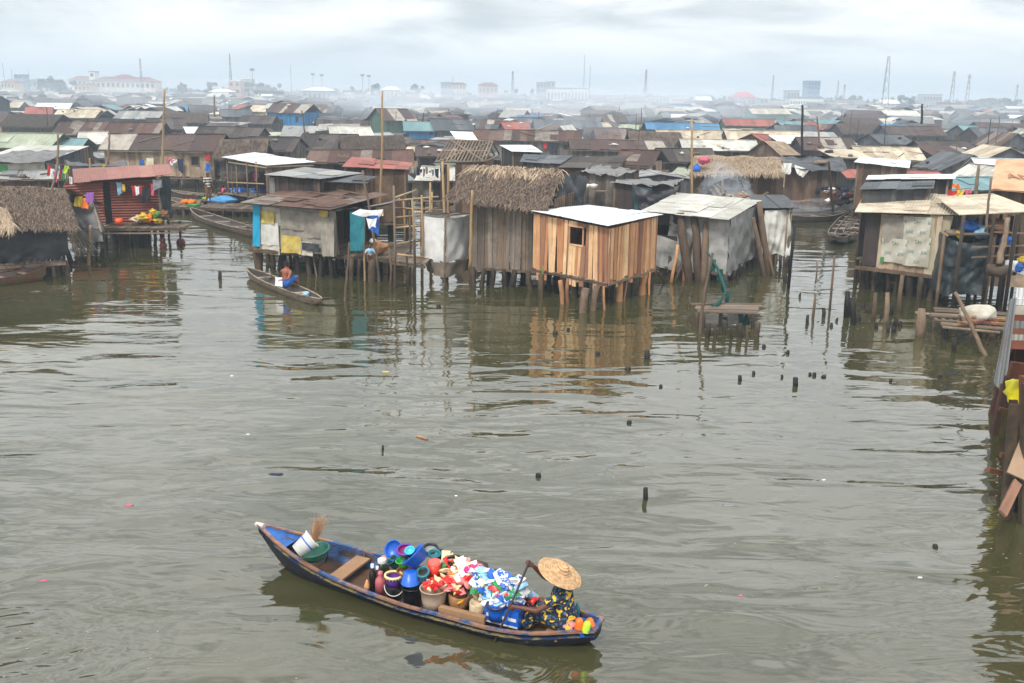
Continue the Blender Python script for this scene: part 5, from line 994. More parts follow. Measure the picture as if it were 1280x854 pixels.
# round plank hut + dark tarp shack in the centre
t, R, W_ = four_roof('ragged_roof_hut', 'plank hut with a ragged grey plastic roof right of the big thatched hut', 'hut', [(720,215),(772,219),(806,212),(752,205)], [52,50.5,53,57], M_tarp_mid, 'old', 1.0, cover='cloth')
mb = MB(); mb.board(aty(729,238,51.6), aty(760,239,50.2), .3, .04); mb.build('shelf', M_deck, t)
for px, lb in ((733,'white bowl on the left of the outside shelf'),(742,'pale bowl on the right of the outside shelf')): q = aty(px,235.5,51); mb = MB(); mb.lathe([(0,0),(.16,0),(.22,.16),(.2,.2),(.0,.24)], q, 14); one('bowl', mb, plastic('white_enamel' if px == 733 else 'pale_enamel', (214,214,206)), lb+' of the ragged roof hut', 'bowl', q)
t, R, W_ = four_roof('dark_tarp_shack', 'dark shack with hanging black netting right of the ragged roof hut', 'shack', [(762,227),(842,233),(856,224),(790,222)], [49,48,52,53], M_tarp_mid, 'dark', 1.0, cover='cloth')
mb = MB(); mb.cloth(aty(790,229,48.4), aty(850,231,48.2), aty(835,262,48), aty(800,262,48), 18, 10, .2, 2, 3, .35); mb.build('hanging_netting', M_tarp_black, t); mb = MB(); mb.cloth(aty(790,232,48.5), aty(815,236,48.4), aty(815,262,48.2), aty(793,262,48.3), 8, 8, .08, 2, 3); mb.build('teal_panel', cloth_mat('deep_teal_tarp', [C(20,52,60), C(28,66,74)]), t)
four_roof('rough_roof_shack', 'low shack with a rough layered roof of sheets and sacks left of the brown gable', 'shack', [(698,210),(772,212),(786,196),(712,198)], [57,56,62,62.5], 'dark', 'brown', 1.0, rows=2)
four_roof('slate_roof_shack', 'grey plank shack under a bumpy old roof behind the thatched hut ridge', 'shack', [(650,203),(700,206),(716,196),(655,194)], [60,58,63,65], 'slate', 'old', 1.0, rows=2)
# bare rafters house
t = T_('rafter_house', 'house frame of bare grey rafters without a roof left of the silver roof', 'house', aty(585,215,58)); mb = MB()
F0, F1 = aty(544,203,57), aty(606,202,57); K0, K1 = aty(562,175,60.2), aty(616,177,60.2); Bk0 = K0*2-F0; Bk1 = K1*2-F1; Bk0.z = F0.z; Bk1.z = F1.z
for i in range(15):
    u = i/14; mb.tube([F0.lerp(F1,u), K0.lerp(K1,u)], .055, 5, .1)
    if i % 2 == 0: mb.tube([Bk0.lerp(Bk1,u), K0.lerp(K1,u)], .055, 5, .1)
for a_, b_ in ((F0,F1),(K0,K1),(F0.lerp(K0,.5),F1.lerp(K1,.5)),(F0,Bk0),(F1,Bk1),(F0,K1),(F1,K0)): mb.tube([a_, b_], .06, 5, .1)
mb.build('rafters', M_bamboo_grey, t)
mb = MB(); F0z = V(F0+Vector((.3,0,0)),1.0); F1z = V(F1-Vector((.3,0,0)),1.0); plank_wall(mb, F0z, F1z, 1.0, F0.z-.1, .3, .03, rn, skip=.15); plank_wall(mb, Bk0+Vector((.4,-.3,0)), Bk1+Vector((-.4,-.3,0)), 1, F0.z, .35, .03, rn); mb.build('walls', WALL['brown'], t)
deck_between(t, V(F0,1), V(F1,1), V(Bk1,1), V(Bk0,1), 14, rnd=rn); row_stilts(t, F0z, F1z, 7, 1.0, .09, rnd=rn)
FOOT.append(((F0.x+F1.x)/2, 60, 0, 4.4, 3.6))
S0, S1, S2, S3 = aty(570,174,62.5), aty(597,176.5,62), aty(590,166,66), aty(563,165,66)
t = T_('silver_roof_shack', 'small shack with a steep silver roof just behind the bare rafters', 'shack', (S0+S2)/2); rb = MB(); sheet_roof(rb, S0, S1, S2, S3, .8, .02, rn); rb.build('roof', ROOF['white'], t); mb = MB(); plank_wall(mb, V(S0,1), V(S1,1), 1, S0.z-.2, .3); mb.build('walls', WALL['dark'], t)
four_roof('white_sheet_shack', 'low shack with a white and pale blue sheet roof between thatched hut and brown sheds', 'shack', [(640,190),(678,191),(664,182),(625,182)], [69,68,74,75], 'white', 'dark', 1.0)

# ================= hand placed houses of the stilt town =================
HAND = []; HY = {}
PROT = {(140,168):34, (338,130):24, (466,136):16, (426,121):14, (582,127):14, (934,136):8, (1004,132):6, (783,136):8, (596,163):18, (712,175):10, (250,118):6, (292,111):6, (1174,136):12, (0,167):10, (272,175):14}
TBL = [
 (0,80,167,186,'gable','mossy','green',-.05,3.9,'long shack with a weathered pale green roof and dark green boards at the left edge'),
 (52,110,173,187,'gable','teal','brown',.12,3.5,'small shack with a teal roof tucked behind the pale lean-to'),
 (26,106,184,199,'shed','pale','slate',0,3.2,'low pale lean-to in front of the teal roof'),
 (98,136,165,181,'gable','pale','dark',.3,3.6,'shack with a cream patch roof beside the long striped roof'),
 (140,278,168,190,'gable','stripe','tan',.02,4.1,'long tan plank house with a brown and white striped roof on the left'),
 (272,338,175,199,'gable','thatchold','slate',.15,3.8,'dark thatched house with a blue-black gable right of the long striped roof'),
 (12,80,143,166,'gable','thatchold','dark',-.1,3.8,'old brown thatched house above the pale green roof'),
 (78,205,153,170,'gable','rust','dark',-.05,3.8,'long low brown roof behind the striped roof'),
 (75,125,137,149,'gable','tan','brown',0,3.6,'tan roofed shack in the left middle distance'),
 (119,152,138,151,'gabley','pale','dark',.3,3.6,'shack with a cream gable facing right of the tan roof'),
 (150,205,139,153,'gable','grey','slate',-.05,3.5,'grey roofed shack right of the cream gable'),
 (48,90,129,137,'gable','white','dark',.1,3.8,'shack with a small bright white roof on the far left'),
 (55,86,122,129,'gable','blue','slate',.1,4.0,'shack with a bright blue roof on the far left'),
 (33,66,134,146,'gable','red','brown',.3,3.7,'shack with a faded red roof below the white one'),
 (0,30,127,135,'gable','tan','dark',0,3.7,'pinkish tan roofed shack at the far left edge'),
 (66,98,113,122,'gable','tan','slate',.3,4.2,'tan gabled house in the far left haze'),
 (160,200,117,126,'gable','tan','slate',.3,4.2,'beige gabled house in front of the cream flats'),
 (120,166,115,127,'gable','slate','slate',-.2,4.2,'grey gabled house in the far left haze'),
 (250,291,118,131,'gable','slate','rusttin',-.1,4.6,'red brick house with a grey roof on the far left'),
 (292,334,111,121,'gable','mossy','rusttin',-.15,4.8,'brick house with a cream roof striped orange on the far left'),
 (205,260,141,155,'gable','thatchold','dark',.3,3.7,'dark thatched shack left of the small pale roofs'),
 (182,232,148,163,'gable','dark','dark',.4,3.5,'dark gabled shack behind the striped roof'),
 (232,270,132,143,'gable','dark','slate',.2,3.8,'dark flat gabled shack in the left middle distance'),
 (275,314,137,149,'gable','slate','brown',.3,3.6,'slate roofed shack left of the blue plank house'),
 (303,345,145,158,'gable','dark','dark',0,3.4,'dark roofed shack just left of the blue plank house'),
 (250,330,159,172,'gable','dark','dark',0,3.5,'wide dark roof left of the wavy grey roof'),
 (308,378,172,188,'gable','dark','old',-.1,3.5,'dark brown roof above the silvery open shed'),
 (338,395,130,142,'gable','stripe','blue',-.3,5.4,'bright blue plank house with a striped brown roof'),
 (391,424,131,141,'gable','stripe','slate',-.2,4.6,'slate plank house with a striped roof right of the blue one'),
 (426,456,121,133,'gable','red','slate',.45,4.9,'house with a bright orange red roof and open front'),
 (357,398,159,172,'shed','grey','dark',.1,3.2,'low shack with a wavy grey sheet roof below the blue house'),
 (466,512,136,151,'gable','stripe','green',.6,5.0,'green plank house with a dark striped gable roof'),
 (376,450,168,189,'gable','dark','old',-.15,3.5,'dark brown gabled shack behind the long rusty roof'),
 (425,505,170,190,'gable','thatchold','dark',.2,3.6,'long dark thatched roof right of the dark gable'),
 (390,515,188,205,'gable','rust','brown',.05,3.5,'long rusty roof behind the patchy red roof'),
 (485,520,121,126,'gable','red','slate',0,4.2,'pink red roofed house in the haze above the green house'),
 (515,540,121,128,'gable','green','slate',.3,4.2,'house with a green roof in the haze behind the green house'),
 (455,485,120,127,'gable','red','slate',-.2,4.1,'faded red roofed house in the haze left of the pink red one'),
 (535,588,149,166,'gable','slate','slate',.35,3.8,'slate blue gabled shack behind the bare rafters'),
 (503,545,152,165,'gable','teal','blue',.2,3.4,'low teal roofed shack right of the green plank house'),
 (582,618,127,135,'gable','tan','slate',.3,5.4,'tall slate plank house with an olive roof in the centre haze'),
 (624,662,153,163,'gable','red','slate',.2,3.7,'shack with a dull red roof in the centre'),
 (596,724,163,177,'gable','rust','old',0,3.7,'long rusty brown shed right of the bare rafters'),
 (712,826,175,189,'gable','stripe','old',0,3.5,'long low brown shed with white roof strips in the centre right'),
 (772,830,188,207,'gable','rust','tan',-.35,3.5,'brown gabled plank shack right of the rough layered roof'),
 (820,890,186,203,'gable','dark','dark',.1,3.3,'dark flattish roof behind the golden bamboo pole'),
 (664,700,127,137,'gable','slate','brown',.3,4.2,'brown gabled house in the centre haze'),
 (692,728,128,137,'gable','blue','slate',.3,4.1,'house with a pale blue gable in the centre haze'),
 (783,820,136,147,'gable','stripe','slate',.2,4.5,'dark house with white roof strips in the centre right haze'),
 (808,896,154,163,'gable','blue','slate',0,3.7,'long bright blue roof in the centre right'),
 (822,898,163,177,'gable','tan','dark',0,3.5,'long cream striped roof in front of the blue one'),
 (786,850,165,187,'gable','thatchold','dark',.05,3.8,'dark rounded thatch roof in front of the cream striped roof'),
 (850,944,175,189,'gable','pale','dark',0,3.5,'long off white roof behind the shaggy thatch'),
 (690,725,158,175,'gabley','pale','dark',-.3,3.6,'shack with bright white gable sheets in the centre'),
 (742,790,161,176,'gable','rust','old',.1,3.5,'rusty roofed shack right of the white gable sheets'),
 (855,910,129,138,'gable','tan','slate',.1,4.8,'wide beige roofed house in the right centre haze'),
 (934,984,136,143,'gable','tan','teal',.2,5.0,'green plank house with a tan roof in the right haze'),
 (1004,1054,132,141,'gable','mossy','slate',.2,4.9,'slate house with a mossy striped roof in the right haze'),
 (903,966,149,158,'gable','red','green',0,3.7,'long low pink red roof in the right centre'),
 (908,1000,164,177,'gable','tan','dark',0,3.5,'long tan striped roof in front of the pink red one'),
 (934,965,168,180,'gable','red','brown',.6,3.5,'small shack with a dull red gable by the off white roof'),
 (963,1000,171,181,'shed','white','slate',0,3.3,'low white sheet roof left of the dark striped roof'),
 (944,990,177,199,'gable','thatchpale','brown',.55,3.8,'tawny thatched gable house above the shaggy thatch'),
 (996,1062,172,188,'gable','stripe','dark',0,3.6,'dark brown roof with thin white strips on the right'),
 (1042,1100,155,169,'gable','thatchold','dark',.15,3.7,'long dark thatched roof in the right middle distance'),
 (1024,1066,188,199,'shed','tan','dark',0,3.2,'low cream sheeted roof behind the torn black tarpaulin roof'),
 (1066,1146,184,202,'gable','tan','old',-.05,3.4,'patched tan and brown roof on the right'),
 (1080,1132,168,180,'gable','slate','slate',.3,3.5,'slate gabled roof right of the dark striped roof'),
 (1100,1176,158,170,'gable','stripe','slate',.15,3.8,'plum brown roof with thin strips in the right middle distance'),
 (1143,1206,176,189,'gable','dark','slate',0,3.6,'dark flat shed beside the beige panel on the right'),
 (1148,1196,184,198,'shed','rust','dark',0,3.2,'low brown lean-to roof behind the grey gabled shack'),
 (1190,1226,157,169,'gable','teal','slate',.45,3.8,'house with a grey green gable on the right'),
 (1232,1276,167,181,'gabley','rust','slate',.1,3.8,'rusty gabled shack behind the beige gable on the right'),
 (1174,1197,136,150,'gabley','slate','blue',0,4.8,'pale blue house front with a slate gable in the right haze'),
 (1196,1222,143,152,'gabley','slate','slate',0,4.2,'dark gabled house right of the pale blue house front'),
 (1254,1282,138,147,'gabley','slate','tan',0,4.5,'tan fronted gabled house at the right edge haze'),
 (900,930,137,146,'gable','slate','slate',-.2,4.3,'grey gabled house left of the green plank house in the haze'),
 (1205,1262,160,176,'gable','slate','dark',.35,3.6,'wide grey gable between the grey green and rusty gables'),
]
for (xl,xr,yr,ye,kd,rf,wl,rt,hr,lb) in TBL:
    T, F = by_px(xl,xr,yr,ye,hr=hr,kind=kd,roof=rf,wall=wl,rot=rt,label=lb,rnd=random.Random(xl*7+yr),stilts=yr > 150,det=1, D=4.6 if yr > 150 else 6, win=1 if yr > 125 else 0)
    HAND.append((xl, xr, ye+PROT.get((xl,yr), 9 if yr > 150 else 4), T.location.y, lb))
    HY[(xl,yr)] = T.location.y
# the long tan plank house has a long front visible; hang a few things on it
for (x0,x1,y0,y1,cn,lb) in ((222,228,198,214,'navy','dark garment by the doorway of the long tan plank house'),(209,216,197,203,'pink','pink cloth by the doorway of the long tan plank house'),(175,181,199,210,'blue','small blue cloth on the long tan plank house'),(256,262,192,202,'red','red cloth at the right end of the long tan plank house'),(257,263,203,212,'blue','blue cloth below the red one at the end of the long tan plank house'),(213,222,198,203,'white','white cloth by the doorway of the long tan plank house'),(184,194,197,215,'cream','pale patched sheet on the long tan plank house')):
    garment(x0,x1,y0,y1,HY[(140,168)]-2.6,cn,lb,None,x0)
for (x0,x1,y0,y1,cn,lb) in ((679,684,178,186,'red','red garment on the long rusty brown shed'),(686,690,178,190,'navy','dark garment on the long rusty brown shed'),(692,697,180,193,'black','black garment on the long rusty brown shed')): garment(x0,x1,y0,y1,HY[(596,163)]-2.6,cn,lb,None,x0)
for i in range(14):
    cn = rn.choice(['grey','brown','grey','pink','brown','cream','navy','black']); x0 = 507+i*3.6; garment(x0,x0+rn.uniform(2.5,4.5),210+rn.uniform(-3,3),217+rn.uniform(-2,4),51+rn.uniform(-.5,.5),cn,'%s garment on the cluttered line between the red roof and bare rafters' % dict(lightblue='pale blue',navy='dark').get(cn,cn),'washing between the red roof and the bare rafters',i)

# ================= fill: the rest of the individually built shacks =================
rf = random.Random(2024); FILL = []
PAL = ['dark']*19+['rust']*15+['slate']*17+['stripe']*9+['grey']*14+['tan']*8+['thatchold']*5+['pale']*10+['mossy']*2+['green']+['blue']+['red']*2+['teal']+['white']*2
Y = 66.0
while Y < 215:
    halfw = Y*(.56 if Y < 120 else .55); x = -halfw+rf.uniform(0, 4)
    while x < halfw:
        W = rf.uniform(3.2, 6.2)*(1+.001*Y); D = rf.uniform(3.3, 4.8); rot = rf.gauss(.1, .36)+(math.pi/2 if rf.random() < .28 else 0)
        yy_ = Y+rf.uniform(-1.5, 1.5); xx = x+W/2
        if len(FILL) < 225 and not overlaps(xx, yy_, rot, W/2+.1, D/2+.1):
            rise = rf.uniform(.6, 1.25); wh = rf.uniform(1.4, 2.1); hr = .9+wh+rise
            px, py = proj((xx, yy_, hr)); x0, _ = proj((xx-W/2, yy_, hr)); x1, _ = proj((xx+W/2, yy_, hr))
            bad = any(h[3] > yy_ and x0 < h[1]-3 and x1 > h[0]+3 and py < h[2] for h in HAND)
            if bad:
                for wh, rise in ((1.4, .5), (1.1, .35), (.8, .3)):
                    hr = .9+wh+rise; px, py = proj((xx, yy_, hr)); bad = any(h[3] > yy_ and x0 < h[1]-3 and x1 > h[0]+3 and py < h[2]-1 for h in HAND)
                    if not bad: break
            chan = (14 < xx < 26 and yy_ < 70)
            if not bad and not chan and -8 < px < 1290:
                rfk = rf.choice(PAL); kd = rf.choice(['gable']*8+['shed','gabley']); wl = rf.choice(['old','dark','dark','brown','slate','slate','tan'])
                T, F = generic('', xx, yy_, rot, W, D, .9, wh, rise, kd, rfk, wl, random.Random(len(FILL)*13+5), .4, yy_ < 80, 1 if yy_ < 130 else 0, win=1 if yy_ < 120 else 0)
                FILL.append((T, px, py, rfk, kd, wl)); x += W+rf.uniform(.3, 1.6); continue
        x += 1.2
    Y += rf.uniform(4.7, 5.6)
    if len(FILL) >= 225: break
for i in range(18):
    px = rf.uniform(10, 1270); Yp = rf.uniform(75, 190); b_ = aty(px, 160, Yp); h_ = rf.uniform(4.6, 6.8); v_ = (b_.x, Yp, h_); q = proj(v_)
    o = pole('utility_pole', (b_.x, Yp, .5), (b_.x+rf.uniform(-.4,.4), Yp, h_), rf.uniform(.04,.07), rf.choice([M_log, M_bamboo_grey, M_stake]), ' ', bend=.08); o['_ux'] = px; o['_uy'] = q[1]
print('FILL', len(FILL), 'Ymax', Y)
# ================= the mass of roofs beyond =================
def mass(name, label, y0, y1, dens, hb, seed, walls=True):
    r = random.Random(seed); groups = {}
    Y = y0
    while Y < y1:
        st = 5.4+max(0, (Y-250))*.02; x = -Y*.58
        while x < Y*.58:
            W = r.uniform(3.6, 7.5)*(1+Y*.0008); D = r.uniform(3.4, 5.5)*(1+Y*.001); yy_ = Y+r.uniform(-2, 2); xx = x+W/2; x += W+r.uniform(.3, 2.5)*dens
            if Y < 330 and overlaps(xx, yy_, 0, W/2, D/2): continue
            hx = r.uniform(1.4, 2.6)*hb+(r.uniform(.6, 1.8) if r.random() < .16 else 0); rise = r.uniform(.6, 1.5); h = hx; z0 = .9
            if Y < 330:
                pxc, pyc = proj((xx, yy_, z0+h+rise)); hw_ = W/2*FPX/yy_
                if any(q[3] > yy_ and pxc-hw_ < q[1]-3 and pxc+hw_ > q[0]+3 and pyc < q[2] for q in HAND):
                    h = 1.0; rise = .4; pxc, pyc = proj((xx, yy_, z0+h+rise))
                    if any(q[3] > yy_ and pxc-hw_ < q[1]-3 and pxc+hw_ > q[0]+3 and pyc < q[2] for q in HAND): continue
            rot = r.gauss(.1, .4); c_, s_ = math.cos(rot), math.sin(rot)
            F = lambda a, b_, z: Vector((xx+a*c_-b_*s_, yy_+a*s_+b_*c_, z)); key = r.choice(PAL+['white','pale','blue','grey','grey','tan','pale','slate','slate','white','green','red','dark','rust'])
            if key == 'thatchold': key = 'dark'
            mb = groups.setdefault(key, MB()); a = W/2; b = D/2; e = .4; zt = z0+h; zr = zt+rise; sl = rise/b
            g_ = r.random() < .6
            if g_:
                for sgn in (-1, 1):
                    q = [F(-a-e, sgn*(b+e), zt-sl*e), F(a+e, sgn*(b+e), zt-sl*e), F(a+e, 0, zr), F(-a-e, 0, zr)]
                    if sgn > 0: q = [q[1], q[0], q[3], q[2]]
                    mb.hexa(q+[t_+Vector((0,0,.08)) for t_ in q])
            else:
                sl = rise/a; q = [F(-a-e, b+e, zt-sl*e), F(-a-e, -b-e, zt-sl*e), F(0, -b-e, zr), F(0, b+e, zr)]; mb.hexa(q+[t_+Vector((0,0,.08)) for t_ in q]); q = [F(a+e, -b-e, zt-sl*e), F(a+e, b+e, zt-sl*e), F(0, b+e, zr), F(0, -b-e, zr)]; mb.hexa(q+[t_+Vector((0,0,.08)) for t_ in q])
            wb = groups.setdefault('_w'+r.choice(['old','dark','slate','slate','tan','brown']), MB())
            p = [F(-a,-b,z0), F(a,-b,z0), F(a,b,z0), F(-a,b,z0)]
            wb.hexa(p+[Vector((t_.x, t_.y, zt)) for t_ in p])
            if g_: wb.add([F(a,-b,zt), F(a,b,zt), F(a,0,zr-.05), F(-a,-b,zt), F(-a,b,zt), F(-a,0,zr-.05)], [(0,1,2),(4,3,5)])
        Y += st
    # one object, material per piece
    big = MB(); mats = []
    for k, g in groups.items():
        mi = len(mats); mats.append(WALL[k[2:]] if k.startswith('_w') else ROOF[k]); off = len(big.v); big.v += g.v
        for f, u, s_ in zip(g.f, g.uv, g.sm): big.f.append([i+off for i in f]); big.uv.append(u); big.mi.append(mi); big.sm.append(s_)
    o = big.build(name, mats); tag(o, label, 'shacks', None, 'stuff'); return o
mass('distant_rooftops', 'mass of low shack roofs fading into the haze below the skyline', Y, 700, 1.3, 1.05, 5)
# ================= skyline =================
rn = random.Random(91)
M_wallc = plain('cream_render', C(214,202,184), .8, .12, .3); M_wallp = plain('pinkish_render', C(196,160,146), .8, .12, .3); M_wallg = plain('grey_render', C(160,162,164), .8, .12, .3); M_wallw = plain('white_render', C(222,222,218), .8, .08, .3); M_wally = plain('yellow_render', C(216,186,130), .8, .1, .3)
M_win = plain('dark_window', C(52,56,62), .3, .1); M_roofr = plain('maroon_roof', C(120,72,66), .8, .15, .4); M_roofp = plain('pink_red_roof', C(190,84,84), .7, .12, .4); M_roofg = plain('grey_roof_far', C(112,114,116), .8, .15, .4); M_blt = plain('blue_glass', C(96,130,160), .4, .1); M_roofw = plain('white_roof_far', C(228,228,226), .6, .06, .4)
M_steel = plain('painted_steel', C(88,90,96), .6, .2, 2)
def building(label, xl, xr, yt, Y, wm, rm, cols, rows_, roof='hip', depth=14, name='building', rh=2.2):
    a_ = aty(xl, yt, Y); b_ = aty(xr, yt, Y); W = b_.x-a_.x; xc = (a_.x+b_.x)/2; top = (a_.z+b_.z)/2; T = thing(name, label, 'building', (xc, Y, .6)); wt = top-(rh if roof != 'flat' else .6)
    mb = MB(); mb.box((xc, Y+depth/2, (wt+.6)/2), (W, depth, wt-.6)); mb.build('wall', wm, T); rb = MB()
    if roof == 'flat': rb.box((xc, Y+depth/2, wt+.3), (W+.6, depth+.6, .6))
    else:
        e = .8; x0 = xc-W/2-e; x1 = xc+W/2+e; y0 = Y-e; y1 = Y+depth+e; i = min(depth/2, W/3)*(1 if roof == 'hip' else .02); rb.add([(x0,y0,wt),(x1,y0,wt),(x1,y1,wt),(x0,y1,wt),(x0+i,Y+depth/2,top),(x1-i,Y+depth/2,top)], [(0,1,5,4),(1,2,5),(2,3,4,5),(3,0,4),(3,2,1,0)])
    rb.build('roof', rm, T); ww = W/cols
    first = None
    for r in range(rows_):
        for c in range(cols):
            px_, pz = xc-W/2+ww*(c+.5), .6+(wt-.6)*(r+.55)/rows_
            if first is None:
                m_ = MB(); m_.box((0,0,0), (ww*.5, .3, (wt-.6)/rows_*.45)); first = m_.build('window', M_win, None); first.parent = T; first.location = Vector((px_, Y-.1, pz))-T.location; first['_w'] = 0
            else: o = first.copy(); COL.objects.link(o); o.parent = T; o.location = Vector((px_, Y-.1, pz))-T.location
    return T
building('long cream block of flats with a maroon roof on the left skyline',113,193,96,720,M_wallc,M_roofr,13,2,rh=3)
building('taller wing of cream flats with a small tower left of the long block',84,114,95,760,M_wallw,M_roofr,5,3,rh=3)
building('slim white stair tower on the left skyline',111,118,89,740,M_wallw,M_roofg,1,4,'flat',8)
building('yellow fronted block below the cream flats on the left',92,112,103,700,M_wally,M_roofr,4,2,rh=2)
building('beige block at the left end of the skyline',0,17,99,690,M_wally,M_roofr,4,2,rh=2)
building('pale grey block left of the trees on the left skyline',30,60,98,800,M_wallg,M_roofg,6,2,rh=2)
building('small cream block with a maroon roof above the flats',143,160,93,800,M_wallc,M_roofr,3,3,rh=2)
building('white and blue building on the left skyline',17,28,92,760,M_blt,M_roofw,2,4,'flat',10)
building('pinkish block behind the striped roof house on the left',285,300,100,640,M_wallp,M_roofw,2,3,'flat',10)
building('white topped block beside the lattice mast on the left',302,314,98,720,M_wallg,M_roofw,2,2,'flat',10)
building('cream office block on the centre left skyline',566,582,103,700,M_wallc,M_roofr,4,3,rh=1.6)
building('grey office block left of the cream one on the skyline',551,568,103,740,M_wallg,M_roofg,4,3,'flat',12)
building('pale block with a stepped roof on the centre skyline',598,622,103,720,M_wallp,M_roofr,5,2,rh=2)
building('grey tower block on the centre skyline',671,683,103,760,M_wallg,M_roofg,3,4,'flat',12)
building('long white arcade block right of centre',684,735,110,700,M_wallw,M_roofg,12,1,'flat',12)
building('grey block with a flat crown on the centre skyline',683,694,102,780,M_wallg,M_roofg,2,4,'flat',10)
building('blue glass tower block on the right skyline',1011,1026,101,800,M_blt,M_roofg,4,6,'flat',16)
building('white terrace with regular windows on the right skyline',988,1030,122,620,M_wallw,M_roofg,13,1,'flat',12)
building('hall with a pink red roof on the right skyline',918,945,115,700,M_wallg,M_roofp,5,1,rh=3.4)
building('grey block left of the blue glass tower',985,1000,113,780,M_wallg,M_roofg,4,2,'flat',12)
building('pale block on the right skyline among masts',1155,1178,118,760,M_wallg,M_roofg,6,2,'flat',12)
building('large warehouse with a white roof in the far left haze',378,414,109,600,M_wallg,M_roofw,6,1,rh=2)
building('long white roofed market hall in the left haze',262,285,111,560,M_wallg,M_roofw,4,1,rh=1.6)
building('small cream hall in the centre left haze',478,497,108,600,M_wallc,M_roofw,4,1,rh=2)
k = 0
for (x0, x1) in ((200,280),(318,420),(430,550),(625,670),(740,910),(950,985),(1035,1150),(1180,1280)):
    x = x0
    while x < x1:
        w_ = rn.uniform(9, 24); hzn = 119+(x-640)*.0157; y_ = hzn-rn.uniform(-3.5, 3.0); k += 1
        nm = rn.choice(['low grey','low white','low cream','low pinkish']); wm = dict(grey=M_wallg, white=M_wallw, cream=M_wallc, pinkish=M_wallp)[nm.split()[1]]
        T = building('', x, min(x1, x+w_), y_, rn.uniform(560, 820), wm, rn.choice([M_roofg, M_roofr, M_roofw, M_roofg]), max(2, int(w_/4)), rn.choice([1, 2, 2]), rn.choice(['hip', 'gable', 'flat']), 12); T['_px'] = x+w_/2; T['_nm'] = nm; x += w_+rn.uniform(-2, 9)
# masts
def mast(label, x, yt, Y, w_=2.0, lat=True, name='lattice_mast', lean=0):
    p = aty(x, yt, Y); T = thing(name, label, 'mast', (p.x, Y, .6)); z0, z1 = .6, p.z; h = z1-z0; mb = MB(); t_ = .16+Y*.00016
    if lat:
        cs = [(-.5,-.3),(.5,-.3),(0,.6)]; f = lambda c, z: Vector((p.x+c[0]*w_*(1-.75*(z-z0)/h), Y+c[1]*w_*(1-.75*(z-z0)/h), z))
        for c in cs: mb.tube([f(c, z0), f(c, z1)], t_*.6, 4)
        k = int(h/(w_*1.1))
        for i in range(k):
            for j in range(3): mb.tube([f(cs[j], z0+h*i/k), f(cs[(j+1) % 3], z0+h*(i+1)/k)], t_*.35, 3)
        mb.build('lattice', M_steel, T); mb = MB()
        for zf_ in (.72, .86, .95):
            for s_ in (-1, 1): mb.box((p.x+s_*w_*.35, Y-.3, z0+h*zf_), (.5, .4, 2.2))
        mb.build('antennas', M_wallw, T)
    else:
        mb.tube([(p.x, Y, z0), (p.x, Y, z1)], [t_*1.1, t_*.5], 5); mb.build('shaft', M_steel, T)
        if w_ > 1: mb = MB(); mb.box((p.x, Y, z1-.6), (w_, .6, 1.4)); mb.build('lamp_head', M_steel, T)
for a_ in (('tallest lattice mast, on the right skyline',1111,70,560,4.5),('lattice mast on the right, left of a close pair',1193,89,600,3),('lattice mast on the right, right of a close pair',1212,93,620,3),('lattice mast left of centre right, alone',808,87,640,2.6),('thin lattice mast near the right edge',1272,106,700,2.4),('lattice mast over the cream flats on the left',175,73,700,2.2),('tall lattice mast above the left haze',287,67,680,2.2),('squat lattice mast on the centre skyline',641,89,700,2.8),('lattice mast left of the blue glass tower',967,94,760,2),('first lattice mast right of the blue glass tower',1048,101,780,2),('second lattice mast right of the blue glass tower',1056,105,760,2.4)): mast(*a_)
for a_ in (('thin mast, left of the centre pair',731,68,720,.5),('thin mast, right of the centre pair',738,82,700,.5),('thin aerial at the far left edge',3,78,700,.5),('second thin aerial at the far left',14,86,720,.5),('faint thin mast on the left skyline',363,80,800,.5),('faint thin mast in the left centre',35,88,760,.5),('thin aerial over the stepped roof block',566,96,740,.5)): mast(a_[0],a_[1],a_[2],a_[3],a_[4],False,'radio_mast')
for i, (x,y) in enumerate(((391,92),(402,93),(453,93),(461,94))): mast(['left','second','third','right'][i]+' of the four floodlight masts on the left skyline',x,y,760,2.6,False,'floodlight_mast')
mast('short twin gantry mast beside the white topped block',315,86,700,3,False,'gantry_mast')
# trees on the skyline
M_bark = plain('tree_bark', C(84,70,58), .9, .2); M_leaf = island('hazy_tree_foliage', [C(58,74,50), C(70,88,58), C(48,62,44), C(82,98,66)], None, .5, .9, .2)
def tree(label, x, yt, Y, w_, h=None):
    p = aty(x, yt, Y); T = thing('tree', label, 'tree', (p.x, Y, .6)); mb = MB(); z1 = p.z; hh = z1-.6; mb.tube([(p.x,Y,.5),(p.x+.2,Y,hh*.4),(p.x,Y,hh*.75)], [.5,.4,.2], 7, .1)
    for k in range(4): a = k*1.7; mb.tube([(p.x,Y,hh*.4), (p.x+math.cos(a)*w_*.3, Y+math.sin(a)*w_*.3, hh*.7)], [.22,.08], 5)
    mb.build('trunk', M_bark, T); mb = MB(); cl = [(Vector((p.x+rn.gauss(0,w_*.24), Y+rn.gauss(0,w_*.2), .6+hh*rn.uniform(.45,.88))), w_*rn.uniform(.12,.24)) for _ in range(11)]
    for c, r in cl:
        for _ in range(110):
            d = Vector((rn.gauss(0,1), rn.gauss(0,1), rn.gauss(0,.8))).normalized()*r*rn.uniform(.5,1.1); q = c+d; q.z = min(q.z, z1); a = Vector((rn.uniform(-1,1), rn.uniform(-1,1), rn.uniform(-1,1))).normalized()*.42; b = a.cross(d).normalized()*.36; mb.add([q-a, q-b, q+a, q+b], [(0,1,2,3)])
    mb.build('crown', M_leaf, T)
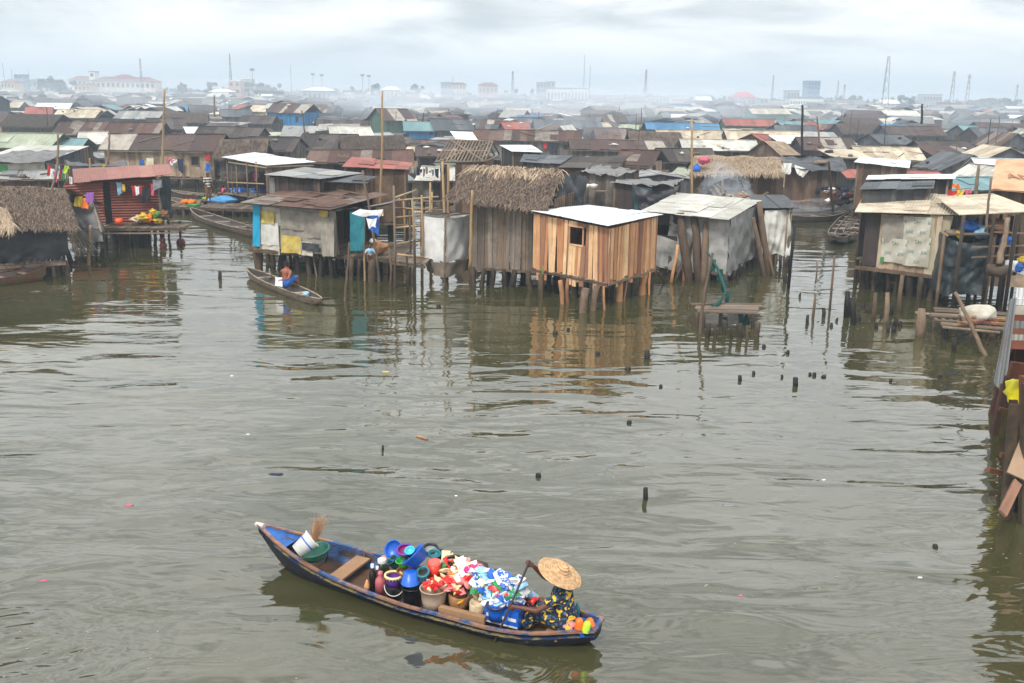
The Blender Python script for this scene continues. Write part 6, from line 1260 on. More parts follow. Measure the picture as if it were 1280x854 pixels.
for i, (x,y,Y_,w_) in enumerate(((50,96,640,5),(57,96,650,5),(72,96,600,11),(80,100,610,8),(62,93,700,5),(325,100,640,9),(335,101,650,8),(309,99,660,7),(228,101,700,7),(262,102,690,7),(345,103,640,8),(1228,124,560,9),(1240,122,570,9),(1252,123,570,10),(1215,125,580,8),(1264,124,560,8),(1127,118,700,6),(1100,122,640,7),(470,104,700,9),(520,104,720,8),(700,109,760,7),(1070,118,720,8),(1140,120,680,8))):
    nm = ['left','second','third','fourth','fifth','sixth','seventh','eighth','ninth','tenth','eleventh','twelfth','thirteenth','fourteenth','fifteenth','sixteenth','seventeenth','eighteenth','nineteenth','twentieth','twenty-first','twenty-second','twenty-third'][i]
    side = 'left' if x < 400 else ('centre' if x < 800 else 'right'); tree('', x, y, Y_, w_); o = [q for q in COL.objects if q.name.startswith('tree') and q.parent is None][-1]; o['_tx'] = x; o['_side'] = side
# wooded mass on the horizon
mb = MB()
for i in range(2600):
    x = rn.uniform(-1100, 1100); Y_ = rn.uniform(880, 1000); h = 5.2+3.5*noise.noise(Vector((x*.012, 3, 0)))+2.5*noise.noise(Vector((x*.05, 7, 0))); r = rn.uniform(2, 4.5)
    c = Vector((x, Y_, h*rn.uniform(.3, 1)))
    for _ in range(5): a = Vector((rn.uniform(-1,1), rn.uniform(-1,1), rn.uniform(-1,1))).normalized()*r*.7; b = a.cross(Vector((rn.uniform(-1,1), rn.uniform(-1,1), .3))).normalized()*r*.6; q = c+Vector((rn.gauss(0,r), rn.gauss(0,r), rn.gauss(0,r*.5))); mb.add([q-a, q-b, q+a, q+b], [(0,1,2,3)])
tag(mb.build('far_woodland', M_leaf), 'low belt of trees along the hazy horizon', 'woodland', None, 'stuff')
# smoke
def smoke(label, pts, dens, seed):
    m = bpy.data.materials.new('drifting_smoke'); m.use_nodes = True; n = m.node_tree; n.nodes.clear(); pv = N(n, 'ShaderNodeVolumePrincipled'); pv.inputs['Color'].default_value = (.82,.9,1,1); pv.inputs['Density'].default_value = dens; o = N(n, 'ShaderNodeOutputMaterial'); L(n, pv.outputs[0], o.inputs['Volume'])
    mb = MB()
    for i, (px,py,Y,rx,ry,rz) in enumerate(pts): mb.blob(aty(px,py,Y), (rx,ry,rz), seed+i, .25, 24, 14)
    tag(mb.build('smoke', m), label, 'smoke', None, 'stuff')
smoke('blue cooking smoke drifting up from the firewood heap', [(912,246,55.5,1.3,1,.9),(908,236,55.8,1.3,1,1.1),(903,226,56.2,1.1,.9,1.0),(918,256,55,1.6,1.2,.7)], .3, 3)
smoke('blue smoke under the brown house at the canal mouth', [(996,262,66,3.2,1.2,.5),(1016,257,67,3,1.2,.45),(985,268,65,2.4,1,.35)], .14, 13)
smoke('pale smoke bank drifting over the far roofs', [(840,126,210,22,16,4),(790,128,200,16,10,3),(745,126,260,26,16,3.5)], .016, 23)
smoke('smoke bank over the roofs in the centre', [(716,154,122,7,6,2.2),(560,128,240,26,16,3.2),(470,131,190,14,10,2.6)], .018, 33)
smoke('long thin smoke layer lying over the left roofs', [(330,120,260,50,25,4.5),(180,118,300,60,30,5),(60,116,330,50,30,5)], .006, 43)
smoke('long thin smoke layer lying over the right roofs', [(950,132,240,36,20,4),(1080,138,250,40,24,4.5),(1200,140,280,50,24,5),(640,124,300,60,30,5.5)], .007, 53)
# ================= boats =================
def interp(pts, t):
    n_ = len(pts)-1; f = min(max(t*n_, 0), n_-1e-6); i = int(f); u = f-i
    p0 = pts[max(i-1,0)]; p1 = pts[i]; p2 = pts[i+1]; p3 = pts[min(i+2,n_)]
    return .5*((2*p1)+(-p0+p2)*u+(2*p0-5*p1+4*p2-p3)*u*u+(-p0+3*p1-3*p2+p3)*u**3)
def hull(T, st, mo, mi_, mr, floor_m, rimw=.05, thw=(), thm=None, ribs=0):
    """st: list of (left gunwale, right gunwale, keel z)"""
    def sec(Lp, Rp, k, ins, floor):
        c = (Lp+Rp)/2; out = []
        for s_, g in ((-1, Lp), (1, Rp)):
            pass
        prof = [(1,1),(.95,.72),(.84,.40),(.64,.10),(.34,0),(0,0)]
        def pt(side, a, b):
            g = Lp if side < 0 else Rp; v = g-c; ln = v.to_2d().length
            f = max(0, a-ins/max(ln, .02)*(1 if a > .01 else 0)); z = k+(g.z-k)*b+(ins*.8 if b < .9 else 0)
            if floor is not None and b < .9: z = max(z, floor)
            return Vector((c.x+v.x*f, c.y+v.y*f, z))
        return [pt(-1,a,b) for a, b in prof]+[pt(1,a,b) for a, b in reversed(prof[:-1])]
    K = len(st)
    for ins, fl, m_, nm in ((0, None, mo, 'hull'), (.035, .045, mi_, 'inner_planking')):
        mb = MB(); S = [sec(*s, ins, fl) for s in st]; n_ = len(S[0]); vs = [p for s in S for p in s]; l = 0; fs = []; uv = []
        for i in range(K-1):
            l2 = l+(st[i+1][0]-st[i][0]).length
            for j in range(n_-1):
                f = (i*n_+j, (i+1)*n_+j, (i+1)*n_+j+1, i*n_+j+1); u_ = [(l,j*.2),(l2,j*.2),(l2,(j+1)*.2),(l,(j+1)*.2)]
                if ins == 0: f = f[::-1]; u_ = u_[::-1]
                fs.append(f); uv.append(u_)
            l = l2
        mb.add(vs, fs, uv, 0, True)
        for e in (0, K-1): mb.f.append([e*n_+j for j in range(n_)]); mb.uv.append([(0,0)]*n_); mb.mi.append(0); mb.sm.append(False)
        mb.build(nm, m_, T)
    mb = MB()
    for side in (0, 1):
        pts = [s[side]+Vector((0,0,.012)) for s in st]
        for i in range(K-1): mb.board(pts[i], pts[i+1]+(pts[i+1]-pts[i]).normalized()*.01, rimw, .03)
    for e in (0, K-1):
        if (st[e][0]-st[e][1]).length > .12: mb.board(st[e][0]+Vector((0,0,.02)), st[e][1]+Vector((0,0,.02)), rimw, .04)
    mb.build('gunwale', mr, T)
    for i, dz, w_ in thw:
        Lp, Rp, k = st[i]; tb = MB(); z = Vector((0,0,-dz)); tb.board(Lp.lerp(Rp,.09)+z, Lp.lerp(Rp,.91)+z, w_, .035); tb.build('thwart', thm or mi_, T)
    if ribs:
        for i in range(2, K-2, ribs):
            Lp, Rp, k = st[i]; S = sec(Lp, Rp, k, .055, .06); tb = MB(); tb.tube(S, .022, 5); tb.build('rib', mi_, T)
    fb = MB(); a = 2; z_ = .07
    vs = []; 
    for s in st[a:K-a]:
        c = (s[0]+s[1])/2; v = (s[1]-s[0])*.32; vs += [Vector((c.x-v.x, c.y-v.y, z_)), Vector((c.x+v.x, c.y+v.y, z_))]
    fb.add(vs, [(2*i, 2*i+1, 2*i+3, 2*i+2) for i in range(len(vs)//2-1)], [[(i*.5,0),(i*.5,1),(i*.5+.5,1),(i*.5+.5,0)] for i in range(len(vs)//2-1)]); fb.build('floor', floor_m, T)
def paint_wood(name, paint, wood, amt):
    m, n, b = newmat(name); uv = N(n, 'ShaderNodeTexCoord'); mp = N(n, 'ShaderNodeMapping'); mp.inputs['Scale'].default_value = (1.3,1.3,4); L(n, uv.outputs['Object'], mp.inputs[0]); nz = N(n, 'ShaderNodeTexNoise', i_Scale=2.2, i_Detail=9.0, i_Roughness=.72); L(n, mp.outputs[0], nz.inputs['Vector'])
    c = mixc(n, ramp(n, nz.outputs[0], [(amt-.03,(1,1,1)),(amt+.03,(0,0,0))]), paint, wood); nz2 = N(n, 'ShaderNodeTexNoise', i_Scale=6.0, i_Detail=4.0); L(n, mp.outputs[0], nz2.inputs['Vector']); c = mixc(n, 1.0, c, ramp(n, nz2.outputs[0], [(.3,(.7,.7,.7)),(.7,(1.15,1.15,1.15))]), 'MULTIPLY')
    setv(b, 'Base Color', c); setv(b, 'Roughness', .5); bp = N(n, 'ShaderNodeBump', i_Strength=.4, i_Distance=.01); L(n, nz.outputs[0], bp.inputs['Height']); L(n, bp.outputs[0], b.inputs['Normal']); return m
M_bblue = paint_wood('worn_blue_paint', C(28,92,168), C(60,46,40), .42); M_bdark = paint_wood('dark_navy_hull', C(12,18,34), C(26,22,22), .42); M_rim = paint_wood('scraped_rim', C(34,78,130), C(140,104,82), .54); M_binner = paint_wood('inner_blue_over_wood', C(32,76,130), C(58,46,38), .52)
M_hfloor = island('canoe_floor_boards', [C(104,76,56), C(120,88,66), C(86,64,48)], C(48,38,30), .6, .7, .4, (.6,3))
# the trader's canoe
near = [(323,656),(344,678),(370,698),(395.6,714),(421,726),(449,737.5),(481,749.5),(509,759),(559,772),(603,784.6),(637,791),(668,793.5),(708,791),(746,790)]
far = [(323.6,655.4),(350,661.5),(381.6,669.5),(421.5,680.5),(449,688),(481,696.5),(530,709),(575,721),(620,733.5),(665,746),(705,758),(740,769.5),(756,775.5)]
def gz(s): return .22+.44*max(0, 1-s/.42)**2*1.0+.10*max(0, (s-.75)/.25)**2
P_b = at(323,656,gz(0)); P_s = (at(746,790,.32)+at(756,775.5,.32))/2; ax = (P_s-P_b); axl = ax.length; ax.normalize()
def poly(px):
    out = []
    for i, (x, y) in enumerate(px):
        s = i/(len(px)-1)
        for _ in range(4): p = at(x, y, gz(s)); s = min(1, max(0, (p-P_b).dot(ax)/axl))
        out.append((s, p))
    out[0] = (0, out[0][1]); return out
pn = poly(near); pf = poly(far); pn[-1] = (1, pn[-1][1]); pf[-1] = (1, pf[-1][1])
def pick(pl, s):
    for (a, p), (b_, q) in zip(pl, pl[1:]):
        if s <= b_+1e-6: return p.lerp(q, (s-a)/max(1e-6, b_-a))
    return pl[-1][1]
K = 29; st = []
for i in range(K):
    s = i/(K-1); a = Vector((0,0,0)); b_ = Vector((0,0,0))
    for ds in (-.02, 0, .02): a += pick(pn, min(1,max(0,s+ds))); b_ += pick(pf, min(1,max(0,s+ds)))
    a /= 3; b_ /= 3
    if i == 0: a = P_b+Vector((0,-.015,0)); b_ = P_b+Vector((0,.015,0))
    st.append((b_, a, -.12+.66*max(0,1-s/.16)**1.6+.26*max(0,(s-.86)/.14)**1.5))
bl = P_b.lerp(P_s,.5); bl.z = 0
CANOE = thing('market_canoe', 'long blue wooden market canoe loaded with goods in the foreground', 'canoe', bl)
LAT = Vector((0,0,1)).cross(ax).normalized()    # lateral
hull(CANOE, st, M_bdark, M_binner, M_rim, M_hfloor, .06, [(8,.06,.26),(25,.12,.24)], island('canoe_seat_board', [C(176,138,104)], C(120,90,68), .4, .7, .25, (1,2)), 3)
mb = MB(); mb.add([st[0][0]+Vector((0,0,.01)), st[0][1]+Vector((0,0,.01)), st[3][1]+Vector((0,0,-.02)), st[3][0]+Vector((0,0,-.02))], [(0,1,2,3)]); mb.add([p-Vector((0,0,.03)) for p in (st[0][0], st[0][1], st[3][1], st[3][0])], [(3,2,1,0)]); mb.build('bow_deck', M_bblue, CANOE)
mb = MB(); mb.add([st[26][0], st[26][1], st[28][1], st[28][0]], [(0,1,2,3)]); mb.add([p-Vector((0,0,.03)) for p in (st[26][0], st[26][1], st[28][1], st[28][0])], [(3,2,1,0)]); mb.v = [v-Vector((0,0,.05)) for v in mb.v]; mb.build('stern_deck', M_bblue, CANOE)
mb = MB(); mb.tube([st[0][0].lerp(st[0][1],.5)-ax*.05, st[0][0].lerp(st[0][1],.5)+ax*.12], [.04,.05], 8); mb.build('bow_cap', plain('white_worn_paint', C(200,190,180), .7), CANOE)
mb = MB()
for i in range(2, K-2): mb.board(st[i][1]+Vector((0,0,-.075)), st[i+1][1]+Vector((0,0,-.065)), .03, .025)
mb.build('rubbing_strake', paint_wood('yellowish_strake', C(24,50,92), C(128,116,80), .5), CANOE)
# other canoes
M_cw = paint_wood('weathered_canoe_wood', C(118,102,88), C(72,60,50), .46); M_cd = paint_wood('dark_canoe_wood', C(76,66,60), C(50,42,38), .46); M_cr = paint_wood('reddish_canoe_wood', C(118,72,56), C(70,50,42), .46); M_cg = paint_wood('pale_canoe_rim', C(158,142,124), C(104,90,78), .46)
def canoe(label, bow, stern, beam, gb, gs, gm, mo, mi_, mr, n=21, thw=3, group=None, blunt=.06, name='canoe'):
    d = (stern-bow).normalized(); lt = Vector((0,0,1)).cross(d); S = []
    for i in range(n):
        s = i/(n-1); hb = beam/2*(max(0, 1-abs(2*s-1)**2.3))**.8+blunt*(1-(1-abs(2*s-1))*.5)*.6; c = bow.lerp(stern, s); z = gm+(gb-gm)*max(0,1-s/.45)**2+(gs-gm)*max(0,(s-.55)/.45)**2
        S.append((Vector((c.x,c.y,z))+lt*hb, Vector((c.x,c.y,z))-lt*hb, -.1+.35*max(0,1-s/.12)**1.5+.3*max(0,(s-.88)/.12)**1.5))
    c = bow.lerp(stern,.5); T = thing(name, label, 'canoe', (c.x,c.y,0), group); hull(T, S, mo, mi_, mr, mi_, .05, [(round((n-1)*(k+1)/(thw+1)), .05, .2) for k in range(thw)], M_cg); return T, S
b_ = at(309,336,.32); s_ = at(401,375,.26)
T2, S2 = canoe('small weathered canoe paddled by the shirtless person', b_, s_, .78, .36, .30, .26, M_cw, M_cd, M_cg)
q = at(382,368,.18); mb = MB(); mb.blob(q, (.16,.13,.1), 3, .3); one('plastic_bag', mb, CC['lightblue'], 'bright blue bag lying in the stern of the small canoe', 'bag', q)
canoe('long grey canoe moored at the landing deck, its bow pointing at the viewer\'s left', at(239,261,.5), at(322,291,.3), 1.15, .55, .4, .34, M_cw, M_cd, M_cg)
canoe('brown canoe with red sides moored behind the landing deck', aty(208,238,66), aty(290,249,63), 1.3, .75, .55, .5, M_cr, M_cw, M_cg)
canoe('canoe loaded with goods behind the striped shirt person', aty(214,229,71), aty(300,238,69), 1.2, .7, .6, .5, M_cd, M_cw, M_cg)
canoe('dark canoe at the bottom of the left edge with its prow showing', at(-60,353,.3), at(57,333,.5), 1.05, .3, .55, .32, paint_wood('mossy_dark_canoe', C(96,90,58), C(110,66,52), .5), M_cd, M_cr)
canoe('long slim canoe moored at the canal mouth, the nearer of two', at(984,271,.35), at(1056,268,.35), 1.1, .5, .55, .35, M_cd, M_cd, M_cg)
canoe('long slim canoe moored at the canal mouth, the farther of two', at(975,266,.35), at(1052,259,.35), 1.1, .5, .6, .35, M_cd, M_cw, M_cg)
for i, (x0,y0,x1,y1,lb) in enumerate(((1042,297,1066,266,'outermost canoe of the raft moored by the printed sheet shack'),(1050,299,1078,262,'second canoe from the water in the raft by the printed sheet shack'),(1060,296,1090,264,'third canoe from the water in the raft by the printed sheet shack'),(1066,290,1098,262,'innermost canoe of the raft under the printed sheet shack'))): canoe(lb, at(x0,y0,.4), at(x1,y1,.4), 1.0, .5, .4, .38, M_cd, M_cd, M_cw, thw=5, blunt=.3, group='canoes rafted beside the canal mouth')
q = aty(1065,232,68)
for i in range(26):
    q = aty(rn.gauss(1052,14), rn.uniform(234,256), 66+rn.uniform(-1.5,1.5)); q.z = max(.4, q.z); cn = rn.choice(['brown','white','brown','grey','navy','cream','black','black','red']); mb = MB(); mb.blob(q, (rn.uniform(.12,.3), .2, rn.uniform(.08,.2)), i, .45); one('bundle', mb, CC[cn], '%s bundle in the market clutter at the canal mouth' % dict(lightblue='pale blue', navy='dark blue').get(cn,cn), 'bundle', q, 'market clutter at the canal mouth')

# ================= people =================
def remesh(mb, name, m, parent, vox, smooth_it=3):
    o = mb.build(name, m, parent); md = o.modifiers.new('r', 'REMESH'); md.mode = 'VOXEL'; md.voxel_size = vox; md.use_smooth_shade = True
    sm = o.modifiers.new('s', 'SMOOTH'); sm.iterations = smooth_it; sm.factor = .5
    dg = bpy.context.evaluated_depsgraph_get(); me = bpy.data.meshes.new_from_object(o.evaluated_get(dg)); old = o.data; o.modifiers.clear(); o.data = me
    if not me.materials: me.materials.append(m)
    return o
def limb(mb, a, b, ra, rb, k=5, bulge=0):
    a = Vector(a); b = Vector(b); pts = []; rs = []
    for i in range(k+1): u = i/k; pts.append(a.lerp(b,u)); rs.append(ra+(rb-ra)*u+bulge*math.sin(u*math.pi))
    mb.tube(pts, rs, 12, smooth=True); mb.blob(a, ra, 0, 0, 12, 8); mb.blob(b, rb, 0, 0, 12, 8)
def hand(mb, wrist, dirv, palm_n, s=1.0, curl=.9):
    """palm with five bent fingers gripping; dirv points from wrist to knuckles, palm_n is where the fingers curl to"""
    d = dirv.normalized(); pn_ = (palm_n-d*palm_n.dot(d)).normalized(); sd = d.cross(pn_)
    c = wrist+d*.045*s; Mx = Matrix((sd, d, pn_)).transposed(); 
    mb.grid(lambda u, v: c+Mx @ Vector((math.cos(u*2*math.pi)*math.cos((v-.5)*math.pi)*.042*s, math.sin(u*2*math.pi)*math.cos((v-.5)*math.pi)*.052*s, math.sin((v-.5)*math.pi)*.018*s)), 14, 8)
    for i, ln in enumerate((.072,.08,.075,.058)):
        k = wrist+d*.085*s+sd*(.030-.020*i)*s; p = [k]; a = 0
        for j, seg in enumerate((.42,.33,.25)): a += curl*(.7+.2*j); p.append(p[-1]+(d*math.cos(a)+pn_*math.sin(a))*ln*seg*s)
        mb.tube([k-d*.02*s]+p, [.010*s,.0095*s,.009*s,.0085*s,.007*s], 8); mb.blob(p[-1], .0075*s, 0, 0, 8, 6)
    k = wrist+d*.03*s+sd*.036*s; p1 = k+(sd*.6+d*.6+pn_*.5).normalized()*.035*s; p2 = p1+(d*.5+pn_*.9-sd*.25).normalized()*.03*s; mb.tube([k-sd*.015*s, p1, p2], [.013*s,.011*s,.009*s], 8); mb.blob(p2, .009*s, 0, 0, 8, 6)
def head(mb, c, fwd, up, s=1.0):
    fwd = fwd.normalized(); sd = up.cross(fwd).normalized(); up = fwd.cross(sd).normalized(); f = lambda x, y, z: c+(fwd*x+sd*y+up*z)*s
    Mx = Matrix((fwd, sd, up)).transposed()
    mb.grid(lambda u, v: c+Mx @ (Vector((math.cos(u*2*math.pi)*math.cos((v-.5)*math.pi)*.098, math.sin(u*2*math.pi)*math.cos((v-.5)*math.pi)*.078, math.sin((v-.5)*math.pi)*.115))*s), 18, 12)
    limb(mb, f(.045,0,-.06), f(.062,0,-.085), .05*s, .03*s, 2); limb(mb, f(.095,0,.01), f(.112,0,-.022), .009*s, .015*s, 2); mb.blob(f(.09,0,-.055), (.016*s,.022*s,.010*s), 0, 0, 8, 6)
    for q in (-1, 1): mb.blob(f(.0,.08*q,-.01), (.018*s,.008*s,.028*s), 0, 0, 8, 6); limb(mb, f(.085,.02*q,.025), f(.078,.05*q,.022), .010*s, .008*s, 2)
    limb(mb, f(-.01,0,-.08), f(-.02,0,-.17), .052*s, .056*s, 2); return f
M_skin = plain('dark_skin', C(92,56,44), .5, .12, 14, .4); M_skin2 = plain('brown_skin', C(138,80,60), .5, .12, 14, .4); M_hair = plain('black_hair', C(22,20,20), .9, .2, 30)
# --- woman paddling
fwd = -ax.copy(); fwd.z = 0; fwd.normalize(); lf = Vector((0,0,1)).cross(fwd)     # lf = her left
sc_ = (P_b-P_s); s_seat = .91
seat = pick(pn, s_seat).lerp(pick(pf, s_seat), .52); seat.z = .24
W_ = thing('person', 'person in a wide straw hat and navy patterned dress paddling the market canoe', 'person', seat)
def wp_(x, y, z): return seat+fwd*x+lf*y+Vector((0,0,z))
paddle_in = at(618,803,0); top_h = aty(661,704,seat.y+.02); 
shaft = lambda t_: paddle_in.lerp(top_h, t_)
best = min((abs(proj(shaft(i/100))[1]-760), i/100) for i in range(101))[1]; low_h = shaft(best)
shL = wp_(.05,.17,.44); shR = wp_(.06,-.17,.47); neck = wp_(.06,0,.52); hd = wp_(.09,0,.69)
def elbow(sh, hnd, l1, l2, down):
    v = hnd-sh; d_ = min(v.length, (l1+l2)*.985); u = v.normalized(); a = (l1*l1-l2*l2+d_*d_)/(2*d_); hgt = math.sqrt(max(0, l1*l1-a*a)); w__ = (down-u*down.dot(u)).normalized(); return sh+u*a+w__*hgt
def reach(sh, hnd, mx=.60):
    v = hnd-sh; return hnd if v.length < mx else sh+v.normalized()*mx
print('arm reach', (low_h-shL).length, (low_h-shR).length, (top_h-shR).length, (top_h-shL).length, 'axis len', axl)
NL = low_h; NT = top_h
mb = MB(); f_ = head(mb, hd, fwd+Vector((0,0,-.25)), Vector((0,0,1)))
limb(mb, wp_(0,0,.08), wp_(.03,0,.28), .155, .135, 5); limb(mb, wp_(.03,0,.28), wp_(.06,0,.42), .135, .15, 4); limb(mb, shL, shR, .065, .065, 4)
for sh, hn, dn in ((shL, NL, Vector((0,0,-1))+lf*.5), (shR, NT, Vector((0,0,-1))-lf*.8)):
    L1 = .29; L2 = .26; tot = (hn-sh).length; 
    if tot > .54: L1 *= tot/.54; L2 *= tot/.54
    v = (hn-sh).normalized(); wr = hn-v*.075; e = elbow(sh, wr, L1*.93, L2*.93, dn); limb(mb, sh, e, .052, .040, 5, .004); limb(mb, e, wr, .040, .026, 5, .004)
    sdir = (top_h-paddle_in).normalized(); hd_ = (hn-wr).normalized(); pn__ = sdir.cross(hd_); pn__ = pn__ if True else -pn__
    hand(mb, wr-hd_*.01, hd_, hd_.cross(sdir), 1.0, .95)
for q in (-1, 1):
    hip = wp_(.02,.1*q,.06); kn = wp_(.44,.15*q,.12 if q > 0 else .16); an = wp_(.62,.13*q,-.18); limb(mb, hip, kn, .092, .062, 5); limb(mb, kn, an, .058, .038, 5, .01); limb(mb, an+Vector((0,0,-.02)), an+fwd*.16+Vector((0,0,-.04)), .034, .024, 3)
remesh(mb, 'body', M_skin, W_, .007)
# dress
m, n, b = newmat('navy_dress_with_yellow_print'); t = N(n, 'ShaderNodeTexCoord'); nz = N(n, 'ShaderNodeTexNoise', i_Scale=15.0, i_Detail=1.0, i_Distortion=.4); L(n, t.outputs['Object'], nz.inputs['Vector']); nz2 = N(n, 'ShaderNodeTexNoise', i_Scale=22.0, i_Detail=1.0); mp = N(n, 'ShaderNodeMapping'); mp.inputs['Location'].default_value = (5,3,1); L(n, t.outputs['Object'], mp.inputs[0]); L(n, mp.outputs[0], nz2.inputs['Vector'])
c = mixc(n, ramp(n, nz2.outputs[0], [(.54,(0,0,0)),(.57,(1,1,1))]), C(20,26,44), C(40,84,116)); c = mixc(n, ramp(n, nz.outputs[0], [(.575,(0,0,0)),(.60,(1,1,1))]), c, C(214,176,44)); setv(b, 'Base Color', c); setv(b, 'Roughness', .8); M_dress = m
mb = MB(); limb(mb, wp_(0,0,.06), wp_(.03,0,.28), .19, .155, 5); limb(mb, wp_(.03,0,.28), wp_(.06,0,.43), .155, .165, 4); limb(mb, shL, shR, .08, .08, 4)
for sh, hn, dn in ((shL, NL, Vector((0,0,-1))+lf*.5), (shR, NT, Vector((0,0,-1))-lf*.8)): v = (hn-sh).normalized(); e = elbow(sh, hn-v*.075, .27, .25, dn); limb(mb, sh, sh.lerp(e,.55), .074, .07, 3)
for q in (-1, 1): limb(mb, wp_(.0,.1*q,.04), wp_(.44,.15*q,.12), .125, .09, 6); limb(mb, wp_(.44,.15*q,.12), wp_(.52,.15*q,-.06), .09, .10, 4)
limb(mb, wp_(.1,-.1,.02), wp_(.4,.1,.04), .13, .1, 4); limb(mb, wp_(-.08,.14,-.05), wp_(-.05,-.14,-.05), .14, .14, 3)
remesh(mb, 'dress', M_dress, W_, .012)
# straw hat
m, n, b = newmat('woven_straw'); t = N(n, 'ShaderNodeUVMap'); sx = N(n, 'ShaderNodeSeparateXYZ'); L(n, t.outputs[0], sx.inputs[0]); sn = math_(n, 'SINE', math_(n, 'MULTIPLY', sx.outputs[1], 2*math.pi*1.0)); tc2 = N(n, 'ShaderNodeTexCoord'); nz = N(n, 'ShaderNodeTexNoise', i_Scale=18.0, i_Detail=5.0); L(n, tc2.outputs['Object'], nz.inputs['Vector'])
c = mixc(n, ramp(n, nz.outputs[0], [(.35,(0,0,0)),(.65,(1,1,1))]), C(196,152,108), C(232,196,152)); c = mixc(n, 1.0, c, ramp(n, sn, [(0,(.78,.76,.72)),(.5,(1,1,1))]), 'MULTIPLY'); setv(b, 'Base Color', c); setv(b, 'Roughness', .75); bp = N(n, 'ShaderNodeBump', i_Strength=.8, i_Distance=.008); L(n, sn, bp.inputs['Height']); L(n, bp.outputs[0], b.inputs['Normal']); M_straw = m
up_h = (Vector((0,0,1))*.80 - lf*-.0 + RGT*.10 + _f*-.50).normalized(); vd = -ray(*proj(hd)).normalized(); ru = UPV-vd*UPV.dot(vd); ru.normalize(); up_h = (vd*.54+(RGT*.50+ru*.87)*.84).normalized(); xh = up_h.cross(fwd).normalized(); yh = up_h.cross(xh); Mh = Matrix((xh, yh, up_h)).transposed()
prof = [(.0,.135),(.04,.132),(.075,.115),(.095,.08),(.105,.03),(.13,.012)]+[(.13+.21*i/9, .012-.035*i/9+.006*math.sin(i*2)) for i in range(1,10)]+[(.345,-.03),(.33,-.035),(.12,0),(.1,-.01)]
hc = hd+Vector((0,0,.085)); mb = MB(); mb.lathe(prof, hc, 40, Mh, wob=.012); mb.uv = [[(u, v*1.0) for u, v in f] for f in mb.uv]; mb.build('straw_hat', M_straw, W_)
# paddle
mb = MB(); d_ = (top_h-paddle_in).normalized(); lo = paddle_in-d_*.45; mb.tube([lo+d_*.3, paddle_in, top_h+d_*.04], [.02,.018,.016], 8); o_ = one('paddle', mb, plain('dark_paddle_wood', C(44,32,28), .5, .2), 'dark wooden paddle held by the person in the straw hat', 'paddle', paddle_in)
mb = MB(); mb.board(lo-d_*.1, lo+d_*.42, .17, .02, up=LAT, w2=.1); bo = mb.build('blade', MATS['dark_paddle_wood'], o_)
# --- shirtless man in the small canoe
def seated(label, base, fw, skin, vox=.016, top=None, bottom=None, arms=None, s=1.0, hat=None):
    fw = fw.normalized(); lf_ = Vector((0,0,1)).cross(fw); T = thing('person', label, 'person', base); g = lambda x, y, z: base+(fw*x+lf_*y+Vector((0,0,z)))*s
    mb = MB(); head(mb, g(.10,0,.68), fw, Vector((0,0,1)), s); limb(mb, g(0,0,.08), g(.02,0,.28), .15*s, .13*s); limb(mb, g(.02,0,.28), g(.05,0,.42), .13*s, .16*s, 4); limb(mb, g(.05,.17,.45), g(.05,-.17,.45), .06*s, .06*s, 4)
    for q in (-1, 1):
        sh = g(.05,.19*q,.44); hn = arms[(q+1)//2] if arms else g(.42,.12*q,.22); tot = (hn-sh).length; e = elbow(sh, hn, max(.29*s, tot*.53), max(.26*s, tot*.5), Vector((0,0,-1))+lf_*q*.5); limb(mb, sh, e, .052*s, .038*s); limb(mb, e, hn, .038*s, .027*s); hand(mb, hn, (hn-e).normalized(), Vector((0,0,-1))+fw*.3, s, .8)
        limb(mb, g(0,.1*q,.07), g(.4,.16*q,.22), .09*s, .06*s); limb(mb, g(.4,.16*q,.22), g(.5,.14*q,-.14), .056*s, .038*s); limb(mb, g(.5,.14*q,-.15), g(.66,.14*q,-.17), .034*s, .026*s, 3)
    remesh(mb, 'body', skin, T, vox)
    mb = MB(); mb.blob(g(.085,0,.70), (.092*s,.088*s,.112*s), 3, .05, 16, 10); h_ = mb.build('hair', M_hair, T)
    if bottom is not None:
        mb = MB(); limb(mb, g(0,0,.04), g(0,0,.12), .175*s, .165*s, 2)
        for q in (-1, 1): limb(mb, g(0,.1*q,.07), g(.36,.15*q,.2), .115*s, .085*s)
        remesh(mb, 'trousers', bottom, T, vox)
    if top is not None:
        mb = MB(); limb(mb, g(0,0,.1), g(.02,0,.28), .165*s, .148*s); limb(mb, g(.02,0,.28), g(.05,0,.42), .148*s, .175*s, 4); limb(mb, g(.05,.17,.45), g(.05,-.17,.45), .076*s, .076*s, 4)
        for q in (-1, 1): limb(mb, g(.05,.19*q,.44), g(.1,.25*q,.3), .07*s, .062*s, 3)
        remesh(mb, 'shirt', top, T, vox)
    return T, g
bd = (b_-s_); bd.z = 0; bd.normalize()
mp_ = at(357.5,360,.22); mp_.z = .36; fw_m = (Vector((.5,1,0))).normalized()
T3, g3 = seated('shirtless person in blue shorts sitting in the small weathered canoe', mp_, fw_m, M_skin2, .014, None, CC['blue'], [at(352,350,.62), aty(369,350,mp_.y+.25)], 1.12)
q = mp_+Vector((-.22,-.12,.10)); mb = MB(); mb.cloth(q+Vector((-.15,0,.2)), q+Vector((.12,-.05,.2)), q+Vector((.16,-.12,-.15)), q+Vector((-.15,-.08,-.12)), 8, 8, .05, 2, 2); mb.blob(q+Vector((0,.03,-.02)), (.15,.1,.15), 3, .2); one('white_cloth', mb, CC['white'], 'white cloth beside the shirtless person in the small canoe', 'cloth', q)
pole('paddle', aty(367,353,mp_.y+.3), at(376,356,0)+Vector((0,.2,-.1)), .02, M_stake, 'thin dark paddle of the shirtless person', 'paddle')
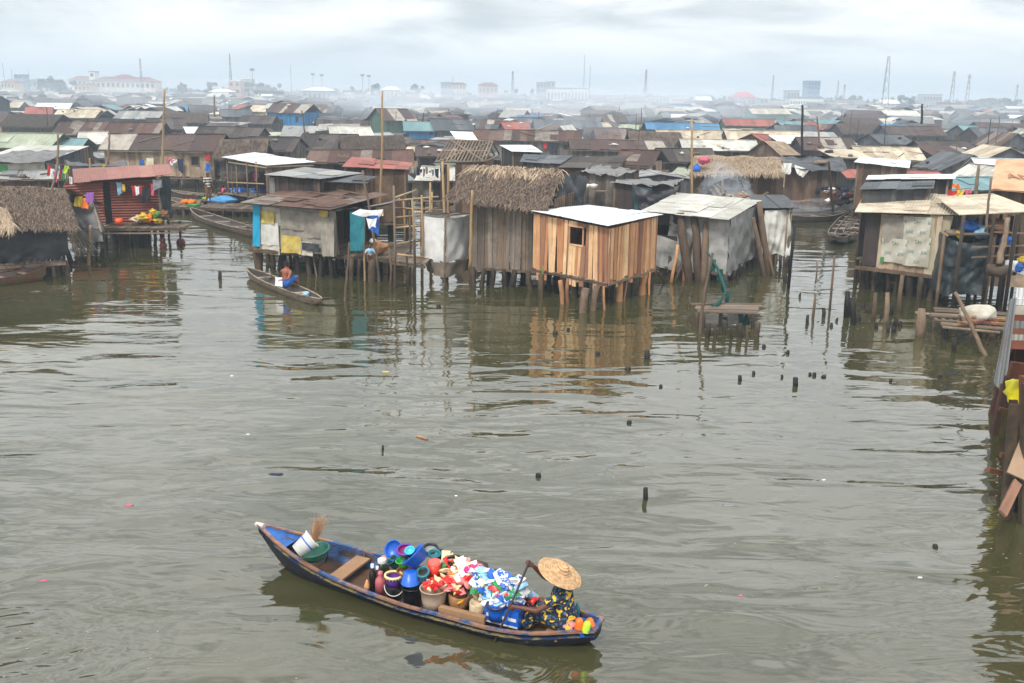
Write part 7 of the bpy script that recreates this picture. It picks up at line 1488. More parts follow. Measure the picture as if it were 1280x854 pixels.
# --- others on the left bank and deck
def standing(label, base, fw, h, skin, top, bottom, vox=.02):
    s = h/1.7; fw = fw.normalized(); lf_ = Vector((0,0,1)).cross(fw); T = thing('person', label, 'person', base); g = lambda x, y, z: base+(fw*x+lf_*y+Vector((0,0,z)))*s
    mb = MB(); head(mb, g(.03,0,1.58), fw, Vector((0,0,1)), s); limb(mb, g(0,0,.92), g(0,0,1.15), .145*s, .125*s); limb(mb, g(0,0,1.15), g(0,0,1.33), .125*s, .155*s); limb(mb, g(0,.17,1.38), g(0,-.17,1.38), .055*s, .055*s)
    for q in (-1, 1):
        limb(mb, g(0,.2*q,1.37), g(.03,.25*q,1.1), .05*s, .04*s); limb(mb, g(.03,.25*q,1.1), g(.2,.2*q,.92), .038*s, .027*s); hand(mb, g(.2,.2*q,.92), fw+Vector((0,0,-.5)), -lf_*q, s, .5)
        limb(mb, g(0,.09*q,.9), g(.04,.1*q,.48), .088*s, .058*s); limb(mb, g(.04,.1*q,.48), g(-.02,.1*q,.07), .055*s, .037*s); limb(mb, g(-.02,.1*q,.04), g(.14,.12*q,.03), .036*s, .028*s, 3)
    remesh(mb, 'body', skin, T, vox); mb = MB(); mb.blob(g(.02,0,1.6), (.098*s,.088*s,.112*s), 3, .05, 14, 9); mb.build('hair', M_hair, T)
    mb = MB(); limb(mb, g(0,0,.9), g(0,0,1.15), .165*s, .145*s); limb(mb, g(0,0,1.15), g(0,0,1.34), .145*s, .17*s); limb(mb, g(0,.17,1.38), g(0,-.17,1.38), .07*s, .07*s)
    for q in (-1, 1): limb(mb, g(0,.2*q,1.37), g(.02,.24*q,1.16), .065*s, .058*s, 3)
    remesh(mb, 'shirt', top, T, vox)
    mb = MB(); limb(mb, g(0,0,.86), g(0,0,.96), .155*s, .15*s, 2)
    for q in (-1, 1): limb(mb, g(0,.09*q,.88), g(.04,.1*q,.5), .105*s, .085*s); limb(mb, g(.04,.1*q,.5), g(-.01,.1*q,.2), .08*s, .07*s)
    remesh(mb, 'trousers', bottom, T, vox); return T
m, n, b = newmat('striped_shirt_fabric'); t = N(n, 'ShaderNodeTexCoord'); sx = N(n, 'ShaderNodeSeparateXYZ'); L(n, t.outputs['Object'], sx.inputs[0]); setv(b, 'Base Color', ramp(n, math_(n, 'FRACT', math_(n, 'MULTIPLY', sx.outputs[2], 6.0)), [(0, C(40,42,50)), (.45, C(40,42,50)), (.5, C(206,200,186))], 'CONSTANT')); setv(b, 'Roughness', .85)
p = at(261,252,.8); standing('person in a striped shirt standing among the canoes on the left bank', p, Vector((.6,-.6,0)), 1.8, M_skin, m, CC['brown'])
p = at(257,254,.6); seated('child in a yellow shirt sitting at the edge of the landing deck', Vector((p.x, p.y, .6)), Vector((-.4,-1,0)), M_skin, .02, CC['lime'], CC['navy'], None, .72)
p = at(281,247,.6); seated('person sitting by the large blue barrel with a pale head cloth', Vector((p.x, p.y, .7)), Vector((-1,-.2,0)), M_skin, .02, CC['pink'], CC['brown'], None, .95)
p = aty(321,232,65.5); standing('person in a red top standing under the silvery shed roof', Vector((p.x, 65.5, 1.15)), Vector((-.3,-1,0)), 1.5, M_skin, CC['pink'], CC['navy'])
p = at(462,322,1.12); seated('child in a pale blue shirt sitting on the deck end of the patchwork hut', Vector((p.x, p.y+.1, 1.1)), Vector((.2,-1,0)), M_skin, .018, CC['lightblue'], CC['brown'], None, .7)
for i, (px,py,Y,cn,lb) in enumerate(((1058,246,67,'red','person in red sitting in the market clutter at the canal mouth'),(1046,248,66.5,'navy','person in dark clothes bent over at the canal mouth'),(1074,243,68,'purple','person in a lilac top among the goods at the canal mouth'))): p = aty(px,py,Y); seated(lb, Vector((p.x, Y, max(.5, p.z-.2))), Vector((-.3,-1,0)), M_skin, .024, CC[cn], CC['brown'], None, 1.0)
# laundry & heap at the right end of the patchwork hut
Yl = 39.3
for i, (x0,x1,y0,y1,cn,lb) in enumerate(((444,474,261,274,'white','white lace cloth hung under the awning of the patchwork hut'),(457,470,272,283,'white','small white cloth on the bamboo post of the patchwork hut'),(463,474,268,288,'blue','blue cloth behind the white ones under the awning'),(470,482,262,270,'cream','pale cloth tip at the right of the awning'))): garment(x0,x1,y0,y1,Yl+.15*(i % 3)-(.3 if i == 1 else 0),cn,lb,None,i+2)
q = Vector((aty(470,302,41.4).x, 41.4, 1.3)); mb = MB(); mb.blob(q, (.45,.3,.26), 4, .3, 18, 12); one('straw_heap', mb, M_freshlog, 'orange brown heap behind the child on the deck of the patchwork hut', 'heap', q)
q = Vector((aty(466,300,41.2).x, 41.2, 1.52)); mb = MB(); mb.lathe([(0,0),(.13,.02),(.17,.1),(.1,.2),(0,.22)], q, 14); one('white_pot', mb, plastic('white_pot_plastic', (210,210,206)), 'white pot on the orange brown heap', 'pot', q)

# ================= cargo of the market canoe =================
rn = random.Random(101); FL = .085
def onb(px, py, z): return at(px, py, z)
def tub(name, label, px, py, z, r, h, m_, r0=None, tilt=None, rim=None, cat='bucket', handle=None, inner=None, base_z=None, ring=.012):
    """open plastic vessel; (px,py) is where the middle of its rim shows, z the height of that rim"""
    c = at(px, py, z); r0 = r*.78 if r0 is None else r0; Mx = Matrix.Identity(3) if tilt is None else Vector(tilt).normalized().to_track_quat('Z','Y').to_matrix(); c0 = c-(Mx @ Vector((0,0,h)))
    T = thing(name, label, cat, c0); mb = MB(); mb.lathe([(0,0),(r0,0),(r0+(r-r0)*.5,h*.5),(r,h-.01),(r+ring,h-.005),(r+ring,h+.008),(r-.004,h+.006),(r-.01,h-.02),(r0-.012,.015),(0,.012)], c0, 26, Mx); mb.build('shell', m_, T)
    if rim is not None: mb = MB(); mb.lathe([(r+ring,h-.02),(r+ring+.012,h-.005),(r+ring+.006,h+.016),(r-.012,h+.014),(r-.012,h-.02),(r+ring,h-.02)], c0, 26, Mx); mb.build('rim', rim, T)
    if handle is not None:
        mb = MB(); pts = []; 
        for i in range(11): a = math.pi*i/10; pts.append(c+Mx @ Vector((math.cos(a)*(r+.012), -math.sin(a)*(r+.01)*.8-.01, -math.sin(a)*r*.9)))
        mb.tube(pts, .007, 6); mb.build('handle', handle, T)
    return T
def bottle(name, label, px, py, z0, r, h, m_, cap=None, cat='bottle'):
    p = at(px, py, z0); T = thing(name, label, cat, p); mb = MB(); mb.lathe([(0,0),(r,0),(r,h*.62),(r*.85,h*.74),(r*.4,h*.86),(r*.4,h),(0,h)], p, 16); mb.build('bottle_body', m_, T)
    if cap is not None: mb = MB(); mb.lathe([(r*.48,h*.92),(r*.48,h*1.06),(0,h*1.07)], p, 12); mb.build('cap', cap, T)
def jar(name, label, px, py, z0, r, h, m_, cap, cat='jar'):
    p = at(px, py, z0); T = thing(name, label, cat, p); mb = MB(); mb.lathe([(0,0),(r,0),(r,h*.86),(0,h*.87)], p, 18); mb.build('jar_body', m_, T); mb = MB(); mb.lathe([(r*1.05,h*.84),(r*1.05,h),(r*.9,h*1.03),(0,h*1.03)], p, 18); mb.build('lid', cap, T)
B_ = plastic('royal_blue_plastic', (24,92,190)); NB = plastic('navy_plastic', (20,40,84)); DG = plastic('dark_green_plastic', (16,72,66)); OR = plastic('vivid_orange_plastic', (236,110,30)); RD = plastic('vivid_red_plastic', (224,52,34)); PU = plastic('purple_plastic', (92,44,140)); MG = plastic('magenta_plastic', (150,30,100)); CY = plastic('turquoise_plastic', (60,180,196)); GR = plastic('bright_green_plastic', (56,172,70)); BK = plastic('black_plastic', (20,20,24)); WH = plastic('white_plastic', (214,214,212)); YL = plastic('pale_yellow_plastic', (220,202,140)); BR = plastic('brown_plastic', (140,84,56)); TL = plastic('teal_plastic', (24,110,120)); PK = plastic('dusty_pink_plastic', (176,92,98)); DGR = plastic('sea_green_plastic', (24,104,84)); LG = plastic('light_grey_plastic', (150,156,160)); BE = plain('beige_pail_plastic', C(178,156,136), .5, .2, 8)
tub('basin', 'sea green basin in the bow of the market canoe', 392, 687, .52, .245, .16, DGR, .15, tilt=(-.12,-.05,1), cat='basin')
c = at(381,681,.66); d_ = Vector((.75,.35,.55)).normalized(); Mx = d_.to_track_quat('Z','Y').to_matrix(); T = thing('bucket', 'white bucket with a blue band lying in the sea green basin', 'bucket', c); mb = MB(); r = .16; mb.lathe([(0,-.16),(.11,-.16),(.15,.13),(.165,.14),(.165,.155),(.14,.15),(.10,-.14),(0,-.14)], c, 22, Mx); mb.build('shell', WH, T); mb = MB(); mb.lathe([(.1385,.03),(.1405,.032),(.143,.052),(.1385,.052)], c, 22, Mx); mb.build('blue_band', B_, T)
mb = MB(); c = at(391,684,.6)
for i in range(120):
    a = c+Vector((rn.gauss(0,.012), rn.gauss(0,.012), 0)); e = c+Vector((.10+rn.gauss(0,.075), .05+rn.gauss(0,.05), .46+rn.uniform(-.08,.06))); mb.tube([a, a.lerp(e,.5)+Vector((rn.gauss(0,.006),0,0)), e], [.003,.0025,.0015], 3, caps=False)
one('broom', mb, island('broom_straw', [C(190,148,112), C(210,170,134), C(168,126,92)], None, .5, .9, .2), 'bundle broom of thin straw standing in the bow basin', 'broom', c)
bottle('bottle', 'tall dark bottle with a white cap, leftmost of the cargo', 466, 738, FL, .055, .42, plain('dark_drink_bottle', C(38,30,34), .25, .4, 20), WH)
bottle('bottle', 'second dark bottle with a pale label in front of the white lidded jar', 472, 736, FL, .05, .36, plain('dark_label_bottle', C(70,48,50), .25, .6, 25), WH)
bottle('bottle', 'dusty pink plastic bottle beside the rim of the market canoe', 476, 743, FL, .085, .36, PK, PK)
jar('jar', 'dark green jar with a white lid among the cargo', 478, 723, FL+.05, .068, .33, plain('green_jar', C(30,50,40), .3), WH)
jar('jar', 'orange lidded tub behind the white lidded jar', 482, 715, .2, .065, .26, BR, OR, 'tub')
mb = MB(); p = at(459,736,FL); mb.lathe([(0,0),(.06,0),(.045,.06),(.012,.15),(0,.16)], p, 14); one('cone_packet', mb, plain('pale_orange_cone', C(222,160,110), .5), 'small pale orange cone shaped packet at the left end of the cargo', 'packet', p)
tub('bucket', 'dark green bucket tipped over beside the orange tub', 489, 700, .62, .085, .2, DG, .07, tilt=(-.6,-.2,.8))
tub('basin', 'blue basin standing on its edge, farthest left of the tall cargo', 492, 688, .72, .15, .08, B_, .11, tilt=(-.35,-.8,.45), cat='basin')
tub('bowl', 'purple bowl with a magenta inside on top of the pile', 506, 687, .80, .115, .1, MG, .08, tilt=(-.1,-.3,1), rim=PU, cat='bowl')
tub('bowl', 'turquoise bowl nested in the purple bowl', 512, 688, .84, .07, .05, CY, .05, tilt=(-.2,-.5,1), cat='bowl')
tub('bowl', 'bright green bowl between the blue basins', 503, 700, .66, .10, .12, GR, .07, tilt=(-.2,-.1,1), cat='bowl')
c = at(520,697,.74); d_ = Vector((-.62,.12,.62)).normalized(); Mx = d_.to_track_quat('Z','Y').to_matrix(); T = thing('basin', 'big royal blue basin tilted on top of the cargo pile', 'basin', c); mb = MB(); mb.lathe([(0,-.1),(.15,-.1),(.2,.06),(.225,.07),(.225,.085),(.19,.08),(.14,-.085),(0,-.085)], c, 30, Mx); mb.build('shell', B_, T)
tub('basin', 'brown rimmed dark basin under the big royal blue basin', 509, 713, .56, .155, .12, BR, .11, cat='basin')
tub('basket', 'purple basket with a pale yellow rim in front of the cargo', 492, 719, .50, .125, .17, PU, .1, rim=YL, cat='basket'); 
mb = MB(); c = at(492,719,.5)
for i in range(16): a = i*math.pi/8; mb.tube([c+Vector((math.cos(a)*.128, math.sin(a)*.128, .0)), c+Vector((math.cos(a)*.124, math.sin(a)*.124, -.05))], .008, 5)
one('basket_trim', mb, YL, 'ring of pale yellow slats on the purple basket', 'trim', c)
tub('bucket', 'black bucket with a white handle under the purple basket', 493, 731, .32, .14, .22, BK, .115, handle=WH)
tub('bucket', 'large black bucket under the upturned blue bucket', 515, 733, .40, .155, .30, BK, .13)
c = at(513,722,.52); mb = MB(); mb.lathe([(.145,-.09),(.15,-.07),(.135,-.07),(.10,.09),(.085,.1),(0,.1)], c, 26); one('bucket', mb, B_, 'upturned blue bucket beside the purple basket', 'bucket', c)
tub('bowl', 'round black and teal lid leaning beside the red tub', 528.5, 715, .60, .085, .03, BK, .07, tilt=(-.15,-.6,1), rim=TL, cat='lid')
tub('basin', 'grey and white basin at the back of the pile', 538, 686, .70, .11, .09, LG, .09, tilt=(.0,-.25,1), rim=BK, cat='basin')
tub('bowl', 'teal bowl right of the grey and white basin', 543, 692, .70, .09, .06, TL, .07, tilt=(.05,-.3,1), cat='bowl')
tub('basin', 'navy basin standing behind the big royal blue one', 547, 690, .62, .1, .1, NB, .08, cat='basin')
jar('tub', 'bright red lidded tub on top of the pile', 543, 722, .42, .105, .27, RD, plastic('coral_lid', (232,92,78)), 'tub')
tub('pail', 'large beige pail in the middle of the market canoe', 542, 735, .46, .2, .36, BE, .155, cat='pail')
CRK = [plain('red_packet', C(214,40,36), .35, .3, 26), plain('white_packet', C(226,226,224), .35, .1, 20), plain('blue_packet', C(40,96,186), .3, .3, 24), plain('cream_packet', C(222,200,158), .5, .2, 20), plain('yellow_packet', C(232,176,40), .35, .2, 20), plain('magenta_packet', C(200,32,120), .35, .3, 22), plain('green_packet', C(46,140,84), .35, .3, 22), plain('pink_packet', C(216,130,130), .5, .2, 18), plain('light_blue_packet', C(140,188,222), .35, .25, 20), plain('dark_packet', C(30,28,30), .35, .3, 20), plain('orange_packet', C(226,110,50), .4, .2, 20)]
m, n, b = newmat('blue_white_printed_packet'); t = N(n, 'ShaderNodeTexCoord'); nz = N(n, 'ShaderNodeTexNoise', i_Scale=16.0, i_Detail=2.0, i_Distortion=1.0); L(n, t.outputs['Object'], nz.inputs['Vector']); setv(b, 'Base Color', ramp(n, nz.outputs[0], [(.3, C(30,84,170)), (.47, C(60,130,200)), (.5, C(228,230,232)), (.62, C(228,230,232)), (.64, C(200,50,50)), (.67, C(226,226,226))], 'CONSTANT')); setv(b, 'Roughness', .3); CRK.append(m)
CN = ['red','white','blue','cream','yellow','magenta','green','pink','light blue','dark','orange','blue and white printed']
def packet(px, py, z, ci, s_, lb, group=None, name='packet'):
    c = at(px, py, z); R3 = Euler((rn.uniform(-.9,.9), rn.uniform(-.9,.9), rn.uniform(0,3.1))).to_matrix(); mb = MB(); sx_, sy_ = s_*rn.uniform(.8,1.3), s_*rn.uniform(.6,.9); o = Vector((px, py, ci))
    for sg in (-1, 1):
        mb.grid(lambda u, v: c+R3 @ Vector(((u-.5)*2*sx_, (v-.5)*2*sy_, sg*(.42*s_*(max(0, math.sin(u*math.pi)*math.sin(v*math.pi)))**.5+ .15*s_*noise.noise(Vector((u*4,v*4,0))+o)*math.sin(u*math.pi)))), 7, 6)
    return one(name, mb, CRK[ci], lb, 'packet', c, group)
for i in range(22): packet(rn.uniform(529,557), 727+rn.uniform(-6,7), .50+rn.random()*.06, 0 if rn.random() < .75 else 3, .055, 'red packet heaped in the large beige pail' , 'packets in the beige pail') if False else None
for i in range(20):
    ci = 0 if i % 4 else 3; packet(531+8*(i % 3)+rn.uniform(0,8), 729+rn.uniform(-6,5), .50+rn.random()*.06, ci, .055, '%s packet at the %s of the large beige pail' % (CN[ci], ('left','middle','right')[i % 3]), 'packets in the beige pail')
# heap core that the packets lie on
def zone(n_, x0, x1, ytop, ybot, zf_, cols, s_, where, group):
    for i in range(n_):
        u = rn.random(); px = x0+(x1-x0)*u; v = rn.random(); yt = ytop[0]+(ytop[1]-ytop[0])*u; yb = ybot[0]+(ybot[1]-ybot[0])*u; py = yt+(yb-yt)*v; z = zf_[0]+(zf_[1]-zf_[0])*v; ci = rn.choice(cols); packet(px, py, z, ci, s_*rn.uniform(.8,1.25), '%s packet %s, %s %s' % (CN[ci].replace('blue and white printed','blue printed'), where, 'lower' if v > .6 else ('upper' if v < .3 else 'middle'), 'left' if u < .34 else ('right' if u > .67 else 'centre')), group)
zone(44, 555,582, (692,700),(720,724), (.78,.56), [3,3,4,0,10,3,6,9,1], .085, 'on the heap behind the red tub', 'packets behind the red tub')
zone(36, 577,606, (702,711),(728,738), (.78,.56), [0,1,1,7,1,5,3], .10, 'in the red and white canoe heap', 'packets of the red and white heap')
zone(84, 596,652, (710,724),(746,756), (.80,.45), [1,1,11,11,8,2,11,1,6,0,1,8], .108, 'in the blue and white canoe heap', 'packets of the blue and white heap')
zone(26, 553,575, (720,724),(736,742), (.56,.45), [3,7,0,1], .06, 'between the beige pail and the brown bag', 'packets beside the brown bag')
zone(26, 640,668, (738,742),(760,764), (.5,.36), [9,9,0,8,9], .06, 'in the dark heap in front of the paddler', 'packets in front of the paddler')
mb = MB(); c = at(585,738,.3); mb.blob(at(580,726,.36), (.45,.3,.34), 3, .15, 24, 14); mb.blob(at(620,741,.32), (.46,.32,.34), 5, .15, 24, 14); mb.blob(at(565,720,.4), (.28,.25,.3), 6, .15, 18, 12); one('sack_pile', mb, plain('stacked_dark_sacks', C(70,62,56), .8, .4, 5), 'dark sacks stowed under the heaps of packets', 'sacks', c)
def openbag(label, px, py, zt, r, h, m_, cat='bag'):
    c = at(px, py, zt); mb = MB(); mb.lathe([(0,-h),(r*.9,-h),(r*1.02,-h*.5),(r,-.02),(r*.92,.0),(r*.8,-.05),(0,-.08)], c, 20, wob=.035); return one('open_bag', mb, m_, label, cat, c)
M_bag = plain('translucent_brown_bag', C(150,108,72), .4, .3, 9); openbag('brown plastic bag right of the beige pail', 574, 742, .38, .15, .28, M_bag); openbag('cream plastic bag right of the brown one', 597, 752, .36, .125, .26, plain('cream_bag', C(196,176,146), .45, .25, 10))
for (px,py,z,ci,s_,lb) in ((569,738,.45,7,.06,'pink packet on the brown plastic bag'),(577,739,.45,7,.06,'second pink packet, right on the brown plastic bag'),(564,733,.5,0,.06,'round red and cream packet left of the brown bag'),(589,726,.58,5,.10,'large magenta packet over the brown bag'),(583,728,.56,11,.07,'printed packet left of the magenta one'),(600,736,.52,4,.09,'deep yellow packet above the cream bag'),(594,744,.42,3,.08,'cream packet sticking out of the cream bag'),(602,747,.42,1,.07,'white packet sticking out of the cream bag'),(627,748,.47,4,.08,'yellow packet standing in the blue bucket'),(576,753,.3,4,.06,'yellow packet inside the brown bag')): packet(px,py,z,ci,s_,lb)
c = at(581,717,.62); mb = MB(); mb.blob(c, .09, 3, .08, 16, 10); one('net_ball', mb, plain('grey_wool', C(120,116,118), .9, .4, 40), 'grey fuzzy ball on the heap above the magenta packet', 'ball', c)
tub('bucket', 'royal blue bucket holding packets beside the paddler', 621, 756, .44, .14, .22, B_, .115, rim=NB)
T = thing('carton', 'bright blue printed carton wrap at the rim by the paddle', 'carton', at(627,778,.2)); mb = MB(); a_ = at(606,771,.22); e_ = at(648,783,.20); a_.z = e_.z = .2
d_ = (e_-a_).normalized(); n_ = Vector((-d_.y, d_.x, 0)); mb.hexa([a_-n_*.01, e_-n_*.01, e_+n_*.24, a_+n_*.24]+[p+Vector((0,0,.26)) for p in (a_-n_*.01, e_-n_*.01, e_+n_*.24, a_+n_*.24)]); mb.v = [v-Vector((0,0,.05)) for v in mb.v]; mb.build('wrap', B_, T)
mb = MB()
for u in (.18,.5,.82): p = a_.lerp(e_,u)-n_*.013+Vector((0,0,.08)); mb.box(p, (.13,.004,.05), Matrix((d_, n_, Vector((0,0,1)))).transposed())
mb.box(a_.lerp(e_,.5)-n_*.013+Vector((0,0,-.03)), ((e_-a_).length*.96,.004,.025), Matrix((d_, n_, Vector((0,0,1)))).transposed()); mb.build('white_print', WH, T)
mb = MB(); a_ = at(549,762,.26); e_ = at(606,776,.26); mb.board(a_, e_, .05, .10); mb.board(a_+LAT*.0+Vector((0,.12,-.03)), e_+Vector((0,.12,-.03)), .1, .05); one('stowage_board', mb, MATS['canoe_seat_board'], 'yellowish wooden stowage board along the cargo', 'board', a_)
# behind the paddler
bottle('bottle', 'coral red bottle behind the paddler', 712, 774, .22, .05, .28, plastic('coral_plastic', (226,70,76)), None); bottle('bottle', 'teal bottle right of the coral red one', 721, 773, .22, .045, .24, TL, None)
for (px,py,z,m_,lb) in ((724,776,.46,OR,'upper orange cup in the stern'),(723,783,.34,plastic('red_orange_plastic', (230,76,36)),'lower red orange cup in the stern'),(737,776,.42,OR,'orange cup at the back of the stern'),(734,780,.42,plastic('lime_plastic', (170,214,50)),'lime green cup in the stern'),(726,785,.34,B_,'left blue cup in the stern'),(735,782,.36,B_,'right blue cup in the stern')):
    c = at(px,py,z); mb = MB(); mb.lathe([(.062,-.12),(.055,0),(.04,.03),(0,.035)], c, 18, Vector((rn.uniform(-.3,.3),rn.uniform(-.3,.1),1)).normalized().to_track_quat('Z','Y').to_matrix()); one('cup', mb, m_, lb, 'cup', c)
c = at(710,785,.25); mb = MB(); mb.blob(c, (.12,.1,.09), 3, .3); one('small_bag', mb, CRK[7], 'pinkish white bag just behind the paddler', 'bag', c)
# ================= stakes, debris, labels =================
rn = random.Random(111)
STK = [(1020.6,344,1021,326,.04),(1037,386,1043,320,.055),(1016,396,1019.6,367,.05),(1029.4,396,1029.4,385,.08),(1010,405,1010,394,.07),(1039.7,409,1039.7,404,.06),(1059,397,1059.5,364,.13),(1067,405,1065.7,372,.11),(1091,402,1094.6,366,.09),(1107,403,1109,366,.10),(1124,389,1128,344,.1),(1073,402,1073,393,.08),(1079,386,1080,379,.09),(1110,416,1110,407,.07),(1116.4,416,1116.4,408,.08),(1119,408,1119.5,397,.08),(1126,409,1126,402,.07),(1114.6,394,1115,377,.09),(984.5,332,984.5,320,.08),(982,353,982,343,.09),(985,361,994,281,.08),(1151,420,1151.5,386,.16),(1163,414,1163,408,.08),(1182,424,1183,408,.09),
 (1096,411,1096,404,.06),(1046,402,1047,398,.05),(975,340,976,325,.06),(1000,372,1001,366,.05),(1085,392,1086,384,.07),(1101,398,1101,391,.06)]
LABK = ['slim','tall thin','thin','short black','stubby black','tiny black','thick dark','paired dark','split pale','pale','sturdy','low']
for i, (xb,yb,xt,yt,r) in enumerate(STK):
    p = at(xb,yb,0); tt = aty(xt,yt,p.y+.1); mb = MB(); mb.tube([p+Vector((0,0,-.3)), p.lerp(tt,.5)+Vector((rn.uniform(-.03,.03),0,0)), tt], [r,r*.9,r*.7], 7, .18, rnd=rn); o = one('stake', mb, M_log if i in (8,9,10,21,0,1,2) else M_stake, '', 'stake', p); o['_sx'] = xb; o['_sy'] = yb; o['_sh'] = yb-yt
for (x,y,h,r) in ((694,418,4,.09),(710,413,3,.06),(747,443,3,.08),(809,448,10,.09),(785,462,3,.1),(826,484,3,.05),(786.5,529,3,.06),(673,596,4,.06),(807,624,14,.055),(925,475.5,6,.06),(942,468,4,.05),(955,434,3,.06),(977.5,472.7,4,.04),(994.5,482,10,.075),(1012.5,469,3,.05),(1018,470,4,.06),(985,442,4,.05),(1175,472,4,.06),(1113.5,477,3,.05),(1169,683.6,2.5,.05),(478.5,563,6,.03),(599,366,3,.07),(548,384,3,.09),(925,404,4,.05),(1029.5,472,2.5,.07),(275,349,10,.08),(700,378,3,.06)):
    p = at(x,y,0); tt = aty(x,y-h,p.y); mb = MB(); mb.tube([p+Vector((0,0,-.3)), p, tt], [r,r,r*.85], 8, .12, rnd=rn); o = one('stake_stump', mb, M_stake, '', 'stump', p); o['_sx'] = x; o['_sy'] = y; o['_sh'] = h
for (x,y,cn,rx,ry,lb) in ((345,593,'navy',.16,.07,'dark sunken bag floating left of the middle of the water'),(161,632,'pink',.08,.04,'pink scrap floating on the left'),(55,726,'pink',.06,.02,'pink strip floating at the far left of the foreground'),(483,465,'yellow',.10,.06,'yellow scrap floating in the upper middle of the water'),(285,346,'black',.3,.05,'dark driftwood left of the small canoe'),(290,470,'white',.05,.03,'tiny white scrap floating at the left'),(925,745,'pink',.04,.02,'small pink scrap floating right of the market canoe'),(310,543,'white',.05,.02,'small white scrap floating above the market canoe'),(911,632,'grey',.16,.05,'grey scrap floating right of the tall black stump'),(1150,722,'white',.04,.02,'tiny white scrap floating near the right shack'),(1030,600,'white',.04,.02,'tiny white scrap right of the middle'),(570,620,'white',.03,.02,'speck of foam above the market canoe')):
    p = at(x,y,.0); mb = MB(); mb.blob(p, (rx,ry,.012), x, .3, 12, 6); one('floating_scrap', mb, CC[cn], lb, 'debris', p)
mb = MB(); mb.board(at(521,545,.015), at(534,549,.015), .06, .02); one('floating_stick', mb, M_freshlog, 'pinkish piece of wood floating above the market canoe', 'driftwood', at(527,547,0))

mb = MB()
for k in range(9):
    cx, cy = rn.uniform(-9, 12), rn.uniform(12, 38); an = rn.uniform(-.4,.4)
    for _ in range(26):
        u = rn.gauss(0, 1.6); x = cx+u*math.cos(an)+rn.gauss(0,.25); y = cy+u*math.sin(an)+rn.gauss(0,.5); r = rn.uniform(.006,.022); mb.blob((x,y,.002), (r*rn.uniform(1,2), r, .005), _, .3, 6, 4)
tag(mb.build('floating_scum', M_sackgrey), 'thin flecks of scum drifting on the water', 'scum', None, 'stuff')
# ---------- labels for things placed in numbers ----------
LM = [((h[0]+h[1])/2, h[2], h[4]) for h in HAND]
short = {}
def lmname(lb):
    return lb
LMK = [('the blue plank house',366,150),('the orange red roof',440,127),('the green plank house',489,146),('the tall slate house with the olive roof',600,138),('the dull red roof',645,158),('the bare rafters',585,190),('the long striped roof',208,178),('the pale green roof',40,176),('the cream flats',150,104),('the white roof striped black',800,142),('the bright blue long roof',850,158),('the off white long roof',897,182),('the tan and teal house',960,139),('the blue glass tower',1018,112),('the tallest lattice mast',1109,100),('the plum striped roof',1138,164),('the beige gable',1245,190),('the grey gabled shack',1198,200),('the pale blue house front',1185,143),('the brick gable house',270,125),('the golden bamboo pole',866,180),('the golden bamboo mast',205,160),('the tallest bamboo mast',477,160),('the shaggy thatch',920,205),('the striped plank shed',770,180),('the torn black tarpaulin roof',1010,200),('the centre pair of masts',735,105),('the right mast pair',1202,112),('the far left white roof',68,132),('the left haze mast',287,105),('the centre haze',690,135),('the long rusty shed',660,168)]
ORD = ['nearest','second nearest','third nearest','fourth nearest','fifth nearest','sixth nearest','seventh nearest','eighth nearest','ninth nearest','tenth nearest','eleventh nearest','twelfth nearest']
def autolabel(items, pat, group):
    """items: (object, px, py, descriptor)"""
    B = {}
    for o, px, py, ds in items:
        lm = min(LMK, key=lambda l: (l[1]-px)**2+((l[2]-py)*2.5)**2); dx, dy = px-lm[1], py-lm[2]
        sd = ('left of' if dx < 0 else 'right of') if abs(dx) > abs(dy)*1.6 else ('beyond' if dy < 0 else 'in front of')
        B.setdefault((ds, sd, lm[0]), []).append((dx*dx+dy*dy*4, o))
    for (ds, sd, l), v in B.items():
        v.sort(key=lambda q: q[0])
        for i, (_, o) in enumerate(v):
            o['label'] = ('%s %s %s' % (pat % ds, sd, l)) if len(v) == 1 else ('%s %s %s' % (ORD[min(i, 11)], pat % ds, sd)+' '+l); o['group'] = group
KW = dict(gable='gabled', gabley='front gabled', shed='lean-to')
WW = dict(old='grey boards', dark='dark boards', brown='brown boards', slate='slate boards', tan='pale boards')
autolabel([(T, px, py, '%s %s, %s,' % (ROOFLAB[rfk] if rfk != 'thatchold' else 'dark thatched', KW[kd]+' shack', WW[wl])) for (T, px, py, rfk, kd, wl) in FILL], '%s', 'shacks of the stilt town')
autolabel([(o, o['_px'], 112, o['_nm']) for o in COL.objects if '_px' in o.keys()], '%s block', 'low blocks along the skyline')
autolabel([(o, o['_ux'], o['_uy'], 'thin pole') for o in COL.objects if '_ux' in o.keys()], '%s', 'poles in the stilt town')
autolabel([(o, o['_tx'], 110, 'hazy green') for o in COL.objects if '_tx' in o.keys()], '%s tree', 'trees on the skyline')
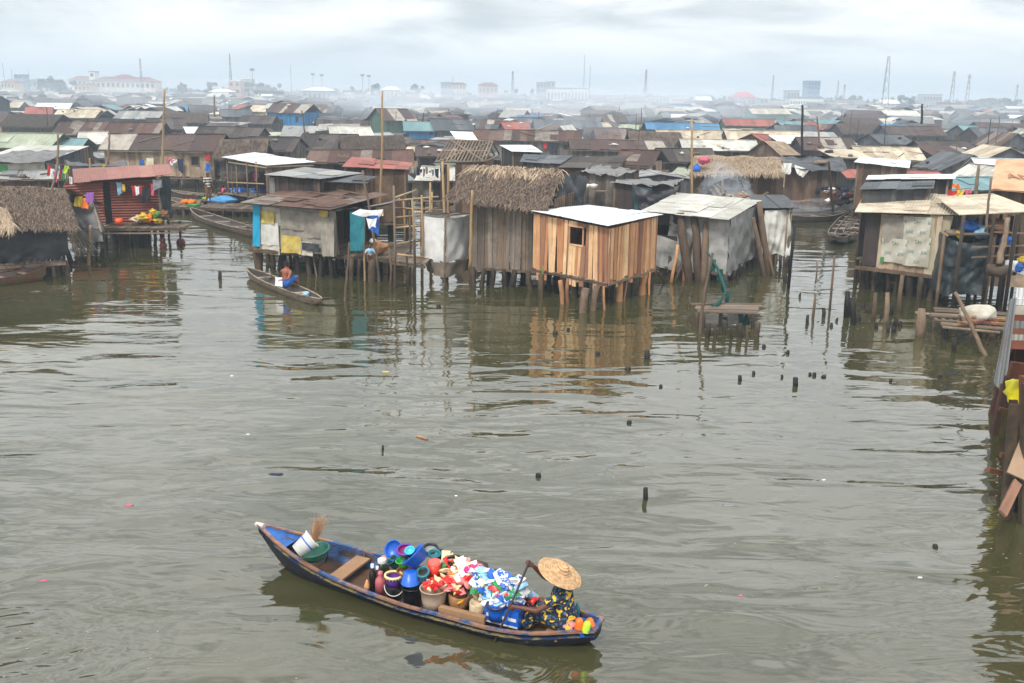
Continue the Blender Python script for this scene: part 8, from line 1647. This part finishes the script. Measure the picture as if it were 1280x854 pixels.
st_ = sorted([o for o in COL.objects if '_sx' in o.keys()], key=lambda o: (o['_sx'], o['_sy'])); SL = [('the landing stage',908,395),('the printed sheet shack',1120,370),('the firewood pier',1210,410),('the fresh plank shack',745,385),('the canal mouth',1020,310),('the white curtained annex',968,340),('the market canoe',560,660),('the middle of the open water',800,560),('the near right shack',1200,640),('the small canoe',330,360),('the white cubicle',555,370)]
B = {}
for o in st_:
    px, py, hh = o['_sx'], o['_sy'], o['_sh']; kd = ('tiny' if hh < 4.2 else ('short' if hh < 12 else ('upright' if hh < 30 else 'tall')))+' '+('dark stump' if o['category'] == 'stump' else 'stake')
    lm = min(SL, key=lambda l: (l[1]-px)**2+(l[2]-py)**2); dx, dy = px-lm[1], py-lm[2]; sd = ('left of' if dx < 0 else 'right of') if abs(dx) > abs(dy) else ('beyond' if dy < 0 else 'in front of'); B.setdefault((kd, sd, lm[0]), []).append((dx*dx+dy*dy, o))
for (kd, sd, l), v in B.items():
    v.sort(key=lambda q: q[0])
    for i, (_, o) in enumerate(v): o['label'] = '%s%s in the water %s %s' % ('' if len(v) == 1 else ORD[i]+' ', kd, sd, l); o['group'] = 'stakes standing in the lagoon'
seen = {}
for o in COL.objects:
    for k in ('_w','_px','_nm','_tx','_side','_ux','_uy','_sx','_sy','_sh'):
        if k in o.keys(): del o[k]
    if o.parent is None and 'label' in o.keys(): seen.setdefault(o['label'], []).append(o)
    if 'label' in o.keys():
        if len(o['label'].split()) > 16 or len(o['label'].split()) < 4: print('LEN', o['label'])
for k, v in seen.items():
    if len(v) > 1 and len({o.get('group') for o in v}) > 1: print('DUP', k)
print('OBJ', len(COL.objects))
for o in COL.objects:
    if 'label' in o.keys() and len(o['label'].split()) > 16: o['label'] = ','.join([o['label'].split(',')[0]]+o['label'].split(',')[2:]).replace(',', '')
for o in COL.objects:
    if 'label' in o.keys() and len(o['label'].split()) > 16: o['label'] = o['label'].replace('in front of', 'before').replace('front gabled', 'gabled')
print('LONG', [o['label'] for o in COL.objects if 'label' in o.keys() and len(o['label'].split()) > 16])
